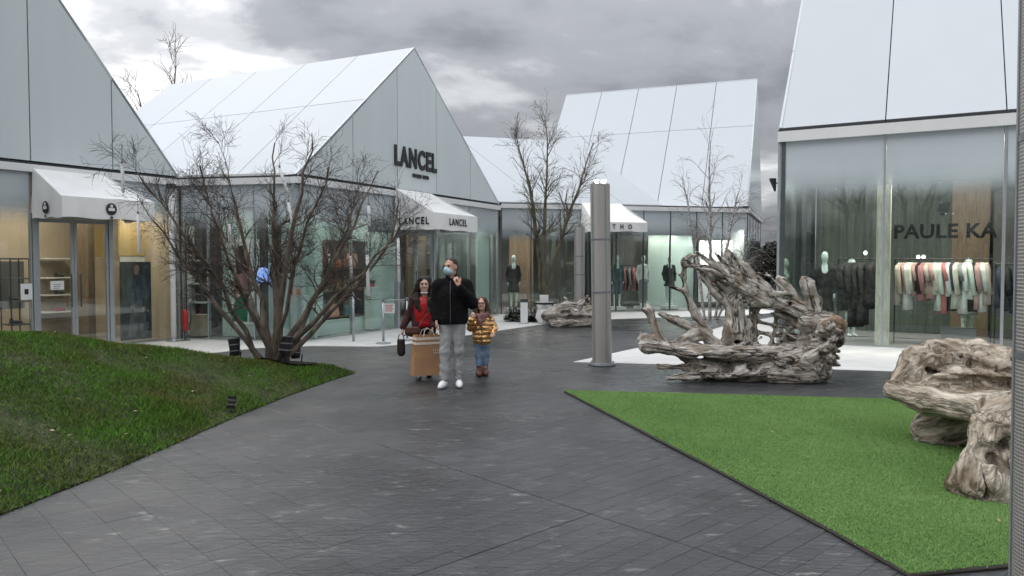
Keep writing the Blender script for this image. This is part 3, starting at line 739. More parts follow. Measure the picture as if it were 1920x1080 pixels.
# ------------------------------------------------------------------ buildings
EAVE = 3.6
def gable_house(root, P, u, W, apex, eave, ridge, depth, seams, nd, slopes=('left', 'right'), gable='gable', roofm='roof', roof_mid=0.5, glazed=True):
    """steep house clad in flush panels: gable on the facade line, ridge running inwards"""
    fr = Frame(P, u); g = 0.011
    poly = [(0, eave), (W, eave), (apex, ridge)]
    # dark backing behind gable and roof shows as joint lines
    MB().slab([fr.w(s, 0.07, z - (0.05 if z > eave else 0)) for s, z in [(0.05, eave), (W - 0.05, eave), (apex, ridge - 0.04)]], (fr.v[0] * 0.1, fr.v[1] * 0.1, 0)).out('gable_backing', 'dark', root)
    ss = [0] + list(seams) + [W]
    for a, b in zip(ss[:-1], ss[1:]):
        q = clip_s([(0.0, eave + 0.03), (W, eave + 0.03), (apex, ridge)], a + (g if a > 0 else 0), b - (g if b < W else 0))
        if len(q) < 3: continue
        MB().slab([fr.w(s, 0.0, z) for s, z in q], (fr.v[0] * 0.05, fr.v[1] * 0.05, 0)).out('gable_panel', gable, root)
    for side in slopes:
        s0 = 0.0 if side == 'left' else W
        run = apex - s0; rise = ridge - eave
        nrm = np.array([*(fr.u * (-rise) * np.sign(run)), abs(run)]); nrm /= np.linalg.norm(nrm)
        def rp(t, d, off): # t 0 eave .. 1 ridge
            p = np.array(fr.w(s0 + run * t, d, eave + rise * t)); return p + nrm * off
        MB().slab([rp(0.0, 0.12, -0.06), rp(0.985, 0.12, -0.06), rp(0.985, depth, -0.06), rp(0.0, depth, -0.06)], -nrm * 0.06).out('roof_deck', 'dark', root)
        L = math.hypot(run, rise); gt = 0.010 / L
        for k in range(nd):
            d0, d1 = depth * k / nd, depth * (k + 1) / nd
            for t0, t1 in ((0.004, roof_mid), (roof_mid, 1.0)):
                a0 = t0 + (gt if t0 > 0.01 else 0); a1 = t1 - (gt if t1 < 1 else 0); b0 = d0 + (g if k else 0); b1 = d1 - (g if k < nd - 1 else 0)
                MB().slab([rp(a0, b0, 0), rp(a1, b0, 0), rp(a1, b1, 0), rp(a0, b1, 0)], -nrm * 0.045).out('roof_panel', roofm, root)
    return fr

def storefront(root, fr, ss, z1, glass, d=0.06, mull='steel', beam=True, skip=(), mw=0.022, beam_h=0.14):
    """row of tall panes between uprights, a white beam on top"""
    for i, (a, b) in enumerate(zip(ss[:-1], ss[1:])):
        if i in skip: continue
        MB().obox(fr, a + mw * 0.6, b - mw * 0.6, d, d + 0.018, 0.03, z1).out('glass_pane', glass, root)
    for i, a in enumerate(ss):
        MB().obox(fr, a - mw / 2, a + mw / 2, d - 0.012, d + 0.07, 0.0, z1).out('mullion', mull, root)
    MB().obox(fr, ss[0], ss[-1], d - 0.02, d + 0.06, 0.0, 0.03).out('sill', 'steel', root)
    if beam:
        MB().obox(fr, ss[0] - 0.02, ss[-1] + 0.02, d - 0.10, d + 0.14, z1, z1 + beam_h).out('eave_beam', 'beam', root)
        MB().obox(fr, ss[0] - 0.02, ss[-1] + 0.02, d - 0.05, d + 0.14, z1 + beam_h, z1 + beam_h + 0.045).out('shadow_gap', 'dark', root)

def room(root, fr, s0, s1, d1, zc, back, sides, d0=0.2, floor='floorin', ceil='ceil', left=True, right=True):
    MB().obox(fr, s0, s1, d0 - 0.1, d1, 0.0, 0.016).out('floor', floor, root)
    MB().obox(fr, s0, s1, d0, d1, zc, zc + 0.06).out('ceiling', ceil, root)
    MB().obox(fr, s0, s1, d1, d1 + 0.08, 0.0, zc).out('back_wall', back, root)
    if left: MB().obox(fr, s0 - 0.08, s0 - 0.005, d0, d1, 0, zc).out('side_wall', sides, root)
    if right: MB().obox(fr, s1 + 0.005, s1 + 0.08, d0, d1, 0, zc).out('side_wall', sides, root)

def lamp_area(name, loc, power, size, col=(1, 0.9, 0.78)):
    l = bpy.data.lights.new(name, 'AREA'); l.energy = power; l.shape = 'DISK'; l.size = size; l.color = col
    o = bpy.data.objects.new(name, l); COL.objects.link(o); o.location = loc
    return o

LIGHT_N = [0]
def downlight(p, label, group, power=25, col=(1, 0.9, 0.78)):
    """ceiling spot: a ring, a lit lens, and its light"""
    r = thing('downlight', label, 'downlight', (p[0], p[1], p[2] - 0.05), group)
    MB().lathe([(0.085, 0), (0.085, 0.05), (0.07, 0.05)], (p[0], p[1], p[2] - 0.05), 14).out('ring', 'white', r)
    MB().lathe([(0.06, 0), (0.066, 0.006), (0.06, 0.012)], (p[0], p[1], p[2] - 0.064), 14).out('lens', 'spotlit', r)
    if power:
        o = lamp_area('downlight_lamp', (p[0], p[1], p[2] - 0.08), power, 0.25, col)
    return r

# --- A: gabled shop at the far left
A = Frame((-12.6, 8.1), (0.52, 0.85))
AR = np.array(A.w(10, 0, 0))[:2]
shopA = thing('glass_house', 'grey glass gabled shop at the far left behind the mound', 'building', (*A.P, 0))
gable_house(shopA, A.P, A.u, 10, 5.0, EAVE, 10.0, 10, [1.0, 2.3, 3.85, 5.4, 6.93, 8.5], 5)
storefront(shopA, A, [0, 1.0, 2.3, 3.85, 5.4, 6.93], 3.42, 'glass')
storefront(shopA, A, [8.5, 10.0], 3.42, 'glass')
MB().obox(A, 6.95, 8.48, -0.04, 0.20, 3.42, 3.56).out('eave_beam', 'beam', shopA)
MB().obox(A, 6.95, 8.48, 0.01, 0.20, 3.56, 3.605).out('shadow_gap', 'dark', shopA)
room(shopA, A, 0.1, 9.92, 3.6, 3.38, 'beige', 'beige')
def double_door(root, fr, s0, s1, zt, d=0.06, glass='glass'):
    MB().obox(fr, s0 + 0.03, s1 - 0.03, d, d + 0.018, zt + 0.08, 3.42).out('glass_pane', glass, root)
    MB().obox(fr, s0, s1, d - 0.03, d + 0.09, zt, zt + 0.08).out('lintel', 'steel', root)
    for a in (s0, s1 - 0.07): MB().obox(fr, a, a + 0.07, d - 0.03, d + 0.09, 0, zt).out('door_post', 'steel', root)
    mid = (s0 + s1) / 2
    for a, b in ((s0 + 0.075, mid - 0.004), (mid + 0.004, s1 - 0.075)):
        dr = thing_part('door', root); mb = MB()
        for c0, c1, z0, z1 in ((a, a + 0.05, 0.02, zt - 0.01), (b - 0.05, b, 0.02, zt - 0.01), (a + 0.05, b - 0.05, 0.02, 0.10), (a + 0.05, b - 0.05, zt - 0.08, zt - 0.01)):
            mb.obox(fr, c0, c1, d - 0.01, d + 0.04, z0, z1)
        fo = mb.out('door', 'steel', root)
        MB().obox(fr, a + 0.05, b - 0.05, d + 0.008, d + 0.022, 0.10, zt - 0.08).out('pane', 'glassdoor', fo)
        h = b - 0.085 if b < mid else a + 0.085
        p = [fr.w(h, d - 0.07, 0.85), fr.w(h, d - 0.07, 1.5)]
        hb = MB().tube(p, 0.013, 8)
        for z in (0.9, 1.45): hb.tube([fr.w(h, d - 0.07, z), fr.w(h, d - 0.005, z)], 0.009, 6)
        hb.out('handle', 'darksteel', fo)
def thing_part(*a): return None
M['glassdoor'] = glass_mat('door_glass', 5, 6)
double_door(shopA, A, 6.95, 8.48, 2.58)
MB().box(-0.01, 0.01, -0.01, 0.01, 0, 0.01)

def awning(name, label, fr, s0, s1, proj, zb, zv, zt, txt_front=None, txt_side=None, emblem=False, tsize=0.2, group=None):
    """canvas canopy hipped at both ends with a valance on three sides"""
    root = thing(name, label, 'awning', fr.w((s0 + s1) / 2, -proj / 2, zb), group)
    ins = min(0.55, (s1 - s0) * 0.28)
    a, b = s0, s1
    w = fr.w
    e = 0.012
    T = [w(a + 0.02, -e, zt), w(b - ins * 0.9, -e, zt)]
    def slab(name, pts, t=0.012):
        p = [np.array(x) for x in pts]; n = np.cross(p[1] - p[0], p[2] - p[0]); n /= np.linalg.norm(n)
        return MB().slab(pts, -n * t).out(name, 'awning', root)
    # sagging main slope: a grid
    nS, nD = 16, 10; V = []; F = []
    for i in range(nS + 1):
        for j in range(nD + 1):
            q, r_ = i / nS, j / nD
            top = np.array(T[0]) * (1 - q) + np.array(T[1]) * q; bot = np.array(w(a + (b - a) * q, -proj, zv))
            p = top * (1 - r_) + bot * r_; p[2] -= 0.045 * math.sin(math.pi * r_) * (1 + 0.5 * math.sin(q * 9.4)); V.append(p)
    for i in range(nS):
        for j in range(nD):
            k = i * (nD + 1) + j; F.append((k, k + 1, k + nD + 2, k + nD + 1))
    V2 = [v - np.array([0, 0, 0.014]) for v in V]; n = len(V)
    F2 = [tuple(reversed([x + n for x in f])) for f in F]
    mk('canopy', V + V2, F + F2, 'awning', root, smooth=True)
    slab('side_flap', [w(a, -0.01, zv), w(a, -proj + 0.01, zv), T[0]])
    slab('side_flap', [w(b, -proj + 0.01, zv), w(b, -0.01, zv), T[1]])
    def val(p0, p1):
        n = 14; mbv = MB(); d = np.array(p1) - np.array(p0); nrm = np.array([d[1], -d[0], 0]); nrm /= np.linalg.norm(nrm)
        Vv = []; 
        for i in range(n + 1):
            q = np.array(p0) + d * i / n; wv = 0.012 * math.sin(i * 1.3) + 0.006 * math.sin(i * 2.9)
            Vv += [(q[0], q[1], zv + 0.004), (q[0] + nrm[0] * wv, q[1] + nrm[1] * wv, zb + 0.012 * math.sin(i * 0.9))]
        Vb = [(x - nrm[0] * 0.008, y - nrm[1] * 0.008, z) for x, y, z in Vv]; m = len(Vv)
        Fv = []
        for i in range(n): Fv += [(2 * i, 2 * i + 1, 2 * i + 3, 2 * i + 2), (m + 2 * i + 2, m + 2 * i + 3, m + 2 * i + 1, m + 2 * i)]
        mk('valance', Vv + Vb, Fv, 'awning', root, smooth=True)
    val(w(a, -0.01, 0), w(a, -proj, 0)); val(w(a, -proj, 0), w(b, -proj, 0)); val(w(b, -proj, 0), w(b, -0.01, 0))
    fm = MB()
    fm.tube([w(a + 0.03, -proj + 0.03, zb + 0.05), w(b - 0.03, -proj + 0.03, zb + 0.05)], 0.016, 6)
    for s in (a + 0.03, b - 0.03): fm.tube([w(s, 0.0, zb + 0.05), w(s, -proj + 0.03, zb + 0.05)], 0.016, 6)
    fm.out('frame', 'steel', root)
    zm = (zb + zv) / 2
    u3 = (*fr.u, 0); sd = (-fr.v[0], -fr.v[1], 0)
    if txt_front: letters('lettering', txt_front, tsize, w((a + b) / 2 + 0.05, -proj - 0.022, zm), u3, (0, 0, 1), 'black', root, bold=0.006, depth=0.003, space=1.25, sx=0.85)
    if txt_side: letters('lettering', txt_side, tsize, w(a - 0.020, -proj / 2, zm), sd, (0, 0, 1), 'black', root, bold=0.006, depth=0.003, space=1.25, sx=0.85)
    if emblem:
        for o, rt, n in ((w((a + b) / 2, -proj - 0.022, zm), np.array(u3), np.array([-fr.v[0], -fr.v[1], 0])), (w(a - 0.022, -proj / 2, zm), np.array(sd), np.array([-fr.u[0], -fr.u[1], 0]))):
            o = np.array(o)
            def disc(r, off, sx=1.0): return [o + n * off + rt * (r * sx * math.cos(k * math.pi / 12)) + np.array([0, 0, r * math.sin(k * math.pi / 12)]) for k in range(24)]
            em = MB().slab(disc(0.115, 0, 0.9), n * 0.006).out('emblem', 'black', root)
            MB().slab([o + n * 0.008 + rt * x + np.array([0, 0, z]) for x, z in ((-0.06, -0.035), (0.06, -0.035), (0.06, 0.02), (-0.06, 0.02))], n * 0.004).out('emblem_mark', 'white', em)
            MB().slab([o + n * 0.008 + rt * x + np.array([0, 0, z]) for x, z in ((-0.022, 0.03), (0.022, 0.03), (0.03, 0.075), (0, 0.09), (-0.03, 0.075))], n * 0.004).out('emblem_mark', 'white', em)
            MB().slab([o + n * 0.004 + np.array([0, 0, -0.16]) + rt * (r * math.cos(k)) + np.array([0, 0, r * math.sin(k)]) for r in (0.025,) for k in np.arange(0, 6.28, 0.52)], n * 0.006).out('emblem_mark', 'black', em)
    return root
awning('shop_awning', 'white canvas awning with round black emblems over the leftmost shop door', A, 6.93, 8.72, 1.05, 2.55, 2.93, 3.5, emblem=True)

# --- Lancel-type gabled boutique
LN = Frame((-4.59, 15.98), (0.445, 0.895))
shopL = thing('glass_house', 'white roofed gabled boutique with black wall letters behind the walking family', 'building', (*LN.P, 0))
gable_house(shopL, LN.P, LN.u, 9.4, 4.5, EAVE, 7.42, 9.35, [1.9, 3.7, 5.56, 7.5], 5, slopes=('left', 'right'), roof_mid=0.54)
storefront(shopL, LN, [0, 1.9, 3.7], 3.42, 'glassL'); storefront(shopL, LN, [5.56, 7.5, 9.4], 3.42, 'glassL')
MB().obox(LN, 3.72, 5.54, -0.04, 0.20, 3.42, 3.56).out('eave_beam', 'beam', shopL)
double_door(shopL, LN, 3.72, 5.54, 2.52, glass='glassL')
room(shopL, LN, 0.06, 9.3, 4.4, 3.38, 'greywall', 'greywall', left=False)
sg = thing('shop_sign', 'big black LANCEL wall letters on the grey gable', 'sign', LN.w(4.5, -0.05, 4.1))
up = (0, 0, 1); u3 = (*LN.u, 0)
letters('letters', 'LANCEL', 0.80, LN.w(4.55, -0.02, 4.47), u3, up, 'black', sg, bold=0.030, depth=0.016, space=1.16, fit=(2.0, 0.54))
letters('small_letters', 'PARIS 1876', 0.17, LN.w(4.75, -0.03, 4.03), u3, up, 'black', sg, bold=0.012, depth=0.008, fit=(0.78, 0.11))
awning('shop_awning', 'white canvas awning lettered LANCEL over the boutique door', LN, 3.55, 5.75, 1.2, 2.55, 2.97, 3.62, txt_front='LANCEL', txt_side='LANCEL', tsize=0.25)

# --- L1: glazed link between the two gabled shops
L1 = Frame((-7.36, 16.62), (2.80, -0.58))
L1W = math.hypot(2.80, 0.58)
link1 = thing('glass_link', 'low glazed link wall behind the bare tree between two gabled shops', 'building', (*L1.P, 0))
storefront(link1, L1, [0.0, 0.62, 1.75, L1W], 3.42, 'glass')
MB().slab([(-7.3, 16.68, 3.61), (-4.6, 16.12, 3.61), (-9.0, 18.4, 3.61), (-11.5, 19.2, 3.61)], (0, 0, 0.05)).out('flat_roof', 'beam', link1)
MB().obox(L1, 0.02, L1W - 0.02, 0.15, 1.6, 0.0, 0.016).out('floor', 'floorin', link1)
MB().obox(L1, 0.02, L1W - 0.1, 0.15, 1.5, 3.36, 3.41).out('ceiling', 'ceil', link1)

# --- C: glazed link with low hipped roof in the middle
Cn = Frame((-0.33, 24.52), (8.83, 2.38)); CW = math.hypot(8.83, 2.38)
shopC = thing('glass_shop', 'low glazed shop with shallow white roof beyond the central light column', 'building', (*Cn.P, 0))
nC = 9; cs = [CW * i / nC for i in range(nC + 1)]
DOORC = 3
storefront(shopC, Cn, cs, 3.50, 'glass', mull='darksteel', skip=(), mw=0.03)
room(shopC, Cn, 0.05, CW - 0.05, 4.2, 3.46, 'greywall', 'greywall', left=False)
def link_roof():
    e0, e1, bk = 0.0, 5.75, 3.4
    rz = 6.35
    ridge = [Cn.w(-2.4, bk, rz), Cn.w(3.75, bk, rz)]
    eav = [Cn.w(-0.1, -0.02, 3.70), Cn.w(e1, -0.02, 3.70)]
    p = [np.array(x) for x in (eav[0], eav[1], ridge[1], ridge[0])]
    n = np.cross(p[1] - p[0], p[2] - p[0]); n /= np.linalg.norm(n)
    MB().slab([q - n * 0.06 for q in p], -n * 0.06).out('roof_deck', 'dark', shopC)
    k = 4
    for i in range(k):
        t0, t1 = i / k + (0.0015 if i else 0), (i + 1) / k - 0.0015
        a, b = p[0] + (p[1] - p[0]) * t0, p[0] + (p[1] - p[0]) * t1; c, d = p[3] + (p[2] - p[3]) * t1, p[3] + (p[2] - p[3]) * t0
        MB().slab([a, b, c, d], -n * 0.045).out('roof_panel', 'roof', shopC)
    back = [Cn.w(e1, 6.8, 3.70), Cn.w(-2.4, 6.8, 3.70)]
    h = [np.array(x) for x in (eav[1], back[0], ridge[1])]
    n2 = np.cross(h[1] - h[0], h[2] - h[0]); n2 /= np.linalg.norm(n2)
    MB().slab(h, -n2 * 0.045).out('hip_panel', 'roof', shopC)
    q = [np.array(x) for x in (back[0], back[1], ridge[0], ridge[1])]
    n3 = np.cross(q[1] - q[0], q[2] - q[0]); n3 /= np.linalg.norm(n3)
    MB().slab(q, -n3 * 0.045).out('roof_panel', 'roof', shopC)
link_roof()
MB().obox(Cn, 5.75, CW, 0.14, 3.0, 3.64, 3.70).out('flat_roof', 'beam', shopC)
awning('shop_awning', 'white canvas awning with spaced letters behind the central light column', Cn, 2.75, 4.65, 1.15, 2.72, 3.02, 3.72, txt_front='T  H  O', tsize=0.20)

# --- B: tall roofed house at the back
Bf = Frame((8.5, 26.95), (0.366, 0.93))
shopB = thing('glass_house', 'tall white paneled steep roofed house at the back', 'building', (*Bf.P, 0))
gable_house(shopB, Bf.P, Bf.u, 9.0, 4.5, 3.72, 9.30, 8.25, [1.8, 3.6, 5.4, 7.2], 5, gable='mirror', roof_mid=0.60)
storefront(shopB, Bf, [0, 1.8, 3.6, 5.4, 7.2, 9.0], 3.55, 'glass', mull='darksteel')
room(shopB, Bf, 0.1, 8.9, 5.0, 3.5, 'darkwall', 'darkwall', left=False)
# far back walls, so nothing is see-through
MB().obox(Bf, 0.2, 8.8, 8.0, 8.2, 0, 3.7).out('rear_wall', 'greywall', shopB)

# --- D: corner shop on the right
Df = Frame((5.72, 16.1), (0.873, -0.489))
shopD = thing('glass_house', 'large white roofed corner shop with clothes rails filling the right side', 'building', (*Df.P, 0))
gP = np.array([5.72, 16.1]) + 8.2 * np.array([0.489, 0.873])
gable_house(shopD, gP, (-0.489, -0.873), 8.2, 4.1, 4.58, 9.75, 10.2, [1.6, 3.3, 4.9, 6.6], 5, roof_mid=0.80)
ds = [0.0, 2.04, 4.08, 6.12, 8.16, 10.2]
storefront(shopD, Df, ds, 4.30, 'glassR', mw=0.05, beam_h=0.22)
Dg = Frame(gP, (-0.489, -0.873))
storefront(shopD, Dg, [0, 1.6, 3.3, 4.9, 6.6, 8.15], 4.30, 'glassR', mull='darksteel', mw=0.03)
room(shopD, Df, 0.12, 10.1, 5.2, 4.25, 'greywall', 'greywall', left=False)
# ------------------------------------------------------------------ trees
def grow_tree(stems, levels, seed, gravity=0.0, wig=0.16, rmin=0.0022):
    """stems: list of (points, radii). Returns list of (level, pts, radii). levels: per level (children per metre, length range, angle, start, r scale, segs)"""
    rg = np.random.default_rng(seed); out = []
    cur = [(np.array(p, float), np.array(r, float)) for p, r in stems]
    for p, r in cur: out.append((0, p, r))
    for lv, (nper, lmin, lmax, ang, start, rs, segs, lift) in enumerate(levels, 1):
        nxt = []
        for P, Rr in cur:
            seg = np.linalg.norm(np.diff(P, axis=0), axis=1); tot = seg.sum(); cum = np.concatenate([[0], np.cumsum(seg)]) / tot
            n = max(1, rg.poisson(nper * tot))
            ts = np.sort(rg.uniform(start, 1.0, n)); ts[-1] = 0.985
            for t in ts:
                i = min(np.searchsorted(cum, t) - 1, len(P) - 2); i = max(i, 0); f = (t - cum[i]) / (cum[i + 1] - cum[i])
                p0 = P[i] + f * (P[i + 1] - P[i]); r0 = Rr[i] + f * (Rr[i + 1] - Rr[i])
                d = P[i + 1] - P[i]; d /= np.linalg.norm(d)
                a = rg.normal(ang, 0.22); ax = rg.normal(size=3); ax -= d * ax.dot(d); ax /= np.linalg.norm(ax) + 1e-9
                dr = d * math.cos(a) + ax * math.sin(a); dr[2] += lift; dr /= np.linalg.norm(dr)
                L = rg.uniform(lmin, lmax) * (1.12 - 0.5 * t); r1 = max(min(r0 * rs, r0 * 0.9), rmin)
                pts = [p0]; dd = dr.copy()
                for k in range(segs):
                    dd = dd + rg.normal(size=3) * wig; dd[2] += gravity * (k / segs); dd /= np.linalg.norm(dd); pts.append(pts[-1] + dd * L / segs)
                rad = np.linspace(r1, max(r1 * 0.35, rmin * .8), segs + 1)
                nxt.append((np.array(pts), rad)); out.append((lv, np.array(pts), rad))
        cur = nxt
    return out

def limbs_mesh(limbs, nside):
    """many tapered tubes as one array mesh"""
    VV = []; FF = []; base = 0
    for P, r in limbs:
        n = len(P); T = np.gradient(P, axis=0); T /= np.linalg.norm(T, axis=1, keepdims=True) + 1e-9
        ref = np.array([0.31, 0.87, 0.38]); A = np.cross(T, ref); A /= np.linalg.norm(A, axis=1, keepdims=True) + 1e-9; B = np.cross(T, A)
        an = 2 * np.pi * np.arange(nside) / nside
        V = P[:, None, :] + r[:, None, None] * (A[:, None, :] * np.cos(an)[None, :, None] + B[:, None, :] * np.sin(an)[None, :, None])
        VV.append(V.reshape(-1, 3))
        i = np.arange(n - 1)[:, None] * nside; k = np.arange(nside)[None, :]; k2 = (k + 1) % nside
        FF.append((np.stack([i + k, i + k2, i + nside + k2, i + nside + k], -1).reshape(-1, 4)) + base); base += n * nside
    return np.concatenate(VV), np.concatenate(FF)

def smooth_path(pts, rad, n, seed=0, wob=0.02):
    pts = np.array(pts, float); rad = np.array(rad, float); t = np.linspace(0, 1, len(pts)); q = np.linspace(0, 1, n)
    P = np.stack([np.interp(q, t, pts[:, i]) for i in range(3)], 1)
    for _ in range(3): P[1:-1] = (P[:-2] + 2 * P[1:-1] + P[2:]) / 4
    rg = np.random.default_rng(seed); w = rg.normal(size=P.shape) * wob; w[0] = 0
    return P + w, np.interp(q, t, rad)

def tree(name, label, loc, stems, levels, seed, bark='bark', twig='twig', gravity=0.0, wig=0.16, trunk_side=10, group=None, rmin=0.0022):
    root = thing(name, label, 'tree', loc, group)
    o = np.array(loc, float)
    st = [smooth_path(p, r, 12, seed + i) for i, (p, r) in enumerate(stems)]
    st = [(P + o, r) for P, r in st]
    limbs = grow_tree(st, levels, seed, gravity, wig, rmin)
    V, F = limbs_mesh([(P, r) for lv, P, r in limbs if lv == 0], trunk_side)
    V = V + grad_normals(V, F) * (0.012 * fbm(V * np.array([14, 14, 5]), 3, seed))[:, None] if trunk_side > 6 else V
    mk('trunk', V, F, bark, root, smooth=True)
    big = [(P, r) for lv, P, r in limbs if lv == 1]
    V, F = limbs_mesh(big, 6); tag(mk('limbs', V, F, bark, root, smooth=True), kind='stuff')
    sm = [(P, r) for lv, P, r in limbs if lv >= 2]
    V, F = limbs_mesh(sm, 3); tag(mk('crown', V, F, twig, root), kind='stuff')
    return root, limbs

# big vase-shaped tree on the mound: stems as seen, base at the origin
TX, TY = -3.66, 11.35
S = 11.35 / 1400
def tp(px, py, dy=0.0):  # offset from the tree's foot in metres for a point of the crown
    return ((px - 510) * S, dy, (702 - py) * S)
main_stems = [
    ([(-.06, 0, 0), tp(480, 660, -.1), tp(446, 570, -.3), tp(405, 480, -.5), tp(352, 405, -.7), tp(300, 325, -.8)], [.055, .042, .034, .026, .016, .006]),
    ([(-.04, .03, 0), tp(498, 640, .1), tp(478, 560, .25), tp(446, 470, .4), tp(420, 360, .5), tp(385, 262, .55)], [.062, .050, .038, .028, .017, .006]),
    ([(0, .05, 0), tp(512, 630, .15), tp(512, 520, .2), tp(500, 420, .3), tp(515, 330, .3), tp(500, 262, .35)], [.068, .056, .044, .032, .019, .006]),
    ([(.03, .0, 0), tp(530, 630, -.1), tp(536, 520, -.15), tp(560, 420, -.2), tp(585, 335, -.2), tp(598, 258, -.2)], [.066, .054, .042, .030, .018, .006]),
    ([(.05, .03, 0), tp(546, 620, .05), tp(588, 560, .15), tp(634, 470, .3), tp(672, 390, .4), tp(700, 318, .5)], [.06, .048, .036, .026, .016, .006]),
    ([(.07, -.03, 0), tp(552, 645, -.15), tp(600, 595, -.35), tp(662, 545, -.5), tp(715, 495, -.6), tp(768, 425, -.6)], [.058, .045, .036, .026, .016, .006]),
    ([(.02, -.05, 0), tp(520, 655, -.2), tp(500, 590, -.5), tp(472, 500, -.9), tp(455, 410, -1.1), tp(440, 335, -1.2)], [.055, .042, .032, .024, .015, .006]),
    ([(.05, .06, 0), tp(545, 650, .35), tp(560, 580, .7), tp(606, 480, 1.0), tp(634, 390, 1.2), tp(648, 312, 1.3)], [.055, .042, .032, .024, .015, .006]),
    ([(-.05, .06, 0), tp(492, 660, .35), tp(456, 590, .7), tp(408, 490, .9), tp(355, 405, 1.1), tp(312, 330, 1.2)], [.052, .040, .030, .022, .014, .006]),
    ([(.08, .0, 0), tp(556, 655, .1), tp(618, 585, .2), tp(690, 520, .3), tp(735, 455, .3), tp(745, 375, .35)], [.05, .04, .032, .022, .014, .006]),
    ([(-.08, -.02, 0), tp(476, 668, 0), tp(428, 600, .0), tp(376, 520, -.1), tp(325, 450, -.2), tp(278, 372, -.3)], [.048, .038, .030, .022, .014, .006]),
    ([(.04, -.06, 0), tp(536, 650, -.3), tp(560, 570, -.7), tp(600, 480, -1.0), tp(625, 400, -1.2), tp(660, 340, -1.3)], [.05, .04, .03, .022, .014, .006]),
]
tree('bare_tree', 'wide bare vase-shaped tree with many stems standing on the grass mound', (TX, TY, 0.06), main_stems,
     [(6.6, .32, .78, .58, .34, .45, 6, .06), (12.5, .22, .46, .66, .12, .56, 5, .03), (17.0, .09, .26, .72, .10, .72, 3, .01)], 21, wig=0.16)

S2 = 22.0 / 1400
def t2(px, py, dy=0): return ((px - 1018) * S2, dy, (600 - py) * S2)
tree('bare_tree', 'slender bare tree with V-shaped stems by the white planter', (0.91, 21.9, 0.0),
     [([t2(1016, 600), t2(1012, 500, .1), t2(1006, 400, .2), t2(985, 320, .2), t2(968, 250, .2)], [.075, .062, .05, .032, .010]),
      ([t2(1019, 600), t2(1018, 500, -.1), t2(1018, 400, -.2), t2(1030, 320, -.2), t2(1022, 232, -.2)], [.075, .062, .046, .028, .010]),
      ([t2(1022, 600), t2(1034, 500, 0), t2(1060, 420, 0), t2(1085, 350, 0), t2(1112, 268, 0)], [.075, .06, .05, .032, .010])],
     [(5.4, .45, 1.15, .66, .40, .42, 6, .13), (8.0, .26, .62, .66, .15, .55, 5, .07), (8.5, .12, .34, .66, .2, .75, 3, .03)], 5, bark='bark2', twig='bark2', wig=0.12, trunk_side=8, rmin=.004)

S3 = 22.5 / 1400
def t3(px, py, dy=0): return ((px - 1335) * S3, dy, (598 - py) * S3)
tree('birch_tree', 'pale slender birch with drooping fine twigs behind the driftwood bench', (6.0, 22.6, 0.0),
     [([t3(1335, 598), t3(1334, 480), t3(1336, 380, .1), t3(1330, 300, .1), t3(1338, 245, .1)], [.055, .045, .035, .02, .006]),
      ([t3(1345, 598), t3(1360, 480, -.2), t3(1372, 400, -.3), t3(1388, 330, -.3)], [.05, .04, .028, .008]),
      ([t3(1325, 598), t3(1312, 480, .2), t3(1300, 400, .3), t3(1285, 330, .3)], [.045, .035, .025, .008]),
      ([t3(1350, 598), t3(1395, 500, .2), t3(1430, 420, .3)], [.04, .03, .008])],
     [(4.0, .5, 1.2, .6, .25, .45, 6, .15), (5.0, .3, .8, .6, .2, .6, 5, .0), (4.5, .15, .4, .5, .2, .7, 4, -.15)], 8, bark='birch', twig='birchtwig', gravity=-0.22, wig=0.13, trunk_side=7, rmin=.0035)

for lab, x, y, h, sd, g in (('tall bare tree rising behind the ridge of the lettered boutique', -14.2, 31.5, 9.9, 31, 1.0), ('lower bare tree behind the far end of the same ridge', -11.9, 31.8, 8.1, 37, .8), ('bushy bare tree low behind the roof by the grey gable', -16.2, 30.0, 7.3, 41, .9)):
    tree('bare_tree', lab, (x, y, 0), [([(0, 0, 0), (.1, 0, h * .45), (-.05, .1, h * .75), (0.15, 0, h)], [.2, .14, .08, .02]), ([(0, 0, 2), (.7 * g, .2, h * .55), (1.2 * g, .2, h * .86)], [.12, .08, .02]), ([(0, 0, 2.5), (-.8 * g, -.2, h * .6), (-1.4 * g, -.1, h * .88)], [.12, .08, .02])],
         [(2.8, .9, 2.2, .55, .35, .5, 6, .25), (3.4, .4, 1.1, .55, .2, .6, 5, .15), (3.0, .2, .6, .6, .2, .7, 3, .05)], sd, rmin=.008, bark='paletwig', twig='paletwig', wig=0.12, trunk_side=6, group='bare trees behind the boutique')
tree('bare_tree', 'faint thin tree top just right of the boutique gable peak', (0.2, 44, 0), [([(0, 0, 0), (0, 0, 5), (.1, 0, 9.4)], [.2, .12, .02])], [(1.6, .8, 2.0, .4, .5, .5, 5, .3), (2.4, .3, 1.0, .5, .2, .6, 4, .1)], 51, bark='paletwig', twig='paletwig', trunk_side=6, group='bare trees behind the boutique')

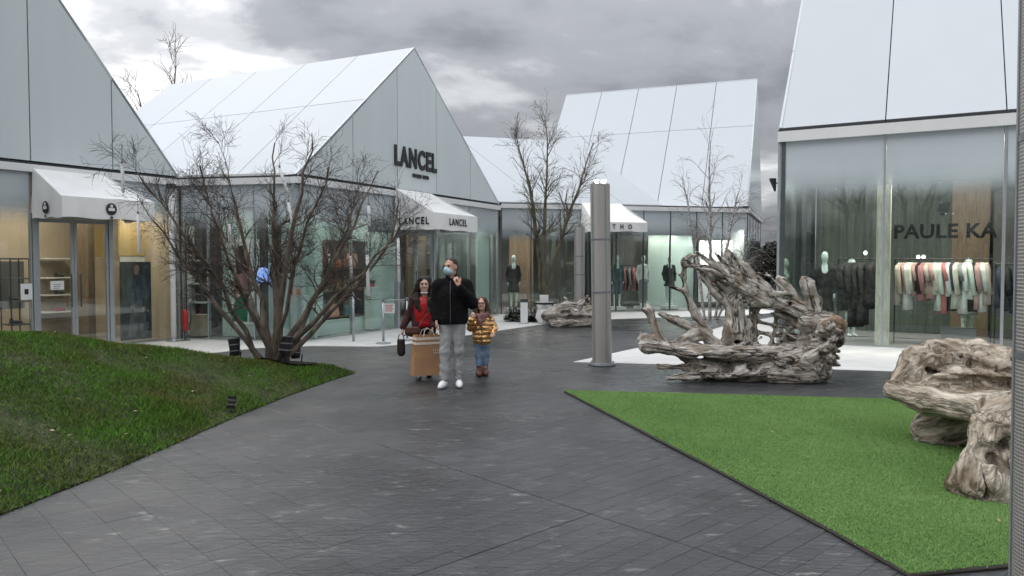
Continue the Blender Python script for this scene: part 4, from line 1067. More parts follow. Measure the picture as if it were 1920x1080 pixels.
# bare trees across the court, behind the viewer: the shop windows mirror them
for lab, x, y, h, sd in (('bare tree across the court mirrored in the corner shop window', -3.6, -5.0, 6.5, 61), ('taller bare tree across the court mirrored beside the coat rail', -8.5, -7.5, 8.0, 67), ('bare tree across the court mirrored in the middle shop panes', 3.0, -8.0, 7.0, 71), ('bare tree across the court mirrored in the boutique window', 12.0, -3.0, 7.0, 73)):
    tree('bare_tree', lab, (x, y, 0), [([(0, 0, 0), (.1, 0, h * .3), (-.5, .1, h * .65), (-.9, 0, h)], [.16, .12, .07, .015]), ([(0, 0, .3), (.5, .2, h * .4), (1.1, .2, h * .85)], [.13, .08, .015]), ([(0, 0, .4), (-.2, -.5, h * .45), (.3, -.9, h * .9)], [.12, .08, .015])],
         [(2.6, .8, 2.0, .6, .3, .5, 6, .2), (3.0, .4, 1.0, .6, .2, .6, 5, .1), (3.0, .2, .5, .6, .2, .7, 3, .0)], sd, trunk_side=6, group='bare trees across the court')

# soil patch and floodlights at the foot of the big tree
def floodlight(label, p, tilt, az, sc=1.0):
    r = thing('floodlight', label, 'floodlight', p, 'black garden floodlights')
    o = np.array(p, float); ax = np.array([math.sin(tilt) * math.cos(az), math.sin(tilt) * math.sin(az), math.cos(tilt)])
    rt = np.array([-math.sin(az), math.cos(az), 0])
    b = o + np.array([0, 0, .10 * sc])
    MB().lathe([(.05 * sc, 0), (.05 * sc, .012), (.012, .014), (.012, .06 * sc)], p, 12).out('ground_plate', 'rubber', r)
    mb = MB(); mb.tube([o + np.array([0, 0, .04 * sc]), o + rt * .09 * sc + np.array([0, 0, .05 * sc]), o + rt * .105 * sc + np.array([0, 0, .16 * sc])], .012 * sc, 6)
    mb.tube([o + np.array([0, 0, .04 * sc]), o - rt * .09 * sc + np.array([0, 0, .05 * sc]), o - rt * .105 * sc + np.array([0, 0, .16 * sc])], .012 * sc, 6); mb.out('bracket', 'rubber', r)
    prof = [(0.0, .062), (.04, .075), (.09, .082), (.14, .085), (.20, .088), (.26, .094), (.285, .096), (.286, .08), (.27, .078)]
    hb = MB().tube([b + ax * h * sc for h, _ in prof], [q * sc for _, q in prof], 18); ho = hb.out('housing', 'rubber', r)
    for h in (.09, .19): MB().tube([b + ax * (h - .008) * sc, b + ax * (h + .008) * sc], .094 * sc, 18).out('ring', 'ringgrey', ho)
    MB().tube([b + ax * .268 * sc, b + ax * .272 * sc], .079 * sc, 18).out('lens', 'darksteel', r)
    return r
def lz(x, y): return float(lawn_h(np.array([x]), np.array([y]))[0])
soilp = [(TX + .55 * math.cos(a) * (1 + .15 * math.sin(3 * a)) + .1, TY - .05 + .33 * math.sin(a)) for a in np.arange(0, 6.28, .35)]
M['soilbare'] = mat('bare_soil', (0.028, 0.024, 0.018), rough=0.95, var=0.4, scale=20, bump=0.6, bscale=40)
mbs = MB(); cz = [lz(x, y) + .045 for x, y in soilp]
mbs.add([(TX, TY, lz(TX, TY) + .06)] + [(x, y, z) for (x, y), z in zip(soilp, cz)], [(0, i + 1, (i + 1) % len(soilp) + 1) for i in range(len(soilp))])
tag(mbs.out('tree_pit_soil', 'soilbare'), kind='structure')
floodlight('black ringed floodlight on the grass beside the bare tree', (-4.22, 11.35, lz(-4.22, 11.35) + .03), .12, 2.6, .95)
floodlight('black ringed floodlight touching the bare tree stems', (-3.36, 11.0, lz(-3.36, 11.0) + .04), .10, 0.5, 1.0)
floodlight('black floodlight half hidden behind the bare tree stems', (-3.42, 11.75, lz(-3.42, 11.75) + .03), .15, 2.0, 1.0)
floodlight('small black floodlight at the path edge of the mound', (-3.19, 8.42, lz(-3.19, 8.42) + .0), .2, 1.2, .5)

# white hanging light tubes in the tree
for i, (px, y0, y1, dy, lab) in enumerate([
    (234, 308, 362, -.6, 'white light tube hanging highest at the tree edge above the emblem awning'), (262, 402, 476, -.7, 'white light tube hanging in front of the ochre wall'),
    (329, 372, 446, -.5, 'white light tube hanging beside the white post'), (432, 420, 466, .1, 'short grey-white light tube low behind the middle stems'),
    (541, 316, 362, .1, 'tilted white light tube in the middle of the crown'), (557, 380, 462, .1, 'white light tube hanging straight below the tilted one'),
    (693, 386, 424, .2, 'short white light tube near the boutique gable edge'), (690, 478, 556, -.4, 'white light tube hanging in front of the handbag window'),
    (659, 480, 524, .4, 'thin white light tube before the upper handbag shelf'), (748, 447, 530, .1, 'white light tube hanging beside the boutique door')]):
    D = TY + dy; k = D / 1400; x = (px - 960) * k; z1 = 1.75 - (y0 - 490) * k; z0 = 1.75 - (y1 - 490) * k
    tilt = .12 if 'tilted' in lab else .008
    o = thing('light_tube', lab, 'light tube', (x, D, z0), 'hanging light tubes')
    MB().tube([(x, D, z0), (x, D, z0 + .012), (x - tilt * .5, D, (z0 + z1) / 2), (x - tilt, D, z1 - .012), (x - tilt, D, z1)], [.014, .023, .023, .023, .014], 10).out('tube', 'led', o, True)
    MB().tube([(x - tilt, D, z1), (x - tilt, D, z1 + .04)], .016, 8).out('cap', 'ringgrey', o)
    MB().tube([(x - tilt, D, z1 + .04), (x - tilt - .02, D + .03, z1 + .30)], .003, 4).out('cord', 'rubber', o)

# ------------------------------------------------------------------ light columns
def light_column(label, x, y, h, r, lean=0.0, lit=True, nseg=36):
    root = thing('light_column', label, 'light column', (x, y, 0.0), 'woven metal light columns')
    def ax(z): return np.array([x - lean * z, y, z])
    V = []; W = []; zs = np.linspace(.05, h, 13); F = []
    for z in zs:
        c = ax(z)
        for k in range(nseg): a = 2 * math.pi * k / nseg; V.append(c + np.array([r * math.cos(a), r * math.sin(a), 0])); W.append((a * r, z, 0))
    n = nseg
    for i in range(len(zs) - 1):
        for k in range(n): q = (k + 1) % n; F.append((i * n + k, i * n + q, (i + 1) * n + q, (i + 1) * n + k))
    o = mk('mesh_sleeve', V, F, 'weave', root, smooth=True)
    at = o.data.attributes.new('weave', 'FLOAT_VECTOR', 'POINT'); at.data.foreach_set('vector', np.array(W, np.float32).ravel())
    for z in (h * .40 if h > 2.9 else h * .5, h * .69):
        MB().tube([ax(z), ax(z + .03)], r + .004, nseg).out('band', 'ringgrey', root)
    for a in (2.6, 3.7, 5.2, 0.2):
        MB().tube([ax(.05) + np.array([(r + .006) * math.cos(a), (r + .006) * math.sin(a), 0]), ax(h) + np.array([(r + .006) * math.cos(a), (r + .006) * math.sin(a), 0])], .006, 5).out('rib', 'steel', root)
    MB().lathe([(r * 1.42, 0), (r * 1.45, .012), (r * 1.42, .03), (r * 1.1, .034), (r * 1.06, .05), (r, .055)], (x, y, 0.002), 32).out('base_plate', 'ringgrey', root)
    for k in range(6):
        a = k * math.pi / 3 + .3; MB().lathe([(.016, 0), (.016, .02), (.008, .034)], (x + r * 1.28 * math.cos(a), y + r * 1.28 * math.sin(a), .032), 6).out('bolt', 'steel', root)
    c = ax(h); MB().lathe([(r * .98, -.03), (r * .98, -.02), (r * .1, -.015)], c, nseg).out('cap', 'darksteel', root)
    for k in range(4):
        a = k * math.pi / 2 + .75; p = c + np.array([r * .55 * math.cos(a), r * .55 * math.sin(a), -.012])
        lb = MB().lathe([(.05, 0), (.052, .05), (.056, .062)], p, 12).out('lamp_head', 'steel', root)
        if lit and k >= 1: MB().lathe([(.046, .0), (.046, .008)], p + np.array([0, 0, .060]), 12).out('lens', 'lit', lb)
        if lit and k >= 1:
            fr_ = p + np.array([0, -.05, .035]); MB().tube([fr_, fr_ + np.array([0, -.01, 0])], .026, 10).out('lens', 'lit', lb)
    return root
light_column('tall woven metal light column with lit lamps standing in the middle of the court', 1.52, 12.56, 3.04, .163, lean=.016)
light_column('distant woven metal light column half hidden behind the taller one', 1.93, 21.4, 2.72, .15, lit=False)
light_column('near woven metal column cut by the right edge of the picture', 2.412, 3.25, 3.3, .17, lean=.006, nseg=64)

# ------------------------------------------------------------------ driftwood
def driftwood(label, fl, m, cuts=(), amp=0.020, name='driftwood_bench', cat='driftwood bench'):
    V, F = fl.mesh(); A, Ct = fl.axes_at()
    G = V - 0.86 * (Ct + A * ((V - Ct) * A).sum(1, keepdims=True))
    # let the grain flow from limb to limb: average it over neighbouring vertices
    for _ in range(8):
        acc = np.zeros_like(G); cnt = np.zeros(len(G))
        for k in range(4):
            for q in (1, 3): acc += np.stack([np.bincount(F[:, k], G[F[:, (k + q) % 4], c], len(G)) for c in range(3)], 1)
            cnt += 2 * np.bincount(F[:, k], minlength=len(G))
        G = G * .4 + acc / cnt[:, None] * .6
    N = grad_normals(V, F)
    d = amp * 1.2 * fbm(G * 11, 4, 4) - amp * 1.3 * np.maximum(0, .45 - np.abs(fbm(G * 16, 3, 8))) + amp * 1.1 * fbm(V * 5, 4, 2)
    V = V + N * d[:, None]
    V[:, 2] = np.maximum(V[:, 2], 0.004)
    o = mk(name, V, F, m, smooth=True); tag(o, label, cat, 'driftwood root benches')
    at = o.data.attributes.new('grain', 'FLOAT_VECTOR', 'POINT'); at.data.foreach_set('vector', G.astype(np.float32).ravel())
    return o

def bench_centre():
    ox, oy = 3.36, 11.0
    f = Field((ox - 1.7, oy - .75, -.05), (ox + 1.75, oy + .75, 2.05), .0125)
    def C(*a, k=.035, sq=(1, 1, 1)):
        # pairs of (x,y,z,r)
        for p, q in zip(a[:-1], a[1:]): f.cone((ox + p[0], oy + p[1], p[2]), (ox + q[0], oy + q[1], q[2]), p[3], q[3], k, False, sq)
    def E(x, y, z, rx, ry, rz, k=.06, axis=(1, 0, .2)): f.ell((ox + x, oy + y, z), (rx, ry, rz), k, False, 0, axis)
    def X(x, y, z, r, k=.03): f.ell((ox + x, oy + y, z), r, k, True)
    # seat
    C((-1.40, -.12, .52, .105), (-.7, -.2, .42, .09), (.2, -.25, .40, .095), (1.0, -.2, .42, .13))
    C((-1.35, .05, .53, .09), (-.5, .1, .43, .09), (.9, .15, .42, .12))
    C((-1.1, -.05, .47, .09), (.9, -.05, .41, .10))
    E(-1.38, -.05, .50, .12, .16, .12)
    # underside roots and base
    C((-.95, -.1, .40, .06), (-.55, -.05, .22, .09), (-.2, 0, .14, .13))
    C((-.5, .05, .40, .08), (-.25, .05, .2, .10)); C((.1, -.1, .40, .12), (.25, -.1, .15, .16))
    C((-1.22, -.15, .205, .045), (-.7, -.15, .20, .055), (-.35, -.1, .17, .08))
    C((-1.08, -.2, .05, .05), (-.6, -.15, .09, .09), (.1, -.1, .14, .16), (.7, 0, .2, .24))
    C((-.5, .2, .06, .07), (.3, .2, .14, .17), (.9, .2, .2, .22))
    E(.78, 0, .25, .46, .42, .27); E(.35, .0, .20, .55, .36, .21); E(.05, -.05, .15, .5, .28, .16); C((.4, -.3, .10, .12), (.9, -.36, .10, .12), (1.12, -.2, .10, .14));  E(1.08, .05, .36, .26, .40, .33); E(.95, -.22, .30, .3, .2, .24)
    C((.5, -.33, .32, .10), (.95, -.38, .22, .12), (1.12, -.28, .12, .10)); C((.85, -.4, .36, .08), (1.2, -.3, .5, .10))
    # right root head
    E(1.24, .08, .72, .20, .28, .22); C((1.0, .05, .86, .14), (1.25, .02, .84, .17), (1.40, -.02, .80, .15)); C((1.2, -.1, .5, .14), (1.38, -.1, .62, .12), (1.46, -.08, .74, .10))
    for i in range(16):
        a = i * 2.4; C((1.18 + .1 * math.cos(a), -.1 + .3 * math.sin(a), .30 + .035 * i, .07), (1.30 + .10 * math.cos(a * 1.7), -.18 + .3 * math.sin(a * 1.3), .24 + .035 * i, .03), k=.02)
    # left prongs
    C((-1.15, -.02, .56, .075), (-1.28, .02, .86, .055), (-1.33, .05, 1.02, .05), (-1.37, .06, 1.17, .02)); C((-1.33, .05, 1.02, .045), (-1.45, .03, 1.06, .02)); C((-1.2, 0, .60, .07), (-1.42, -.03, .66, .05), (-1.5, -.05, .62, .03))
    C((-.30, .12, .52, .09), (-.62, .12, .72, .07), (-.92, .1, .87, .065), (-1.16, .1, .97, .03)); C((-.9, .02, .58, .05), (-.62, .08, .70, .06)); C((-.5, .1, .62, .06), (-.75, .02, .58, .04))
    C((-.42, .18, .70, .085), (-.60, .18, .95, .065), (-.76, .17, 1.28, .05), (-.80, .16, 1.50, .038), (-.79, .15, 1.76, .03)); C((-.76, .17, 1.28, .035), (-.88, .13, 1.34, .03), (-1.0, .1, 1.37, .022)); C((-.80, .16, 1.5, .02), (-.87, .15, 1.56, .014)); C((-.79, .15, 1.72, .03), (-.70, .16, 1.82, .02), (-.5, .15, 1.86, .018))
    C((-.79, .15, 1.70, .035), (-.60, .14, 1.68, .035), (-.42, .12, 1.64, .05))
    # central post
    C((-.02, .08, .42, .17), (-.03, .10, .8, .13), (-.05, .12, 1.15, .14), (.05, .1, 1.3, .12)); C((.12, .1, .45, .10), (.16, .12, .8, .06), (.12, .12, 1.1, .08)); C((-.2, .05, .45, .08), (-.12, .08, .8, .07))
    # swept fan of roots
    C((.62, .1, 1.12, .10), (.15, .08, 1.38, .10), (-.25, .05, 1.66, .06), (-.62, .08, 1.88, .02))
    C((.40, .02, 1.15, .08), (-.05, .0, 1.42, .09), (-.32, .02, 1.68, .055), (-.55, .05, 1.80, .025), k=.02)
    C((.05, .1, 1.22, .10), (-.25, .12, 1.42, .07), (-.48, .12, 1.60, .045), (-.60, .1, 1.66, .03), k=.02)
    C((-.05, .12, 1.05, .10), (-.32, .15, 1.30, .07), (-.50, .16, 1.55, .05), (-.58, .14, 1.72, .03), k=.02)
    C((.45, .16, 1.22, .09), (.20, .20, 1.52, .06), (.02, .2, 1.78, .05), (-.12, .18, 1.93, .02), k=.02)
    C((.70, .14, 1.12, .08), (.42, .2, 1.40, .06), (.15, .2, 1.68, .045), (-.08, .2, 1.86, .03), k=.02)
    C((.02, .2, 1.5, .05), (-.08, .22, 1.8, .05), (-.14, .22, 1.95, .02), k=.02); C((-.1, .05, 1.5, .04), (-.3, .05, 1.82, .03), (-.4, .05, 1.92, .015), k=.02)
    C((-.2, -.02, 1.55, .05), (-.45, .0, 1.84, .022), k=.015); C((-.1, -.02, 1.6, .04), (-.36, .0, 1.9, .016), k=.015)
    # beam to the right root
    C((.0, .1, 1.18, .12), (.45, .1, 1.16, .11), (.75, .08, 1.08, .10), (1.12, .08, .90, .12)); C((.3, .05, 1.25, .07), (.62, .05, 1.27, .045), (.80, .05, 1.26, .02)); C((.55, .12, .98, .06), (.85, .12, .86, .07), (1.1, .08, .72, .09))
    # fingers on the right
    C((.98, .04, 1.46, .085), (1.02, .04, 1.40, .105), (1.10, .05, 1.15, .12), (1.14, .04, .85, .14), (1.12, 0, .55, .15), sq=(1, 1.25, 1)); C((.60, .1, 1.50, .045), (.68, .1, 1.44, .06), (.85, .1, 1.2, .07), (1.02, .08, .95, .09))
    C((.42, .1, 1.58, .014), (.62, .1, 1.38, .024), (.92, .08, 1.14, .035), k=.015); C((1.2, .1, 1.2, .035), (1.22, .1, 1.0, .05)); C((.75, .18, 1.3, .035), (.95, .14, 1.1, .05))
    # lattice between post and root
    C((.33, .18, 1.12, .07), (.26, .18, .85, .05), (.34, .18, .48, .07)); C((.58, .16, 1.05, .05), (.60, .16, .8, .04), (.52, .16, .5, .06)); C((.30, .2, .86, .045), (.6, .18, .78, .05), (.95, .15, .80, .06)); C((.75, .16, 1.0, .05), (.80, .16, .78, .04), (.70, .16, .55, .05)); C((.2, .25, .7, .05), (.5, .25, .66, .05), (.9, .2, .6, .07))
    C((.62, .08, .72, .035), (.88, .06, .60, .04), (1.02, .05, .50, .06)); C((.9, .1, .9, .05), (.96, .06, .70, .05), (1.05, .02, .5, .06))
    rs_ = random.Random(9)
    for i in range(16):
        x0 = rs_.uniform(-.25, .7); z0 = 1.18 + rs_.uniform(0, .35) - .25 * max(0, x0); y0 = rs_.uniform(-.1, .22); L = rs_.uniform(.35, .62); a = rs_.uniform(2.05, 2.75)
        C((x0, y0, z0, .035), (x0 + L * .6 * math.cos(a), y0 + rs_.uniform(-.05, .05), z0 + L * .6 * math.sin(a), .022), (x0 + L * math.cos(a + .15), y0 + rs_.uniform(-.08, .08), z0 + L * math.sin(a + .15), .007), k=.012)
    for i in range(12):
        x0 = rs_.uniform(.2, 1.1); z0 = rs_.uniform(.5, 1.05); a = rs_.uniform(0, 6.28); L = rs_.uniform(.15, .4)
        C((x0, .1, z0, .03), (x0 + L * .5 * math.cos(a), rs_.uniform(-.1, .2), z0 + L * .5 * math.sin(a), .022), (x0 + L * math.cos(a + .4), rs_.uniform(-.1, .2), z0 + L * math.sin(a + .4), .014), k=.012)
    # eyes and hollows
    X(-.24, -.28, .20, (.10, .2, .075)); X(.10, -.34, .22, (.11, .16, .075)); X(.42, .05, .57, (.09, .6, .07)); X(-.02, -.15, .56, (.10, .3, .045)); X(.62, -.42, .30, (.08, .10, .05)); X(1.05, -.45, .38, (.07, .12, .10)); X(1.36, -.24, .55, (.10, .14, .07)); X(.75, -.05, 1.12, (.035, .2, .03)); X(.5, -.0, 1.03, (.10, .25, .04)); X(-.62, -.1, .34, (.08, .5, .035)); X(1.25, -.2, .48, (.06, .15, .05)); X(1.0, -.28, 1.0, (.03, .3, .05))
    X(-.45, .0, 1.12 + .15, (.05, .3, .09)); X(.15, .1, 1.02, (.03, .4, .12))
    # flatten the seat
    sl, Xx, Yy, Zz = f._sub((ox - 1.05, oy - .75, .50), (ox + .98, oy - .02, .68)); f.f[sl] = np.maximum(f.f[sl], (.0 * Xx + .0 * Yy + np.minimum(Zz - .505, 9) * 1.0).astype(np.float32))
    o = driftwood('large grey driftwood root bench with upswept roots in front of the corner shop', f, 'drift')
    g = Field((ox + 1.0, oy - .5, .5), (ox + 1.75, oy + .4, 1.15), .016); g.ell((ox + 1.33, oy - .16, .84), (.17, .085, .125), .02)
    V, F = g.mesh(); V = V + grad_normals(V, F) * (.022 * fbm(V * 12, 4, 6))[:, None]; c = mk('broken_end', V, F, 'cutwood', o, True)
    return o
bench_centre()

def bench_right():
    f = Field((3.05, 5.0, -.05), (5.35, 7.75, 1.15), .0125)
    def C(*a, k=.05, sq=(1, 1, 1)):
        for p, q in zip(a[:-1], a[1:]): f.cone(p[:3], q[:3], p[3], q[3], k, False, sq)
    E = lambda c, r, k=.08, axis=(.5, -.8, 0): f.ell(c, r, k, False, 0, axis)
    X = lambda c, r: f.ell(c, r, .03, True)
    # seat: a broad tongue
    C((3.58, 7.0, .53, .10), (3.80, 6.72, .50, .12), (4.0, 6.25, .48, .13), (4.1, 5.85, .47, .15), k=.08)
    C((3.75, 7.1, .55, .09), (4.1, 6.8, .53, .12), (4.45, 6.4, .52, .14), (4.75, 6.1, .52, .16), k=.08)
    C((3.9, 6.85, .52, .12), (4.3, 6.4, .52, .13), (4.5, 6.0, .50, .16), k=.08)
    # backrest lumps
    C((3.72, 7.15, .62, .09), (3.92, 7.25, .78, .11), (4.2, 7.25, .80, .15), (4.5, 7.15, .82, .16), (4.85, 6.95, .72, .17), (5.1, 6.7, .68, .16), k=.07)
    E((4.25, 7.22, .86, ), (.22, .16, .13)); E((3.98, 7.22, .80), (.16, .10, .12)); E((4.55, 7.08, .80), (.24, .17, .15)); C((3.85, 7.0, .60, .05), (4.02, 7.12, .76, .05), k=.03); C((3.6, 7.05, .58, .06), (3.8, 7.15, .72, .07))
    E((4.9, 6.6, .6), (.26, .32, .2)); E((4.45, 6.98, .64), (.5, .2, .16)); E((4.85, 6.75, .62), (.35, .3, .2)); E((4.62, 6.75, .60), (.4, .3, .12)); E((5.05, 6.3, .58), (.3, .4, .2))
    for i in range(26):
        a = i * 2.399; x = 3.85 + 1.15 * ((i * .618) % 1); y = 7.22 - (x - 3.85) * .30; C((x, y - .10, .66 + .1 * math.sin(a), .07), (x + .10 * math.cos(a), y - .12 + .05 * math.sin(a * 2), .80 + .10 * math.sin(a * 1.3), .05), k=.025)
    for i in range(14):
        x = 3.66 + .07 * i; y = 7.0 - .085 * i; C((x, y, .52 + .02 * math.sin(i * 2.2), .085), (x + .05, y - .06, .50 + .025 * math.sin(i * 1.7), .08), k=.03)
    # rear foot log
    C((3.98, 7.12, .14, .14), (4.15, 6.95, .22, .17), (4.35, 6.7, .36, .17), (4.5, 6.5, .46, .15), k=.05); C((4.08, 7.0, .10, .10), (4.4, 6.75, .18, .12), (4.7, 6.5, .3, .12))
    # near leg
    C((3.42, 5.40, .10, .15), (3.50, 5.48, .26, .145), (3.62, 5.60, .45, .15), (3.80, 5.82, .52, .17), k=.06); C((3.34, 5.50, .07, .10), (3.46, 5.52, .25, .11)); C((3.52, 5.32, .06, .09), (3.62, 5.42, .30, .10), (3.72, 5.58, .48, .13))
    C((3.72, 5.45, .10, .10), (3.74, 5.50, .34, .09), (3.80, 5.6, .5, .12)); C((3.62, 5.62, .55, .10), (3.9, 5.75, .62, .12), (4.1, 5.8, .58, .14)); C((3.95, 5.7, .3, .12), (4.2, 6.0, .42, .15)); E((4.0, 5.82, .58), (.26, .2, .14))
    C((4.3, 5.7, .1, .14), (4.4, 5.9, .4, .16))
    # hollows
    X((3.46, 5.38, .36), (.075, .10, .075)); X((3.53, 5.42, .25), (.05, .10, .11)); X((3.58, 5.40, .16), (.022, .12, .12)); X((3.40, 5.30, .13), (.015, .1, .09)); X((3.62, 5.46, .40), (.06, .09, .05)); X((3.58, 5.36, .37), (.075, .10, .07)); X((3.52, 5.38, .28), (.06, .07, .09)); X((3.67, 5.33, .28), (.035, .12, .12)); X((3.66, 5.38, .45), (.05, .08, .04)); X((3.82, 5.46, .36), (.06, .1, .08)); X((3.95, 7.05, .72), (.035, .08, .045)); X((4.28, 7.02, .80), (.03, .1, .05)); X((4.06, 7.04, .70), (.10, .06, .04)); X((4.62, 6.86, .72), (.10, .1, .08)); X((4.68, 6.85, .80), (.06, .1, .06)); X((4.45, 6.9, .74), (.03, .1, .08))
    sl, Xx, Yy, Zz = f._sub((3.4, 5.9, .565), (4.7, 7.02, .70)); 
    keep = (Yy < 6.98 - (Xx - 3.6) * .20)
    f.f[sl] = np.where(keep, np.maximum(f.f[sl], Zz - .585 + .02 * np.sin(Xx * 5)), f.f[sl]).astype(np.float32)
    return driftwood('pale driftwood bench with hollow leg standing on the green turf', f, 'drift2', amp=.019)
bench_right()

def bench_small():
    ox, oy = 1.52, 19.9
    f = Field((ox - 1.0, oy - .6, -.05), (ox + 1.0, oy + .6, 1.0), .022)
    def C(*a, k=.05):
        for p, q in zip(a[:-1], a[1:]): f.cone((ox + p[0], oy + p[1], p[2]), (ox + q[0], oy + q[1], q[2]), p[3], q[3], k)
    C((-.6, 0, .30, .14), (0, 0, .34, .16), (.6, 0, .32, .14)); C((-.45, -.05, .12, .12), (.3, 0, .10, .13), (.7, 0, .15, .1)); C((-.6, 0, .3, .14), (-.3, .05, .5, .12), (.1, .05, .58, .10)); C((.1, .05, .45, .12), (.35, .05, .65, .09), (.5, .05, .82, .03)); C((0, .1, .5, .1), (-.08, .1, .72, .06)); C((.3, 0, .4, .12), (.7, 0, .55, .08), (.82, 0, .6, .04)); C((.4, .1, .4, .1), (.55, .1, .75, .04))
    f.ell((ox - .1, oy - .15, .4), (.12, .2, .06), .03, True); f.ell((ox + .3, oy - .15, .5), (.06, .3, .08), .03, True); f.ell((ox + .1, oy - .2, .22), (.2, .15, .05), .03, True); f.ell((ox - .4, oy - .2, .2), (.1, .15, .05), .03, True)
    return driftwood('small distant driftwood stump beside the white faceted planter', f, 'drift', amp=.02)
bench_small()
# ------------------------------------------------------------------ people
def head_sdf(f, c, turn, s=1.0, beard=False):
    """skull, jaw, nose, brow, ears; turn = heading of the face (0 faces the viewer, + to picture right)"""
    ct, st = math.cos(turn), math.sin(turn)
    def P(x, y, z): # y negative is forward
        return (c[0] + s * (x * ct - y * st), c[1] + s * (x * st + y * ct), c[2] + s * z)
    f.ell(P(0, .012, .03), (s * .078, s * .098, s * .093), .02, rz=turn)
    f.ell(P(0, -.018, -.045), (s * .062, s * .076, s * .074), .03, rz=turn)
    f.ell(P(0, -.055, -.088), (s * .030, s * .028, s * .024), .025, rz=turn)
    f.cone(P(0, -.090, .022), P(0, -.112, -.022), s * .010, s * .015, .012)
    f.cone(P(-.035, -.082, .034), P(.035, -.082, .034), s * .013, s * .013, .02)
    for sx in (-1, 1):
        f.ell(P(sx * .079, .012, -.004), (s * .012, s * .022, s * .032), .01, rz=turn)
        f.ell(P(sx * .042, -.066, -.022), (s * .022, s * .02, s * .018), .02, rz=turn)
        f.ell(P(sx * .031, -.098, .014), (s * .016, s * .012, s * .010), .012, True, rz=turn)
    return P

def hand_sdf(f, wrist, dirv, side, up, s=1.0, curl=.5):
    """palm, four unequal bent fingers and a thumb from the side of the palm"""
    w = np.array(wrist, float); d = np.array(dirv, float); d /= np.linalg.norm(d); sd = np.array(side, float); sd -= d * sd.dot(d); sd /= np.linalg.norm(sd)
    pn = np.cross(d, sd)
    if pn.dot(np.array(up)) < 0: pn = -pn
    for k in (-.5, .5): f.cone(w + sd * k * .035 * s, w + d * .075 * s + sd * k * .05 * s, .017 * s, .016 * s, .012)
    for k, L in ((-1.5, .062), (-.5, .075), (.5, .080), (1.5, .066)):
        b = w + d * .08 * s + sd * k * .019 * s; m = b + (d * math.cos(curl) + pn * math.sin(curl)) * L * .5 * s; e = m + (d * math.cos(curl * 2.2) + pn * math.sin(curl * 2.2)) * L * .5 * s
        f.cone(b, m, .0092 * s, .0085 * s, .004); f.cone(m, e, .0085 * s, .007 * s, .004)
    b = w + d * .02 * s + sd * .03 * s; m = b + (d * .7 + sd * .6 + pn * .3) * .045 * s; e = m + (d * .9 + pn * .4) * .03 * s
    f.cone(b, m, .013 * s, .011 * s, .008); f.cone(m, e, .0105 * s, .008 * s, .004)

def add_eyes(P, root, s, lips=True):
    for sx in (-1, 1):
        g = Field(np.array(P(sx * .031, -.088, .014)) - .03, np.array(P(sx * .031, -.088, .014)) + .03, .004); g.ell(P(sx * .031, -.086, .013), (.013 * s, .010 * s, .007 * s), .003); field_obj('eye', g, 'eye', root)
        g = Field(np.array(P(sx * .033, -.094, .034)) - .04, np.array(P(sx * .033, -.094, .034)) + .04, .004); g.cone(P(sx * .018, -.097, .034), P(sx * .050, -.084, .037), .005 * s, .004 * s, .003); field_obj('eyebrow', g, 'darkhair', root)
    if lips:
        g = Field(np.array(P(0, -.09, -.052)) - .05, np.array(P(0, -.09, -.052)) + .05, .004); g.cone(P(-.020, -.084, -.054), P(.020, -.084, -.054), .006 * s, .006 * s, .003); field_obj('lips', g, 'lip', root)

def W(root, loc): return np.array(loc)

def shoe(name, parent, m, heel, toe, h=.08, w=.045, sole=None):
    heel = np.array(heel); toe = np.array(toe); lo = np.minimum(heel, toe) - .12; hi = np.maximum(heel, toe) + .16; lo[2] = -.03
    f = Field(lo, hi, .008); d = toe - heel
    f.cone(heel + (0, 0, .045), heel + d * .55 + (0, 0, .045), w, w * 1.02, .03); f.cone(heel + d * .5 + (0, 0, .042), toe + (0, 0, .035), w * 1.05, w * .8, .03); f.cone(heel + (0, 0, .05), heel + (0, 0, h), w * .95, w * .85, .03); f.cone(heel + d * .2 + (0, 0, .07), heel + d * .6 + (0, 0, .06), w * .7, w * .6, .03)
    f.cut((0, 0, -1), -.004)
    o = field_obj(name, f, m, parent)
    return o

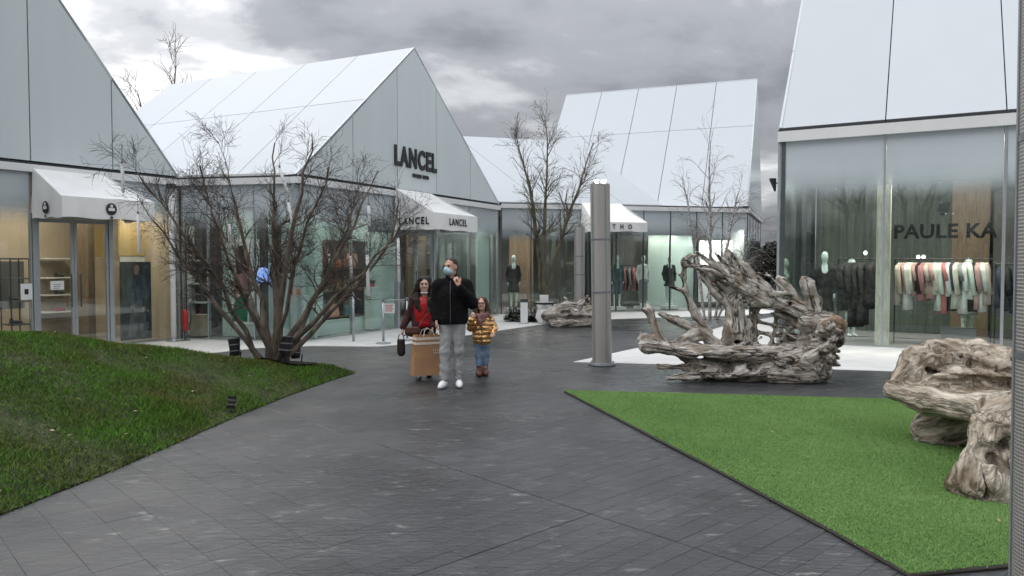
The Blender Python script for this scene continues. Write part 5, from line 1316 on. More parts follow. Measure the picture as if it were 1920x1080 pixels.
def man():
    o = np.array([-.835, 10.42, 0.0])
    q = lambda x, y, z: o + np.array([x, y, z])
    lo, hi = o + (-.42, -.42, -.02), o + (.42, .32, 1.86)
    f = Field(lo, hi, .0085)
    hd = q(-.015, -.02, 1.665); P = head_sdf(f, hd, -.62, 1.02)
    f.cone(q(0, .02, 1.42), q(-.005, .0, 1.60), .062, .055, .03)
    f.ell(q(0, 0, 1.30), (.17, .10, .2), .05); f.ell(q(0, 0, 1.0), (.15, .095, .2), .06)
    for s_ in (-1, 1): f.cone(q(s_ * .09, 0, .9), q(s_ * .085, 0, .5), .075, .05, .04)
    f.cone(q(-.085, -.03, .5), q(-.10, -.08, .1), .048, .035, .03); f.cone(q(.085, .0, .5), q(.085, .0, .1), .048, .035, .03)
    f.cone(q(-.17, .0, 1.42), q(-.25, .03, 1.16), .045, .036, .03); f.cone(q(-.25, .03, 1.16), q(-.215, -.08, .93), .036, .026, .03)
    f.cone(q(.18, .0, 1.42), q(.27, -.06, 1.16), .045, .036, .03); f.cone(q(.27, -.06, 1.16), q(.115, -.22, 1.42), .036, .026, .03)
    hand_sdf(f, q(.105, -.225, 1.435), (-.45, .1, .9), (.9, 0, .4), (-.3, 1, 0), 1.0, .75)
    hand_sdf(f, q(-.213, -.085, .92), (.05, -.15, -1), (0, -1, .1), (1, 0, 0), 1.0, .5)
    V, F = f.mesh(); body = mk('person', V, F, 'skin', None, True)
    tag(body, 'tall man in black jacket, grey jeans and white trainers raising one hand', 'person')
    add_eyes(P, body, 1.0, lips=False)
    # jacket
    j = Field(lo, hi, .009)
    j.ell(q(0, .01, 1.27), (.225, .150, .23), .06); j.ell(q(0, .005, 1.06), (.215, .145, .26), .06); j.ell(q(0, 0, .92), (.21, .14, .14), .05)
    for s_ in (-1, 1): j.cone(q(s_ * .06, .01, 1.46), q(s_ * .185, .01, 1.415), .075, .078, .05)
    j.chain([q(-.19, .01, 1.42), q(-.265, .04, 1.16), q(-.225, -.07, .95)], [.082, .066, .050], .035); j.chain([q(.195, .0, 1.42), q(.290, -.06, 1.17), q(.125, -.215, 1.40)], [.084, .074, .050], .035)
    j.cone(q(0, .012, 1.46), q(-.005, .0, 1.555), .092, .080, .03); j.cone(q(-.005, -.01, 1.55), q(-.005, -.02, 1.70), .062, .05, .02, True)
    j.cut((0, 0, -1), -.875)
    ja = field_obj('jacket', j, 'blackcloth', body, noise=.010, nscale=7)
    zp = MB(); zp.tube([q(-.012, -.155, .90), q(-.014, -.162, 1.1), q(-.016, -.158, 1.3), q(-.014, -.11, 1.48)], .006, 5); zp.out('zip', 'darksteel', ja)
    t = Field(lo, o + (.42, .32, 1.1), .009)
    t.ell(q(0, 0, .93), (.165, .115, .12), .04)
    t.chain([q(-.088, 0, .88), q(-.095, -.05, .50), q(-.108, -.075, .12)], [.105, .073, .058], .04); t.chain([q(.088, .0, .88), q(.090, -.02, .50), q(.088, .005, .12)], [.105, .073, .058], .04)
    t.cut((0, 0, -1), -.085)
    V, F = t.mesh(); z = V[:, 2]; fold = .010 * fbm(V * np.array([9, 9, 26]) + np.stack([0 * z, 0 * z, V[:, 0] * 14], 1), 3, 1) * sstep(.50, .12, z) + .007 * fbm(V * np.array([12, 12, 22]) + np.stack([0 * z, 0 * z, -V[:, 0] * 20], 1), 2, 7) * np.exp(-((z - .52) / .10) ** 2)
    V = V + grad_normals(V, F) * (fold + .007 * fbm(V * 8, 3, 2))[:, None]; mk('trousers', V, F, 'jeans_grey', body, True)
    shoe('shoe', body, 'whiteshoe', q(-.112, -.06, 0), q(-.150, -.27, 0), .085, .041); shoe('shoe', body, 'whiteshoe', q(.088, .01, 0), q(.115, -.19, 0), .085, .041)
    # short hair
    h = Field(hd - .16, hd + .16, .006)
    h.ell(P(0, .024, .048), (.083, .094, .090), .01, rz=-.62); h.ell(P(0, .045, .0), (.081, .070, .075), .02, rz=-.62)
    h.ell(P(0, -.15, -.01), (.12, .115, .105), .01, True, rz=-.62); h.ell(P(0, -.02, -.10), (.14, .12, .085), .01, True, rz=-.62)
    field_obj('hair', h, 'shorthair', body, noise=.004, nscale=40)
    # mask over nose and mouth
    k = Field(hd - .17, hd + .17, .006)
    k.ell(P(0, -.052, -.052), (.070, .070, .060), .01, rz=-.62); k.cone(P(0, -.10, -.02), P(0, -.10, -.03), .03, .03, .02); k.ell(P(0, .07, -.05), (.12, .085, .12), .01, True, rz=-.62)
    field_obj('face_mask', k, 'mask', body)
man()

def woman():
    o = np.array([-1.315, 11.2, 0.0]); q = lambda x, y, z: o + np.array([x, y, z])
    lo, hi = o + (-.52, -.36, -.02), o + (.40, .32, 1.62); f = Field(lo, hi, .0085)
    hd = q(.0, -.03, 1.395); P = head_sdf(f, hd, .12, .96)
    f.cone(q(0, .02, 1.15), q(0, .0, 1.33), .055, .048, .03); f.ell(q(0, 0, 1.05), (.15, .095, .17), .05); f.ell(q(0, 0, .78), (.15, .10, .18), .06)
    f.chain([q(-.075, 0, .72), q(-.08, -.02, .40), q(-.09, -.10, .09)], [.08, .052, .036]); f.chain([q(.075, 0, .72), q(.07, .04, .40), q(.06, .10, .10)], [.08, .052, .036])
    f.chain([q(-.15, .0, 1.19), q(-.225, .02, .95), q(-.315, -.04, .745)], [.04, .033, .024]); hand_sdf(f, q(-.32, -.045, .735), (-.12, -.05, -1), (0, -1, 0), (1, 0, 0), .92, .9)
    f.chain([q(.15, .0, 1.19), q(.205, .02, .96), q(.14, -.12, .775)], [.04, .033, .024]); hand_sdf(f, q(.137, -.125, .765), (-.1, -.1, -1), (0, -1, 0), (-1, 0, 0), .92, .9)
    V, F = f.mesh(); b = mk('person', V, F, 'skin2', None, True)
    tag(b, 'long haired woman in open burgundy jacket and red top carrying bags', 'person'); add_eyes(P, b, .95)
    r = Field(lo, hi, .009); r.ell(q(0, -.01, 1.06), (.155, .115, .19), .05); r.ell(q(0, -.01, .88), (.155, .115, .2), .05); r.ell(q(0, -.02, 1.30), (.075, .08, .07), .03, True); r.cut((0, 0, -1), -.765); r.cut((0, 0, 1), 1.22)
    field_obj('red_top', r, 'red', b, noise=.008, nscale=9)
    j = Field(lo, hi, .009); j.ell(q(0, .02, 1.06), (.190, .135, .2), .05); j.ell(q(0, .02, .84), (.200, .145, .24), .05)
    for s_ in (-1, 1): j.cone(q(s_ * .05, .02, 1.22), q(s_ * .145, .01, 1.18), .06, .068, .04)
    j.chain([q(-.155, .01, 1.18), q(-.235, .03, .95), q(-.318, -.035, .765)], [.070, .058, .046], .03); j.chain([q(.155, .01, 1.18), q(.215, .03, .96), q(.145, -.11, .79)], [.070, .058, .046], .03)
    for z0, w0 in ((1.22, .045), (1.0, .080), (.82, .09)): j.ell(q(0.01, -.2, z0), (w0, .2, .16), .01, True)
    j.cut((0, 0, -1), -.70); field_obj('jacket', j, 'burgundy', b, noise=.010, nscale=8)
    c = Field(lo, hi, .010)
    for s_ in (-1, 1): c.chain([q(s_ * .02, .10, 1.27), q(s_ * .115, .05, 1.23), q(s_ * .10, -.09, 1.16), q(s_ * .06, -.125, 1.02)], [.05, .052, .045, .022], .03)
    field_obj('hood_collar', c, 'greenfur', b, noise=.016, nscale=28)
    t = Field(lo, o + (.40, .32, .95), .010); t.ell(q(0, 0, .74), (.155, .11, .13), .04); t.chain([q(-.078, 0, .70), q(-.085, -.03, .40), q(-.09, -.10, .11)], [.095, .066, .05]); t.chain([q(.078, 0, .70), q(.07, .03, .40), q(.06, .10, .12)], [.095, .066, .05]); t.cut((0, 0, -1), -.09)
    field_obj('trousers', t, 'blackcloth', b, noise=.006)
    shoe('shoe', b, 'ringgrey', q(-.09, -.08, 0), q(-.05, -.27, 0), .08, .04); shoe('shoe', b, 'darkleather', q(.06, .12, 0), q(.07, -.06, 0), .08, .04)
    h = Field(lo, hi, .008); h.ell(P(0, .03, .045), (.090, .094, .092), .02)
    for s_ in (-1, 1): h.chain([P(s_ * .055, -.01, .09), P(s_ * .092, .02, .0), q(s_ * .112, .0, 1.28), q(s_ * .125, -.06, 1.17), q(s_ * .105, -.10, 1.06)], [.04, .042, .048, .042, .015], .03)
    h.chain([P(0, .07, .03), q(0, .11, 1.25), q(0, .12, 1.08)], [.08, .09, .05], .03); h.chain([q(-.11, .03, 1.3), q(-.16, .05, 1.24), q(-.19, .04, 1.16)], [.04, .035, .012], .02); h.ell(P(0, -.13, -.02), (.068, .1, .11), .015, True)
    field_obj('hair', h, 'darkhair', b, noise=.012, nscale=18)
    k = Field(hd - .2, hd + .15, .006); k.ell(P(0, -.035, -.118), (.056, .056, .026), .01); k.ell(P(0, -.03, -.085), (.05, .06, .028), .01, True); field_obj('face_mask', k, 'maskwhite', b)
    # tan handbag on a strap at the hip
    r_ = thing('shoulder_bag', 'tan brown shoulder bag at the hip of the woman in burgundy', 'handbag', q(-.15, -.2, .63))
    g = Field(q(-.36, -.34, .55), q(.06, -.05, .9), .009); g.ell(q(-.155, -.205, .715), (.12, .055, .085), .02); g.cut((0, 0, 1), .785); field_obj('bag_body', g, 'brownleather', r_, noise=.006)
    MB().slab([q(-.26, -.262, .775), q(-.05, -.262, .775), q(-.08, -.266, .70), q(-.23, -.266, .70)], (0, -.006, 0)).out('flap', 'brownleather', r_)
    MB().tube([q(-.06, -.19, .78), q(.05, -.17, .95), q(.13, -.11, 1.15), q(.15, .0, 1.26)], .010, 6).out('strap', 'brownleather', r_)
    # small dark handbag in the hand
    r2 = thing('handbag', 'small dark brown handbag hanging from the woman\'s lowered hand', 'handbag', q(-.345, -.06, .33))
    g = Field(q(-.46, -.16, .28), q(-.22, .06, .66), .008); g.cone(q(-.345, -.055, .39), q(-.345, -.055, .56), .062, .058, .02, sq=(1, 1.3, 1)); g.cut((0, 0, 1), .585); field_obj('bag_body', g, 'darkleather', r2, noise=.005)
    MB().tube([q(-.39, -.055, .58), q(-.375, -.055, .65), q(-.335, -.055, .675), q(-.315, -.055, .65), q(-.30, -.055, .58)], .008, 6).out('handle', 'darkleather', r2)
woman()

def paper_bag():
    x, y = -1.235, 10.84; r = thing('paper_bag', 'large tan paper shopping bag with pale band carried between woman and man', 'shopping bag', (x, y, .10))
    yaw = .42; ca, sa = math.cos(yaw), math.sin(yaw)
    def p(a, b, z): return (x + a * ca - b * sa, y + a * sa + b * ca, z)
    w, d, z0, z1 = .215, .095, .10, .685
    V = []; n = 6
    ring = [(-w, -d), (0, -d), (w, -d), (w, 0), (w, d), (0, d), (-w, d), (-w, 0)]
    lev = [(z0, 1.08, 0), (z0 + .2, 1.02, -.008), (z0 + .4, .96, -.014), (z1, .88, -.024)]
    for z, s_, cr in lev:
        for i, (a, b) in enumerate(ring):
            V.append(p(a * s_ + (cr if i == 3 else -cr if i == 7 else 0) * 2.2, b * s_, z + .006 * math.sin(i * 2.1 + z * 9)))
    F = [tuple(range(7, -1, -1))] + [(k * 8 + i, k * 8 + (i + 1) % 8, k * 8 + 8 + (i + 1) % 8, k * 8 + 8 + i) for k in range(3) for i in range(8)]
    nb = len(V); V2 = [tuple(np.array(v) * 1.0 + (np.array([x, y, v[2]]) - np.array(v)) * .03) for v in V]
    F += [tuple(nb + i for i in reversed(f)) for f in F[1:]]
    mk('paper_body', V + V2, F, 'kraft', r)
    for zz, hh in ((.655, .040), (.585, .036)):
        def k_(z): return np.interp(z, [v[0] for v in lev], [v[1] for v in lev]) * 1.006
        for (a0, b0), (a1, b1) in (((-w, -d), (w, -d)), ((-w, d), (-w, -d))):
            t3 = (sa * .003, -ca * .003, 0) if b0 == b1 else (-ca * .003, -sa * .003, 0)
            MB().slab([p(a0 * k_(zz - hh), b0 * k_(zz - hh), zz - hh), p(a1 * k_(zz - hh), b1 * k_(zz - hh), zz - hh), p(a1 * k_(zz), b1 * k_(zz), zz), p(a0 * k_(zz), b0 * k_(zz), zz)], t3).out('pale_band', 'kraftpale', r)
    for a0, a1, zz, hh in ((.06, .072, .45, .035), (.09, .10, .45, .03), (.12, .132, .452, .03), (.15, .16, .45, .03), (.06, .19, .427, .008), (.065, .16, .408, .006)): MB().slab([p(a0, -d * 1.04, zz), p(a1, -d * 1.04, zz), p(a1, -d * 1.04, zz + hh), p(a0, -d * 1.04, zz + hh)], (sa * .002, -ca * .002, 0)).out('printed_mark', 'kraftpale', r)
    for b in (-d * .95, d * .95):
        MB().tube([p(-.08, b, .67), p(-.06, b * .7, .75), p(-.0, b * .2, .78), p(.06, b * .7, .75), p(.08, b, .67)], .006, 6).out('handle', 'kraftpale', r)
paper_bag()

def girl():
    o = np.array([-.457, 11.42, 0.0]); q = lambda x, y, z: o + np.array([x, y, z])
    lo, hi = o + (-.34, -.30, -.02), o + (.34, .26, 1.30); f = Field(lo, hi, .0075)
    hd = q(-.005, -.02, 1.10); P = head_sdf(f, hd, -.08, .84)
    f.cone(q(0, .01, .90), q(0, 0, 1.04), .042, .038, .02); f.ell(q(0, 0, .78), (.11, .075, .14), .04); f.ell(q(0, 0, .58), (.11, .08, .12), .04)
    f.chain([q(-.055, 0, .52), q(-.055, -.01, .32), q(-.045, -.04, .08)], [.06, .042, .03]); f.chain([q(.055, 0, .52), q(.05, .0, .32), q(.04, .02, .08)], [.06, .042, .03])
    f.chain([q(-.115, 0, .88), q(-.17, -.06, .74), q(-.155, -.17, .88)], [.034, .028, .02]); hand_sdf(f, q(-.15, -.175, .895), (.25, .05, .9), (1, 0, -.2), (0, 1, 0), .72, .6)
    f.chain([q(.115, 0, .88), q(.175, 0, .72), q(.165, -.12, .66)], [.034, .028, .02]); hand_sdf(f, q(.165, -.13, .655), (-.1, -.9, -.3), (1, 0, 0), (0, 0, -1), .72, .7)
    V, F = f.mesh(); b = mk('person', V, F, 'skin2', None, True); tag(b, 'long haired girl in shiny gold puffer jacket, jeans and brown boots', 'person'); add_eyes(P, b, .82)
    j = Field(lo, hi, .0075); j.ell(q(0, .005, .78), (.150, .120, .18), .04); j.ell(q(0, .005, .60), (.152, .125, .2), .04)
    for s_ in (-1, 1): j.cone(q(s_ * .05, .0, .905), q(s_ * .105, 0, .875), .05, .055, .03)
    j.chain([q(-.115, 0, .875), q(-.18, -.05, .735), q(-.16, -.155, .865)], [.062, .054, .042], .02); j.chain([q(.115, 0, .875), q(.185, .0, .72), q(.168, -.105, .668)], [.062, .054, .042], .02)
    j.cut((0, 0, -1), -.475)
    V, F = j.mesh(); N = grad_normals(V, F); z = V[:, 2]
    puff = np.abs(np.sin((z + .05 * np.abs(V[:, 0] - o[0])) * math.pi / .070)) ** .6 * .013 - .009
    V = V + N * (puff + .010 * fbm(V * 19, 3, 3))[:, None]; ja = mk('puffer_jacket', V, F, 'gold', b, True)
    MB().tube([q(0, -.132, .49), q(0, -.136, .6), q(0, -.134, .72), q(0, -.12, .84)], .006, 5).out('zip', 'brownleather', ja)
    s = Field(lo, hi, .008)
    ring = [q(.085 * math.cos(a), .075 * math.sin(a) - .01, .925 + .02 * math.sin(a + 1)) for a in np.linspace(0, 6.283, 14)]
    s.chain(ring, [.04] * 14, .02); s.chain([q(-.05, -.09, .91), q(-.03, -.125, .84), q(-.02, -.14, .79)], [.04, .04, .02], .02); s.chain([q(.03, -.09, .9), q(.04, -.13, .85)], [.035, .02], .02)
    field_obj('scarf', s, 'scarf', b, noise=.014, nscale=16)
    t = Field(lo, o + (.34, .26, .65), .008); t.ell(q(0, 0, .50), (.115, .085, .09), .03); t.chain([q(-.056, 0, .48), q(-.056, -.012, .32), q(-.046, -.038, .14)], [.070, .054, .045]); t.chain([q(.056, 0, .48), q(.052, .0, .32), q(.042, .018, .14)], [.070, .054, .045]); t.cut((0, 0, -1), -.15); field_obj('jeans', t, 'jeans_blue', b, noise=.006, nscale=14)
    shoe('boot', b, 'brownleather', q(-.046, -.03, 0), q(-.04, -.17, 0), .19, .046); shoe('boot', b, 'brownleather', q(.042, .03, 0), q(.055, -.10, 0), .19, .046)
    h = Field(lo, hi, .0075); h.ell(P(0, .03, .042), (.077, .082, .082), .02)
    for s_ in (-1, 1): h.chain([P(s_ * .045, -.01, .085), P(s_ * .085, .02, .0), q(s_ * .09, .0, 1.0), q(s_ * .11, -.02, .88), q(s_ * (.125 if s_ > 0 else .11), -.04, .76)], [.035, .036, .040, .036, .014], .03)
    h.chain([P(0, .07, .03), q(0, .09, .98), q(.02, .11, .82)], [.07, .075, .04], .03); h.chain([q(.10, -.01, .9), q(.145, -.02, .8), q(.15, -.03, .70)], [.03, .026, .01], .02); h.ell(P(0, -.13, -.02), (.066, .1, .105), .012, True)
    field_obj('hair', h, 'brownhair', b, noise=.010, nscale=20)
    g = MB()
    for s_ in (-1, 1):
        pts = [P(s_ * .034 + .026 * math.cos(a), -.113, .010 + .020 * math.sin(a)) for a in np.linspace(0, 6.283, 13)]; g.tube(pts, .003, 4)
    g.tube([P(-.008, -.115, .012), P(.008, -.115, .012)], .003, 4); g.out('glasses', 'scarf', b)
girl()
# ------------------------------------------------------------------ shop interiors and small things
def s_at(fr, px, d=0.0):
    """s on a line d behind a facade, seen in direction px"""
    c = (px - 960) / 1400; a = fr.P + fr.v * d
    return (c * a[1] - a[0]) / (fr.u[0] - c * fr.u[1])
ORD = ['first', 'second', 'third', 'fourth', 'fifth', 'sixth', 'seventh', 'eighth', 'ninth', 'tenth', 'eleventh', 'twelfth', 'thirteenth', 'fourteenth', 'fifteenth', 'sixteenth', 'seventeenth', 'eighteenth', 'nineteenth', 'twentieth', 'twenty-first', 'twenty-second', 'twenty-third', 'twenty-fourth']
PAL = {'dusty pink': (.50, .31, .29), 'pale mint': (.60, .68, .60), 'white': (.72, .74, .71), 'beige': (.48, .42, .35), 'navy': (.03, .04, .065), 'black': (.014, .014, .015), 'coral': (.52, .18, .17), 'rose': (.42, .19, .20), 'grey': (.26, .27, .27), 'charcoal': (.030, .030, .030), 'cream': (.62, .60, .50), 'teal': (.06, .11, .12)}
for k, c in PAL.items(): M['cloth_' + k] = mat('cloth_' + k.replace(' ', '_'), c, rough=.85, var=.18, scale=9, bump=.3, bscale=20, stretch=(3, 3, .5))

def garment(name, label, cat, p, yaw, length, width, colour, group, sleeve=.55, seed=0, skirt=1.0):
    """coat, jacket or dress on a hanger; p is the point on the rail"""
    rg = random.Random(seed); r = thing(name, label, cat, (p[0], p[1], p[2] - length - .12), group)
    ca, sa = math.cos(yaw), math.sin(yaw)
    def w(x, y, z): return (p[0] + x * ca - y * sa, p[1] + x * sa + y * ca, p[2] + z)
    MB().tube([w(0, 0, .012), w(.02, 0, .0), w(.01, 0, -.03), w(0, 0, -.07)], .004, 5).out('hanger_hook', 'darksteel', r)
    prof = [(-.075, .05, .030), (-.10, .12, .045), (-.135, width * .92, .060), (-.20, width, .070), (-.35, width * .93, .075), (-.12 - length * .5, width * .90, .075), (-.12 - length * .8, width * .98 * skirt, .080), (-.12 - length, width * 1.05 * skirt, .085)]
    n = 16; V = []; ph = rg.uniform(0, 6)
    for k, (z, a, b) in enumerate(prof):
        for i in range(n):
            t = 2 * math.pi * i / n; fo = 1 + (.16 * k / 7) * math.sin(3 * t + ph) + (.10 * k / 7) * math.sin(7 * t + ph * 2)
            V.append(w(a * math.cos(t) * fo, b * math.sin(t) * fo, z))
    F = [tuple(range(n))] + [(k * n + i, (k + 1) * n + i, (k + 1) * n + (i + 1) % n, k * n + (i + 1) % n) for k in range(len(prof) - 1) for i in range(n)] + [tuple(reversed([(len(prof) - 1) * n + i for i in range(n)]))]
    mk('cloth', V, F, 'cloth_' + colour, r, True)
    if sleeve:
        for s_ in (-1, 1):
            MB().tube([w(s_ * width * .80, 0, -.15), w(s_ * width * 1.06, -.02, -.26), w(s_ * width * 1.12, -.05, -.15 - sleeve * .6), w(s_ * width * 1.10, -.08, -.15 - sleeve)], [.05, .058, .052, .045], 8).out('sleeve', 'cloth_' + colour, r, True)
    return r

def rail(name, label, fr, s0, s1, d, z, group):
    r = thing(name, label, 'clothes rail', fr.w((s0 + s1) / 2, d, .018), group)
    for s_ in (s0, s1):
        MB().tube([fr.w(s_, d, .03), fr.w(s_, d, z)], .014, 6).out('post', 'rubber', r); MB().tube([fr.w(s_, d - .22, .032), fr.w(s_, d + .22, .032)], .014, 6).out('foot', 'rubber', r)
    MB().tube([fr.w(s0, d, z), fr.w(s1, d, z)], .013, 6).out('hanging_bar', 'rubber', r); MB().tube([fr.w(s0, d, .12), fr.w(s1, d, .12)], .010, 6).out('lower_bar', 'rubber', r)
    return r

def mannequin(label, p, yaw, dress=None, top=None, bottom=None, group='shop mannequins', head=True, sc=1.0, length=.95):
    r = None; h = .012
    f = Field((-.34, -.24, 0), (.34, .24, 1.84), .014)
    if head: f.ell((0, -.01, 1.70), (.073, .09, .105), .02); f.ell((0, -.045, 1.655), (.05, .06, .06), .02)
    f.cone((0, .01, 1.45), (0, 0, 1.63), .05, .045, .03); f.ell((0, 0, 1.30), (.15, .10, .19), .05); f.ell((0, 0, 1.08), (.11, .085, .16), .05); f.ell((0, 0, .92), (.15, .10, .12), .05)
    for s_ in (-1, 1):
        f.chain([(s_ * .08, 0, .88), (s_ * .085, -.01, .48), (s_ * .08, .0, .08)], [.08, .05, .035], .04); f.cone((s_ * .08, .0, .05), (s_ * .085, -.12, .03), .035, .028, .02)
        f.chain([(s_ * .16, 0, 1.41), (s_ * .22, .03, 1.15), (s_ * .20, -.06, .92)], [.045, .036, .026], .03); f.chain([(s_ * .20, -.06, .92), (s_ * .195, -.09, .80)], [.028, .018], .02)
    V, F = f.mesh(); c, s_ = math.cos(yaw), math.sin(yaw)
    def T(V): V = V * sc; return np.stack([V[:, 0] * c - V[:, 1] * s_, V[:, 0] * s_ + V[:, 1] * c, V[:, 2]], 1) + np.array(p)
    r = mk('mannequin', T(V), F, 'mann', None, True); tag(r, label, 'mannequin', group)
    def cloth(nm, zt, zb, m, arms=0.0, flare=.0):
        g = Field((-.38, -.28, 0), (.38, .28, 1.6), .014)
        if zt > 1.2:
            g.ell((0, 0, 1.28), (.17, .12, .21), .05)
            for q in (-1, 1): g.cone((q * .07, .01, 1.44), (q * .155, 0, 1.40), .045, .055, .03)
            if arms:
                for q in (-1, 1): g.chain([(q * .16, 0, 1.40), (q * .22, .03, 1.15), (q * .20, -.06, .92)], [.06, .05, .042], .03)
        if zb < 1.1: g.ell((0, 0, 1.06), (.135, .105, .2), .06); g.ell((0, 0, .90), (.17, .12, .15), .05)
        if nm == 'trousers':
            for q in (-1, 1): g.chain([(q * .085, 0, .88), (q * .09, -.01, .48), (q * .085, 0, .10)], [.10, .075, .065], .03)
        elif zb < .8: g.cone((0, 0, .90), (0, 0, zb + .05), .15, .17 + flare, .05, sq=(1, 1.25, 1))
        g.ell((0, -.10, 1.46), (.07, .09, .14), .02, True); g.cut((0, 0, 1), zt); g.cut((0, 0, -1), -zb)
        V, F = g.mesh(); V = V + grad_normals(V, F) * (.010 * fbm(V * 9, 3, 1))[:, None]; mk(nm, T(V), F, 'cloth_' + m, r, True)
    if dress: cloth('dress', 1.5, length - .35, dress, 1.0, .03)
    if top: cloth('jacket', 1.5, .82, top, 1.0)
    if bottom: cloth('trousers', 1.0, .12, bottom)
    return r

def plinth(label, fr, s, d, w, h, m='white', dep=None, z=.017, cat='plinth', name='display_plinth'):
    dep = dep or w; r = thing(name, label, cat, fr.w(s, d, z))
    MB().obox(fr, s - w / 2, s + w / 2, d - dep / 2, d + dep / 2, z + .03, z + h - .02).out('body', m, r)
    MB().obox(fr, s - w / 2 - .01, s + w / 2 + .01, d - dep / 2 - .01, d + dep / 2 + .01, z + h - .02, z + h).out('top', m, r)
    MB().obox(fr, s - w / 2 + .02, s + w / 2 - .02, d - dep / 2 + .02, d + dep / 2 - .02, z, z + .03).out('foot', 'darksteel', r)
    return r

# ---------------- right corner shop
s0, s1 = s_at(Df, 1678, 1.0), s_at(Df, 1860, 1.0)
rail('clothes_rail', 'black clothes rail with pastel garments behind the PAULE KA lettering', Df, s0, s1, 1.0, 1.80, 'clothes rails')
cols = ['beige', 'dusty pink', 'white', 'cream', 'dusty pink', 'black', 'rose', 'beige', 'dusty pink', 'cream', 'pale mint', 'coral', 'white', 'navy', 'cream', 'grey', 'white', 'pale mint', 'black', 'dusty pink', 'white', 'beige']
for i, c in enumerate(cols):
    s_ = s0 + .06 + (s1 - s0 - .12) * (i + .5) / len(cols)
    L = [.85, .62, .95, .60, .66, .55, .75, .60, .70, .62, .95, 1.0, .65, .95, .9, .62, 1.0, .70, .95, .9, .95, .80][i]
    garment('garment', f'{c} garment, {ORD[i]} from the left on the pastel clothes rail', 'garment', Df.w(s_, 1.0, 1.80), math.atan2(Df.v[1], Df.v[0]) + random.uniform(-.45, .1), L, random.uniform(.15, .20), c, 'garments on the pastel rail', sleeve=random.choice([.5, .58, .3]), seed=i)
s0, s1 = s_at(Df, 1572, .95), s_at(Df, 1645, .95)
rail('clothes_rail', 'black clothes rail full of dark coats beside the black dressed mannequin', Df, s0, s1, .95, 1.80, 'clothes rails')
for i in range(8):
    s_ = s0 + .05 + (s1 - s0 - .1) * (i + .5) / 8
    garment('coat', f'dark coat, {ORD[i]} from the left on the coat rail', 'coat', Df.w(s_, .95, 1.80), math.atan2(Df.v[1], Df.v[0]) + random.uniform(-.6, .0), [.95, 1.0, .9, 1.35, .95, 1.3, .9, .95][i], .22, 'charcoal' if i % 3 else 'black', 'coats on the dark rail', sleeve=.6, seed=50 + i)
s_ = s_at(Df, 1546, .75); p = Df.w(s_, .75, 0)
plinth('low white plinth under the black dressed mannequin', Df, s_, .75, .42, .14)
mannequin('pale mannequin in black V-neck dress behind the driftwood bench', (p[0], p[1], .16), -.35, dress='black', length=.85)
for px, d, col, lab in ((1472, 2.0, 'charcoal', 'dark clothed mannequin by the left edge of the corner shop window'), (1596, 1.9, 'grey', 'pale headed mannequin just behind the dark coat rail')):
    p = Df.w(s_at(Df, px, d), d, .017); mannequin(lab, p, .3, dress=col)
s_ = s_at(Df, 1815, 1.9); p = Df.w(s_, 1.9, .017); mannequin('mannequin head showing above the pastel clothes rail', p, .1, dress='grey')
plinth('grey low bench under the pastel clothes rail', Df, s_at(Df, 1798, 1.35), 1.35, .62, .34, 'greywall', .4, cat='bench', name='display_bench')
s0 = s_at(Df, 1905, 1.6); rail('clothes_rail', 'dark clothes rail near the picture edge inside the corner shop', Df, s0 - .35, s0 + .7, 1.6, 1.70, 'clothes rails')
for i in range(7): garment('coat', f'dark coat, {ORD[i]} on the rail at the right picture edge', 'coat', Df.w(s0 - .28 + i * .14, 1.6, 1.70), math.atan2(Df.v[1], Df.v[0]) - .2, .8 + .05 * (i % 3), .2, 'black' if i % 2 else 'navy', 'coats on the edge rail', seed=80 + i)
for px, d, w, lab, m in ((1655, .38, .26, 'cream square column behind the window upright of the corner shop', 'cream'), (1478, 3.4, .5, 'dark square column deep in the corner shop', 'dark')):
    s_ = s_at(Df, px, d); o = MB().obox(Df, s_ - w / 2, s_ + w / 2, d, d + w, .017, 4.24).out('shop_column', 'cloth_cream' if m == 'cream' else 'darkwall'); tag(o, lab, 'column')
# sage curtain: pleated
def curtain(label, fr, s0, s1, d, z0, z1, m, n=40, amp=.05):
    V = []; F = []
    for i in range(n * 4 + 1):
        s_ = s0 + (s1 - s0) * i / (n * 4); dd = d + amp * math.sin(i * math.pi / 2 * .98) + .02 * math.sin(i * .37)
        V += [fr.w(s_, dd, z0), fr.w(s_, dd, z1), fr.w(s_, dd + .02, z0), fr.w(s_, dd + .02, z1)]
    for i in range(n * 4): a = i * 4; F += [(a, a + 4, a + 5, a + 1), (a + 3, a + 7, a + 6, a + 2)]
    return tag(mk('curtain', V, F, m, None, True), label, 'curtain')
curtain('sage green pleated curtain at the back of the corner shop', Df, .4, 3.3, 3.6, .03, 4.1, 'mintgrey', n=16, amp=.035)
o = MB().obox(Df, 4.1, 6.0, 3.0, 3.12, .017, 3.3).out('partition', 'darkwall'); tag(o, 'dark partition wall deep behind the pastel rail', 'partition')
o = MB().obox(Df, 3.3, 4.05, 3.4, 3.5, .017, 4.2).out('partition', 'woodbrown'); tag(o, 'brown wood partition behind the mannequin head', 'partition')
sg = thing('shop_sign', 'dark PAULE KA letters inside the corner shop window', 'sign', Df.w(3.05, .12, 2.2))
letters('letters', 'PAULE KA', .385, Df.w(3.09, .115, 2.33), (*Df.u, 0), up, 'black', sg, bold=.012, depth=.012, space=1.05, sx=.98)
eb = np.array(Df.w(3.08, .115, 2.78)); u_ = np.array([*Df.u, 0]); v_ = np.array([*Df.v, 0])
MB().slab([eb + u_ * x + np.array([0, 0, z]) for x, z in ((-.10, -.06), (.10, -.06), (.12, .14), (-.08, .09))], v_ * .02).out('emblem', 'black', sg)
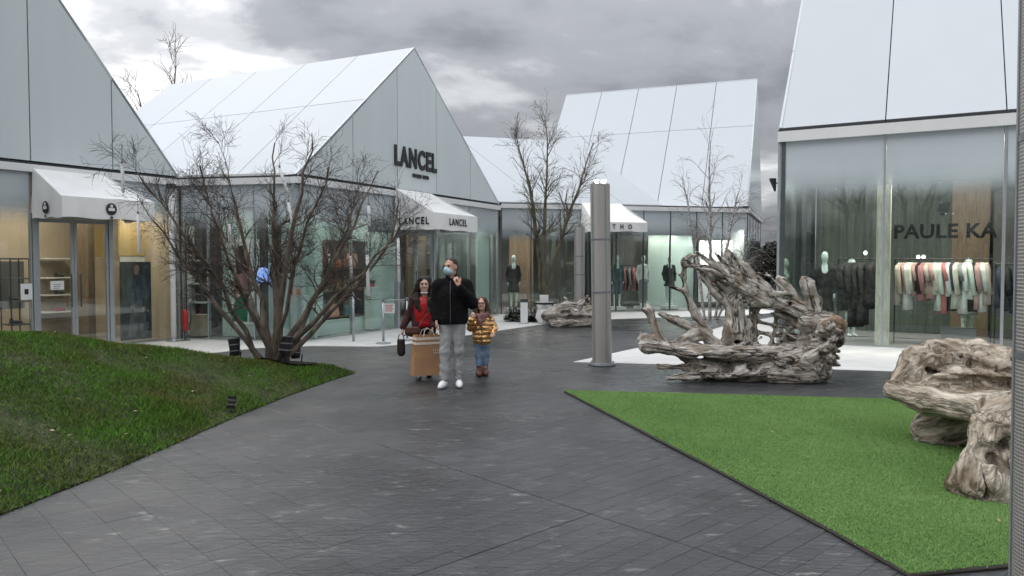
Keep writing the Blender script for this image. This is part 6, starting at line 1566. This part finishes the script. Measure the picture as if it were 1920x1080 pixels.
MB().slab([eb + u_ * x + np.array([0, 0, z]) for x, z in ((-.07, -.10), (0, -.14), (.07, -.10), (.05, -.075), (-.05, -.075))], v_ * .02).out('emblem', 'black', sg)
for i, (px, d) in enumerate(((1500, .8), (1600, .55), (1700, .6), (1770, .55), (1840, .6), (1900, .8))):
    downlight(Df.w(s_at(Df, px, d), d, 4.25), f'ceiling spot, {ORD[i]} from the left in the corner shop', 'corner shop ceiling spots', 30, (1, .92, .82))
# globe lamps
for i, (px, py) in enumerate(((1622, 478), (1721, 486), (1731, 486))):
    d = 2.6; s_ = s_at(Df, px, d); p = np.array(Df.w(s_, d, 0)); z = 1.75 - (py - 490) / 1400 * p[1]
    r = thing('globe_lamp', ['gold mounted globe lamp over the coat rail', 'small lit globe lamp left of its twin behind the rail', 'small lit globe lamp right of its twin behind the rail'][i], 'lamp', (p[0], p[1], z), 'globe lamps')
    MB().lathe([(.008, .0), (.030, .015), (.040, .045), (.030, .08), (.008, .095)], (p[0], p[1], z), 14).out('globe', 'spotlit', r, True); MB().tube([(p[0], p[1], z + .12), (p[0], p[1], 4.24)], .008, 5).out('stem', 'darksteel', r)

# ---------------- middle shop
for px, d, kw, lab in ((963, .7, dict(dress='charcoal', length=.9), 'dark suited mannequin beside the mint wall edge in the middle shop'), (1157, .6, dict(dress='teal', length=.8), 'teal dressed mannequin just right of the light column'),
                       (1206, .7, dict(top='white', bottom='grey'), 'mannequin in white jacket and grey jeans in the middle shop'), (1255, .7, dict(dress='charcoal', length=1.05), 'mannequin in short dark dress before the sage panel')):
    s_ = s_at(Cn, px, d); h_ = .14; plinth('low plinth under the ' + lab.replace('mannequin', 'figure'), Cn, s_, d, .5, h_)
    mannequin(lab, Cn.w(s_, d, .16), .1, **kw)
for px, w, m, lab in ((1030, .0, 'darkwall', ''),):
    pass
for px0, px1, d, m, lab in ((1215, 1300, 1.4, 'mint', 'mint green display panel behind the short dark dress'), (1150, 1212, 1.9, 'greywall', 'pale grey panel behind the white jacket mannequin'), (955, 1000, 2.2, 'woodbrown', 'brown panel deep left in the middle shop'), (1010, 1090, 2.8, 'darkwall', 'dark panel deep in the middle shop behind the V-stemmed tree')):
    a, b = s_at(Cn, px0, d), s_at(Cn, px1, d); tag(MB().obox(Cn, a, b, d, d + .06, .017, 2.7).out('partition', m), lab, 'panel')
a = s_at(Cn, 1180, 1.3); rail('clothes_rail', 'thin clothes rail with few garments between the two middle shop mannequins', Cn, a - .45, a + .45, 1.3, 1.6, 'clothes rails')
for i, c in enumerate(('grey', 'rose', 'grey', 'coral', 'charcoal')): garment('garment', f'{c} garment, {ORD[i]} from the left on the middle shop rail', 'garment', Cn.w(a - .36 + .18 * i, 1.3, 1.6), 1.2, .8, .18, c, 'garments on the middle shop rail', seed=120 + i)
for i, (px, d) in enumerate(((947, .8), (985, 1.3), (1003, .9), (1052, 1.2), (1072, .9), (1237, 1.0), (1262, 1.3))):
    downlight(Cn.w(s_at(Cn, px, d), d, 2.98 if i < 5 else 2.98), f'ceiling spot, {ORD[i]} from the left in the middle shop', 'middle shop ceiling spots', 11)
# white display wall with dark artwork (seen behind the driftwood)
WD = .95; a, b = s_at(Cn, 1312, WD), s_at(Cn, 1392, WD)
dw = thing('display_wall', 'white display wall with dark ink-like artwork behind the driftwood roots', 'display wall', Cn.w((a + b) / 2, WD, .02))
MB().obox(Cn, a, b, WD, WD + .1, .25, 2.52).out('panel', 'white', dw)
for k, (x0, z0, x1, z1, r0, r1) in enumerate(((.25, 1.9, .42, 1.1, .05, .10), (.42, 1.1, .45, .45, .10, .04), (.30, .75, .52, .5, .05, .05), (.52, 1.5, .60, .9, .04, .06), (.2, .4, .3, .9, .10, .03), (.62, .8, .68, .35, .06, .03), (.75, 2.0, .80, 1.3, .02, .05))):
    wd = b - a; P0 = np.array(Cn.w(a + wd * x0, WD - .005, z0)); P1 = np.array(Cn.w(a + wd * x1, WD - .005, z1)); uu = np.array([*Cn.u, 0])
    MB().slab([P0 - uu * r0, P0 + uu * r0, P1 + uu * r1, (P0 + P1) / 2 + uu * .01, P1 - uu * r1], (-Cn.v[0] * .004, -Cn.v[1] * .004, 0)).out('ink_shape', 'black' if k != 4 else 'cloth_grey', dw)
db = thing('display_wall', 'tall white display boards with grey stripes right of the dark artwork', 'display wall', Bf.w(.8, .35, .02))
for k, (x0, x1) in enumerate(((.12, .62), (.66, 1.12), (1.16, 1.75), (1.79, 2.3))): MB().obox(Bf, x0, x1, .70, .80, .2, 2.4 - .04 * k).out('board', 'white', db)
for k, x in enumerate((.5, 1.05, 1.6)): MB().obox(Bf, x, x + .10, .692, .699, .5, 2.0).out('stripe', 'cloth_navy', db)

for i, (px, fr_, d_) in enumerate(((1325, Cn, .4), (1352, Cn, .4), (1382, Cn, .4))): downlight(fr_.w(s_at(fr_, px, d_), d_, 3.0), f'added fill spot, {ORD[i]} from the left over the white artwork wall', 'added fill spots over the white display walls', 26, (1, .97, .93))  # extra spots with no known source, put in to brighten the artwork wall
for i, s_ in enumerate((.5, 1.5)): downlight(Bf.w(s_, .2, 3.0), ['added fill spot over the nearer striped white boards', 'added fill spot over the farther striped white boards'][i], 'added fill spots over the white display walls', 26, (1, .97, .93))  # likewise added, only to lift the striped boards
# ---------------- lettered boutique: mint framed handbag window
mw = thing('window_surround', 'mint green wall framing the handbag display window', 'display wall', LN.w(1.9, .5, .02))
o0, o1, zb, zt = s_at(LN, 605, .45), s_at(LN, 690, .45), .36, 2.25
for a, b, z0, z1 in ((.08, o0, .02, 3.2), (o1, s_at(LN, 745, .45), .02, 2.5), (o0 + .001, o1 - .001, .02, zb), (o0 + .001, o1 - .001, zt, 3.2)): MB().obox(LN, a, b, .45, .52, z0, z1).out('wall_piece', 'mint', mw)
sh = thing('display_shelf', 'dark brown shelf unit with handbags inside the mint window', 'shelf', LN.w((o0 + o1) / 2, .9, zb))
MB().obox(LN, o0 - .15, o1 + .3, 1.15, 1.2, .017, 2.6).out('back', 'woodbrown', sh)
for z in (zb + .02, 1.02, 1.56): MB().obox(LN, o0 - .05, o1 + .2, .60, 1.14, z, z + .03).out('shelf_board', 'woodbrown', sh)
for s_ in (o0 - .06, (o0 + o1) / 2 + .1, o1 + .2): MB().obox(LN, s_, s_ + .03, .62, 1.13, .38, 2.4).out('upright', 'darksteel', sh)
def handbag(label, fr, s_, d, z, w, h, dep, colour, group):
    p = fr.w(s_, d, z); r = thing('handbag', label, 'handbag', p, group); nm = 'bag_' + colour
    if nm not in M: M[nm] = mat(nm, {'red': (.45, .03, .04), 'orange': (.55, .18, .07), 'tan': (.42, .25, .11), 'peach': (.62, .33, .24), 'teal': (.10, .22, .24), 'cream': (.62, .56, .46), 'yellow': (.52, .42, .14), 'black': (.02, .02, .02), 'pink': (.60, .28, .28)}[colour], rough=.5, var=.1)
    w2, d2 = w / 2, dep / 2
    lv = [(0, .94, 1), (.15, 1, 1.02), (.75, .97, .8), (1, .86, .45)]; V = []
    for t, a, b in lv: V += [fr.w(s_ + sx * w2 * a, d + sy * d2 * b, z + .001 + h * t) for sx, sy in ((-1, -1), (1, -1), (1, 1), (-1, 1))]
    F = [(3, 2, 1, 0)] + [(k * 4 + i, k * 4 + (i + 1) % 4, k * 4 + 4 + (i + 1) % 4, k * 4 + 4 + i) for k in range(3) for i in range(4)] + [(12, 13, 14, 15)]
    mk('bag_body', V, F, nm, r)
    MB().tube([fr.w(s_ - w2 * .5, d, z + h * .98), fr.w(s_ - w2 * .4, d, z + h * 1.3), fr.w(s_, d, z + h * 1.42), fr.w(s_ + w2 * .4, d, z + h * 1.3), fr.w(s_ + w2 * .5, d, z + h * .98)], .009, 6).out('handle', nm, r)
    MB().obox(fr, s_ - .02, s_ + .02, d - d2 * .85 - .006, d - d2 * .85, z + h * .6, z + h * .72).out('clasp', 'steel', r)
wd = o1 - o0
for c, x, z, w, h in (('red', .12, 1.59, .30, .42), ('cream', .33, 1.59, .16, .34), ('orange', .60, 1.59, .24, .24), ('peach', .85, 1.59, .3, .36), ('tan', .18, 1.05, .26, .2), ('tan', .45, 1.05, .34, .27), ('yellow', .70, 1.05, .3, .24), ('peach', .95, 1.05, .26, .22), ('peach', .40, .41, .36, .30), ('teal', .74, .41, .34, .26)):
    row = {1.59: 'top', 1.05: 'middle', .41: 'bottom'}[z]
    extra = ' at its left end' if (c, x) == ('tan', .18) else ' left of centre' if (c, x) == ('tan', .45) else ''
    handbag(f'{c} handbag on the {row} shelf of the mint framed window{extra}', LN, o0 + wd * x, .75, z, w, h, .14, c, 'handbags in the mint window')
pt = plinth('mint display plinth with a red potted plant beside the handbag window', LN, s_at(LN, 700, .25) , .28, .34, 1.08, 'mint', .24)
MB()
pot = thing('potted_plant', 'small dark green plant in a red pot on the mint plinth', 'plant', LN.w(s_at(LN, 700, .25), .28, 1.10))
pc = LN.w(s_at(LN, 700, .25), .28, 1.10); MB().lathe([(.05, 0), (.065, .09), (.055, .09)], pc, 12).out('pot', 'extred', pot)
lf = MB()
for i in range(60):
    a = random.uniform(0, 6.28); e = random.uniform(.3, 1.3); L = random.uniform(.08, .16); q = np.array(pc) + np.array([0, 0, .08]); t = q + L * np.array([math.cos(a) * math.cos(e), math.sin(a) * math.cos(e), math.sin(e)]); n = np.array([-math.sin(a), math.cos(a), 0]) * .015
    lf.add([q, (q + t) / 2 + n, t, (q + t) / 2 - n], [(0, 1, 2, 3)])
M['plantgreen'] = mat('plant_green', (.03, .07, .025), rough=.6, var=.3); tag(lf.out('leaves', 'plantgreen', pot), kind='stuff')
for px0, px1, d, m, lab in ((765, 800, .9, 'woodbrown', 'brown panel behind the boutique door'), (822, 878, .7, 'mintgrey', 'sage panel behind the boutique right window'), (895, 930, .30, 'mint', 'mint wall at the far end of the boutique window')):
    a, b = s_at(LN, px0, d), s_at(LN, px1, d); tag(MB().obox(LN, a, min(b, 9.25), d, d + .06, .017, 2.9).out('partition', m), lab, 'panel')
bsh = thing('display_shelf', 'brown shelves seen through the boutique door', 'shelf', LN.w(5.0, 2.6, .02))
a = s_at(LN, 790, 2.4)
for z in (.5, 1.0, 1.5, 2.0): MB().obox(LN, a - .4, a + .8, 2.4, 2.75, z, z + .04).out('shelf_board', 'ochre', bsh)
for x in (-.43, .8): MB().obox(LN, a + x, a + x + .03, 2.4, 2.75, .02, 2.3).out('upright', 'woodbrown', bsh)
for i, (s_, d) in enumerate(((.8, .32), (1.9, .72), (3.0, .30), (4.6, 1.3), (6.4, .5), (8.4, .22))): downlight(LN.w(s_, d, 3.38), f'ceiling spot, {ORD[i]} from the left in the lettered boutique', 'boutique ceiling spots', 17, (1, .94, .86))

# ---------------- link between the shops
lk = thing('display_wall', 'white and mint display wall behind the bare tree', 'display wall', L1.w(1.8, 1.2, .02))
def l1(px, d): return s_at(L1, px, d)
MB().obox(L1, l1(416, .75), l1(478, .75), .75, .85, .017, 2.9).out('panel', 'mint', lk); MB().obox(L1, l1(482, .75), l1(500, .75), .76, .86, .017, 2.9).out('panel', 'darkwall', lk); MB().obox(L1, l1(503, .75), l1(590, .75), .75, .85, .017, 2.9).out('panel', 'mint', lk)
MB().obox(L1, l1(345, 1.4), l1(418, 1.4), 1.4, 1.5, .017, 2.9).out('dark_panel', 'darkwall', lk)
sl = thing('display_shelf', 'white shelves on the dark wall between post and mint panel', 'shelf', L1.w(l1(365, 1.2), 1.2, .02))
for z in (.28, .75, 1.2, 1.75): MB().obox(L1, l1(352, 1.1), l1(384, 1.1), 1.1, 1.38, z, z + .035).out('shelf_board', 'white', sl)
MB().obox(L1, l1(350, 1.1), l1(352, 1.1), 1.1, 1.38, .017, 2.6).out('upright', 'white', sl)
plinth('low cream plinth by the window of the link', L1, l1(375, .5), .5, .34, .52, 'beige', .3)
po = thing('poster', 'tall poster of a dark haired woman in patterned top and green skirt', 'poster', L1.w(l1(455, .74), .73, .30))
def flatshape(name, fr, pts, d, m, parent, t=.004): MB().slab([fr.w(s_, d, z) for s_, z in pts], (-fr.v[0] * t, -fr.v[1] * t, 0)).out(name, m, parent)
c0, c1 = l1(434, .74), l1(487, .74); cw = c1 - c0
MB().obox(L1, c0, c1, .728, .742, .30, 2.25).out('sheet', 'white', po)
def rel(pts): return [(c0 + cw * x, z) for x, z in pts]
for nm, pts, m in (('hair', [(.15, 1.9), (.25, 2.1), (.5, 2.12), (.62, 1.9), (.55, 1.5), (.2, 1.45)], 'darkhair'), ('face', [(.42, 1.75), (.58, 1.75), (.60, 1.95), (.45, 1.98)], 'skin2'), ('top', [(.10, 1.0), (.60, .95), (.68, 1.5), (.5, 1.66), (.2, 1.6)], 'cloth_rose'), ('arm', [(.0, 1.2), (.12, .85), (.3, .75), (.2, 1.1), (.18, 1.5)], 'skin2'), ('skirt', [(.0, .36), (.10, .8), (.32, .98), (.62, .95), (.55, .36)], 'cloth_green'), ('leg', [(.62, .36), (.60, .9), (.82, .9), (.88, .36)], 'cloth_grey')):
    if m == 'cloth_green': M[m] = mat('cloth_green', (.02, .16, .09), rough=.8)
    flatshape('print_' + nm, L1, rel(pts), .727 - .001 * len(nm) * .3, m, po, .001)
gl_ = thing('table_lamp', 'glowing blue dome lamp in the link window', 'lamp', L1.w(l1(494, .5), .5, 0.0175))
bp_ = np.array(L1.w(l1(494, .5), .5, 0)); MB().lathe([(.15, 1.28), (.155, 1.36), (.13, 1.50), (.09, 1.58), (.03, 1.61)], bp_, 20).out('shade', 'blueglow', gl_, True); MB().lathe([(.12, .018), (.12, .04), (.012, .045), (.012, 1.29)], bp_, 12).out('stand', 'darksteel', gl_)
wc = MB().obox(L1, l1(512, .3), l1(544, .3), .3, .55, .017, 3.34).out('shop_column', 'woodbrown'); tag(wc, 'brown wood clad column between blue lamp and handbag window', 'column')
plinth('mint counter with an orange bag right of the brown column', L1, l1(560, .35), .38, .32, .98, 'mint', .25)
handbag('orange handbag standing on the mint counter', L1, l1(552, .35), .38, 1.0, .22, .14, .12, 'orange', 'handbags in the link'); 
for i, s_ in enumerate((.5, 1.4, 2.3)): downlight(L1.w(s_, .45, 3.36), f'ceiling spot, {ORD[i]} from the left in the link', 'link ceiling spots', 6, (1, .94, .86))

# ---------------- far left shop
wl = thing('wall_panel', 'ochre lit wall band above the white shoe shelves', 'wall panel', A.w(9.2, 1.2, 1.9))
MB().obox(A, s_at(A, 226, 1.2), s_at(A, 335, 1.2), 1.2, 1.26, 1.88, 3.36).out('panel', 'ochre', wl); MB().obox(A, s_at(A, 150, 2.6), s_at(A, 195, 2.6), 2.6, 2.66, 1.85, 3.3).out('panel', 'ochre', wl)
ws = thing('shoe_shelf', 'white wall shelves with black shoes beside the dark poster', 'shelf', A.w(9.5, 1.1, .02))
a, b = s_at(A, 285, 1.0), s_at(A, 336, 1.0)
MB().obox(A, a - .6, b + .05, 1.21, 1.25, .02, 1.86).out('back', 'white', ws)
for z in (.72, 1.10, 1.48): MB().obox(A, a, b, .96, 1.20, z, z + .025).out('shelf_board', 'white', ws)
def shoe_item(fr, s_, d, z, label, group, m='rubber'):
    p = np.array(fr.w(s_, d, z)); r = thing('shoe', label, 'shoe', p, group); dv = np.array([*fr.u, 0])
    f = Field(p - (.2, .2, .02), p + (.2, .2, .16), .012); f.cone(p - dv * .08 + (0, 0, .035), p + dv * .10 + (0, 0, .028), .034, .024, .02); f.cone(p - dv * .08 + (0, 0, .03), p - dv * .08 + (0, 0, .08), .03, .032, .02); f.cut((0, 0, -1), -(z + .002)); field_obj('upper', f, m, r)
    MB().slab([p + dv * x + np.array([-dv[1], dv[0], 0]) * y + np.array([0, 0, .0015]) for x, y in ((-.115, -.03), (.12, -.025), (.12, .025), (-.115, .03))], (0, 0, .008)).out('sole', 'dark', r)
for i, z in enumerate((.746, 1.126, 1.506)): shoe_item(A, a + .12, 1.08, z, f'black shoe on the {["lowest", "middle", "top"][i]} white shelf beside the poster', 'shoes on the white shelves')
dp = thing('poster', 'large dark poster of a person in a navy jumper', 'poster', A.w(9.0, .5, .05))
c0, c1 = s_at(A, 226, .45), s_at(A, 283, .45); cw = c1 - c0
MB().obox(A, c0, c1, .45, .49, .05, 1.74).out('sheet', 'posterdark', dp)
M['posterskin'] = mat('poster_skin', (.34, .22, .17), rough=.5, var=.15); M['posternavy'] = mat('poster_navy', (.050, .066, .088), rough=.5, var=.35, scale=7); M['posterlegs'] = mat('poster_legs', (.09, .092, .095), rough=.5, var=.3)
for k, (nm, pts, m) in enumerate((('jumper', [(.14, .95), (.22, 1.35), (.40, 1.50), (.62, 1.50), (.82, 1.36), (.95, 1.0), (.80, .85), (.78, .70), (.30, .70), (.26, .9)], 'posternavy'), ('legs', [(.30, .70), (.78, .70), (.85, .1), (.65, .08), (.56, .5), (.45, .12), (.2, .12)], 'posterlegs'), ('face', [(.44, 1.46), (.56, 1.46), (.61, 1.58), (.58, 1.68), (.48, 1.69), (.42, 1.60)], 'posterskin'), ('hair', [(.42, 1.60), (.44, 1.69), (.50, 1.73), (.58, 1.72), (.61, 1.62), (.57, 1.67), (.47, 1.67)], 'darkhair'), ('hand', [(.30, .78), (.42, .82), (.44, .72), (.34, .68)], 'posterskin'), ('hand', [(.66, .74), (.78, .78), (.80, .68), (.70, .64)], 'posterskin'))):
    flatshape('print_' + nm, A, [(c0 + cw * x, z) for x, z in pts], .448 - .0015 * k, m, dp, .001)
fsh = thing('shoe_shelf', 'lit wall shelves with dark shoes seen through the left glass door', 'shelf', A.w(8.2, 3.2, .02))
a, b = s_at(A, 86, 3.1), s_at(A, 138, 3.1)
for z in (.55, .95, 1.35, 1.8): MB().obox(A, a, b, 3.1, 3.55, z, z + .03).out('shelf_board', 'white', fsh)
for i, z in enumerate((.58, .98, 1.38)): shoe_item(A, b - .25, 3.25, z, f'dark shoe on the {["lowest", "middle", "top"][i]} lit shelf behind the glass door', 'shoes behind the glass door', 'extred' if i == 0 else 'rubber')
for i, (px0, px1, z0, z1) in enumerate(((18, 36, .3, 1.75), (100, 0, 0, 0))):
    if i: break
    r = thing('display_rack', 'black metal frame rack with boots by the left picture edge', 'rack', A.w(s_at(A, 20, 1.0), 1.0, .018)); a = s_at(A, 10, 1.0); b = s_at(A, 45, 1.0)
    for s_ in (a, b):
        for d in (.8, 1.2): MB().tube([A.w(s_, d, .018), A.w(s_, d, 1.8)], .013, 5).out('post', 'rubber', r)
    for z in (.5, .95, 1.4): MB().obox(A, a, b, .8, 1.2, z, z + .025).out('shelf_board', 'darksteel', r)
    MB().tube([A.w(a, .8, 1.8), A.w(b, .8, 1.8), A.w(b, 1.2, 1.8), A.w(a, 1.2, 1.8), A.w(a, .8, 1.8)], .013, 5).out('top_rail', 'rubber', r)
    for i2, z in enumerate((.53, .98)): shoe_item(A, (a + b) / 2, 1.0, z, ['black boot on the lower shelf of the frame rack', 'black boot on the upper shelf of the frame rack'][i2], 'boots on the frame rack')
tag(MB().obox(A, s_at(A, 0, 2.2), s_at(A, 45, 2.2), 2.2, 2.26, .75, 1.75).out('wall_panel', 'darkwall'), 'dark rectangular wall panel at the left edge of the shop', 'wall panel')
tag(MB().obox(A, s_at(A, 165, 1.8), s_at(A, 178, 1.8), 1.8, 2.2, .02, 2.9).out('shop_column', 'woodbrown'), 'brown upright panel behind the right glass door leaf', 'column')
def notice(label, fr, px, py, w, h, d=.035, lines=True):
    s_ = s_at(fr, px, d); p = fr.w(s_, d, 0); z = 1.75 - (py - 490) / 1400 * p[1]
    r = thing('paper_notice', label, 'notice', fr.w(s_, d, z - h / 2), 'paper notices on the glass')
    MB().obox(fr, s_ - w / 2, s_ + w / 2, d, d + .004, z - h / 2, z + h / 2).out('sheet', 'white', r)
    if lines:
        for k in range(3): MB().obox(fr, s_ - w * .28, s_ + w * (.28 - .06 * k), d - .0015, d - .0005, z + .01 - k * .035, z + .022 - k * .035).out('printed_line', 'ringgrey', r)
    else: MB().lathe([(.0, 0), (.0, 0)], (0, 0, -5), 3); MB().obox(fr, s_ - .035, s_ + .035, d - .0015, d - .0005, z - .05, z + .05).out('printed_symbol', 'black', r)
notice('white paper notice with printed symbol left of the shop door', A, 49, 547, .20, .30, lines=False)
notice('white paper notice stuck on the left glass door leaf', A, 107, 535, .25, .17)
notice('small pale notice above the fire extinguisher', L1, 336, 530, .12, .26) if False else None
for i, (s_, d) in enumerate(((6.2, 1.4), (7.4, 1.8), (8.3, 2.6), (9.0, .85), (9.55, .85), (5.0, 1.6))): downlight(A.w(s_, d, 3.38), f'warm ceiling spot, {ORD[i]} of the far left shop', 'far left shop ceiling spots', 20 if i < 3 else 12, (1, .86, .68))

# ---------------- outside small things
wp = thing('white_post', 'slim white post with base plate in front of the far left shop', 'post', (-7.36, 16.2, .009))
MB().tube([(-7.36, 16.2, .02), (-7.36, 16.2, 3.2)], .058, 16).out('shaft', 'white', wp, True); MB().lathe([(.15, 0), (.15, .015), (.07, .02), (.062, .05)], (-7.36, 16.2, .009), 18).out('base_plate', 'steel', wp)
cm = thing('security_camera', 'small black camera on top of the white post', 'camera', (-7.36, 16.2, 3.2)); MB().tube([(-7.36, 16.2, 3.2), (-7.36, 16.2, 3.32)], .02, 8).out('stalk', 'white', cm); MB().box(-7.43, -7.30, 16.10, 16.28, 3.32, 3.42).out('housing', 'rubber', cm); MB().tube([(-7.365, 16.10, 3.37), (-7.365, 16.08, 3.37)], .03, 10).out('lens', 'darksteel', cm)
ex = thing('fire_extinguisher', 'red fire extinguisher on a stand beside the white post', 'fire extinguisher', (-7.20, 16.42, .009))
q = np.array([-7.20, 16.42, 0]); MB().lathe([(.042, .22), (.058, .25), (.060, .58), (.046, .66), (.02, .70)], q, 16).out('cylinder_body', 'extred', ex, True); MB().lathe([(.02, .70), (.03, .74), (.02, .80)], q, 10).out('valve', 'darksteel', ex); MB().tube([q + (.02, 0, .78), q + (.11, 0, .74), q + (.12, 0, .5), q + (.09, -.02, .24)], .011, 6).out('hose', 'rubber', ex); MB().lathe([(.10, .009), (.10, .02), (.012, .025), (.012, .21)], q, 14).out('stand', 'darksteel', ex); MB().tube([q + (-.05, .07, .02), q + (-.05, .07, .9), q + (0, .07, .98), q + (.05, .07, .9)], .010, 6).out('stand_hoop', 'darksteel', ex)
for lab, x, y in (('grey queue post with cross bar in front of the mint window', -2.72, 15.75), ('grey queue post at the boutique door', -2.30, 16.35)):
    r = thing('queue_post', lab, 'queue post', (x, y, .009), 'queue posts'); MB().tube([(x, y, .02), (x, y, .90)], .024, 10).out('shaft', 'steel', r, True); MB().lathe([(.16, 0), (.16, .02), (.04, .035), (.026, .05)], (x, y, .009), 20).out('base', 'steel', r); MB().lathe([(.03, 0), (.034, .03), (.03, .06)], (x, y, .90), 12).out('head', 'ringgrey', r)
    if x < -2.5: MB().tube([(x, y, .92), (-2.34, 16.29, .92)], .012, 6).out('cross_bar', 'steel', r)
nb = thing('notice_board', 'small white notice with red print on the queue post', 'notice', (-2.66, 15.70, .68)); MB().box(-2.69, -2.47, 15.70, 15.71, .66, .86).out('sheet', 'white', nb)
for k in range(4): MB().box(-2.67, -2.50 - .02 * (k % 2), 15.697, 15.699, .82 - .04 * k, .835 - .04 * k).out('printed_line', 'extred', nb)
r = thing('metal_post', 'thin grey metal post before the mint window corner', 'post', (-3.45, 16.2, .009)); MB().tube([(-3.45, 16.2, .01), (-3.45, 16.2, 1.12)], .026, 10).out('shaft', 'steel', r, True); MB().lathe([(.028, 0), (.030, .02), (.01, .03)], (-3.45, 16.2, 1.12), 10).out('cap', 'steel', r)

# white pillar and faceted planter by the V-stemmed tree
px_, py_ = .34, 21.0
r = thing('white_bollard', 'white square bollard with dark glass top beside the V-stemmed tree', 'bollard', (px_, py_, .009)); MB().box(px_ - .10, px_ + .10, py_ - .10, py_ + .10, .02, .60).out('body', 'white', r); MB().box(px_ - .105, px_ + .105, py_ - .105, py_ + .105, .603, .70).out('lamp_top', 'darksteel', r); MB().box(px_ - .12, px_ + .12, py_ - .12, py_ + .12, .009, .022).out('foot', 'steel', r)
x, y = .90, 20.9; r = thing('planter', 'white faceted planter under the V-stemmed tree', 'planter', (x, y, .009))
lv = [(.16, .009), (.26, .18), (.20, .42), (.27, .62)]; V = []
for k, (a, z) in enumerate(lv):
    for i in range(5): t = 2 * math.pi * (i + .5 * (k % 2)) / 5 + .3; V.append((x + a * math.cos(t), y + a * math.sin(t), z))
F = [(4, 3, 2, 1, 0)]
for k in range(3):
    for i in range(5):
        j = (i + 1) % 5
        if k % 2 == 0: F += [(k * 5 + i, k * 5 + j, k * 5 + 5 + i), (k * 5 + j, k * 5 + 5 + j, k * 5 + 5 + i)]
        else: F += [(k * 5 + i, k * 5 + 5 + j, k * 5 + 5 + i), (k * 5 + i, k * 5 + j, k * 5 + 5 + j)]
mk('pot', V, F, 'white', r); MB().slab([V[15 + i][:2] + (.60,) for i in range(5)], (0, 0, -.05)).out('soil', 'soilbare', r); MB().box(x - .12, x + .12, y - .02, y + .22, .60, .80).out('inner_box', 'white', r)
# dark low planting behind them
def hedge(label, cx, cy, rx, ry, h, n, seed):
    rg = np.random.default_rng(seed); t_ = rg.uniform(0, 6.28, n); q_ = np.sqrt(rg.random(n)); P = np.stack([cx + rx * q_ * np.cos(t_), cy + ry * q_ * np.sin(t_), .03 + h * (1 - .75 * q_ ** 2) * rg.random(n) * (.75 + .35 * np.sin(t_ * 3 + seed))], 1)
    a = rg.uniform(0, 6.28, n); L = rg.uniform(.05, .11, n); d = np.stack([np.cos(a) * L, np.sin(a) * L, rg.uniform(-.02, .05, n)], 1); s_ = np.stack([-np.sin(a), np.cos(a), 0 * a], 1) * .022
    V = np.stack([P, P + d * .5 + s_, P + d, P + d * .5 - s_], 1).reshape(-1, 4, 3).reshape(-1, 3)
    r = thing('low_shrub', label, 'shrub', (cx, cy, .0)); tag(mk('foliage', V, np.arange(4 * n).reshape(-1, 4), 'shrubgreen', r), kind='stuff')
    mb = MB()
    for i in range(14): x, y = cx + rx * rg.uniform(-.9, .9), cy + ry * rg.uniform(-.9, .9); mb.tube([(x, y, .0), (x + rg.uniform(-.1, .1), y, h * rg.uniform(.6, 1))], .004, 4)
    tag(mb.out('stems', 'twig', r), kind='stuff')
M['shrubgreen'] = mat('dark_shrub', (.020, .024, .014), rough=.8, var=.5, scale=4)
hedge('dark low shrub beside the white bollard', .12, 21.7, .35, .3, .55, 1500, 3); hedge('dark low shrub between bollard and faceted planter', .66, 21.6, .28, .3, .42, 1200, 4)
# small things lying about
mb = MB()
for i in range(26):
    x, y = random.uniform(-8, -2.8), random.uniform(14.3, 16.0)
    if not inside_poly(np.array([x]), np.array([y]), WHITE_L)[0]: continue
    s_ = random.uniform(.015, .04); mb.add([(x - s_, y, .0105), (x, y - s_ * .5, .012), (x + s_, y, .018), (x, y + s_ * .6, .012)], [(0, 1, 2, 3)])
tag(mb.out('fallen_leaves', 'leaf'), 'few dark leaves blown over the white pavement', 'leaves', kind='stuff')
# dark bracket lamp at the edge of the corner shop
br = Df.w(-.12, .1, 3.35); r = thing('wall_lamp', 'dark wedge lamp at the left corner of the corner shop', 'lamp', br)
MB().slab([(br[0] - .06, br[1], br[2] + .2), (br[0] + .06, br[1], br[2] + .2), (br[0] + .06, br[1], br[2] - .08)], (0, .12, 0)).out('housing', 'rubber', r); MB().tube([(br[0] + .05, br[1] + .06, br[2] + .1), (br[0] + .14, br[1] + .06, br[2] + .1)], .015, 6).out('arm', 'darksteel', r)

# far hedge seen through the gap between the back house and the corner shop
def far_hedge(label, x0, x1, y0, y1, h, n, leaf, seed):
    rg = np.random.default_rng(seed); x = rg.uniform(x0, x1, n); y = rg.uniform(y0, y1, n); z = rg.random(n) ** .8 * (h + .12 * h * np.sin(x * 1.1) + .08 * h * np.sin(x * 2.7 + 1))
    P = np.stack([x, y, z], 1); a = rg.uniform(0, 6.28, n); L = rg.uniform(.6, 1.4, n) * leaf
    d_ = np.stack([np.cos(a) * L, np.sin(a) * L, rg.uniform(-.8, .9, n) * leaf], 1); s_ = np.stack([-np.sin(a), np.cos(a), rg.uniform(-1, 1, n)], 1) * leaf * .4
    V = np.stack([P, P + d_ * .5 + s_, P + d_, P + d_ * .5 - s_], 1).reshape(-1, 3)
    tag(mk('far_hedge', V, np.arange(4 * n).reshape(-1, 4), 'shrubgreen'), label, 'hedge', kind='stuff')
far_hedge('dark distant hedge in the gap beside the corner shop', 12, 22, 46, 48, 3.0, 26000, .14, 77)
far_hedge('added unseen hedge behind the viewer that darkens the window reflections', -34, 30, -17, -14, 3.6, 60000, .22, 78)  # no hedge known here: added out of view to darken low reflections in the glass
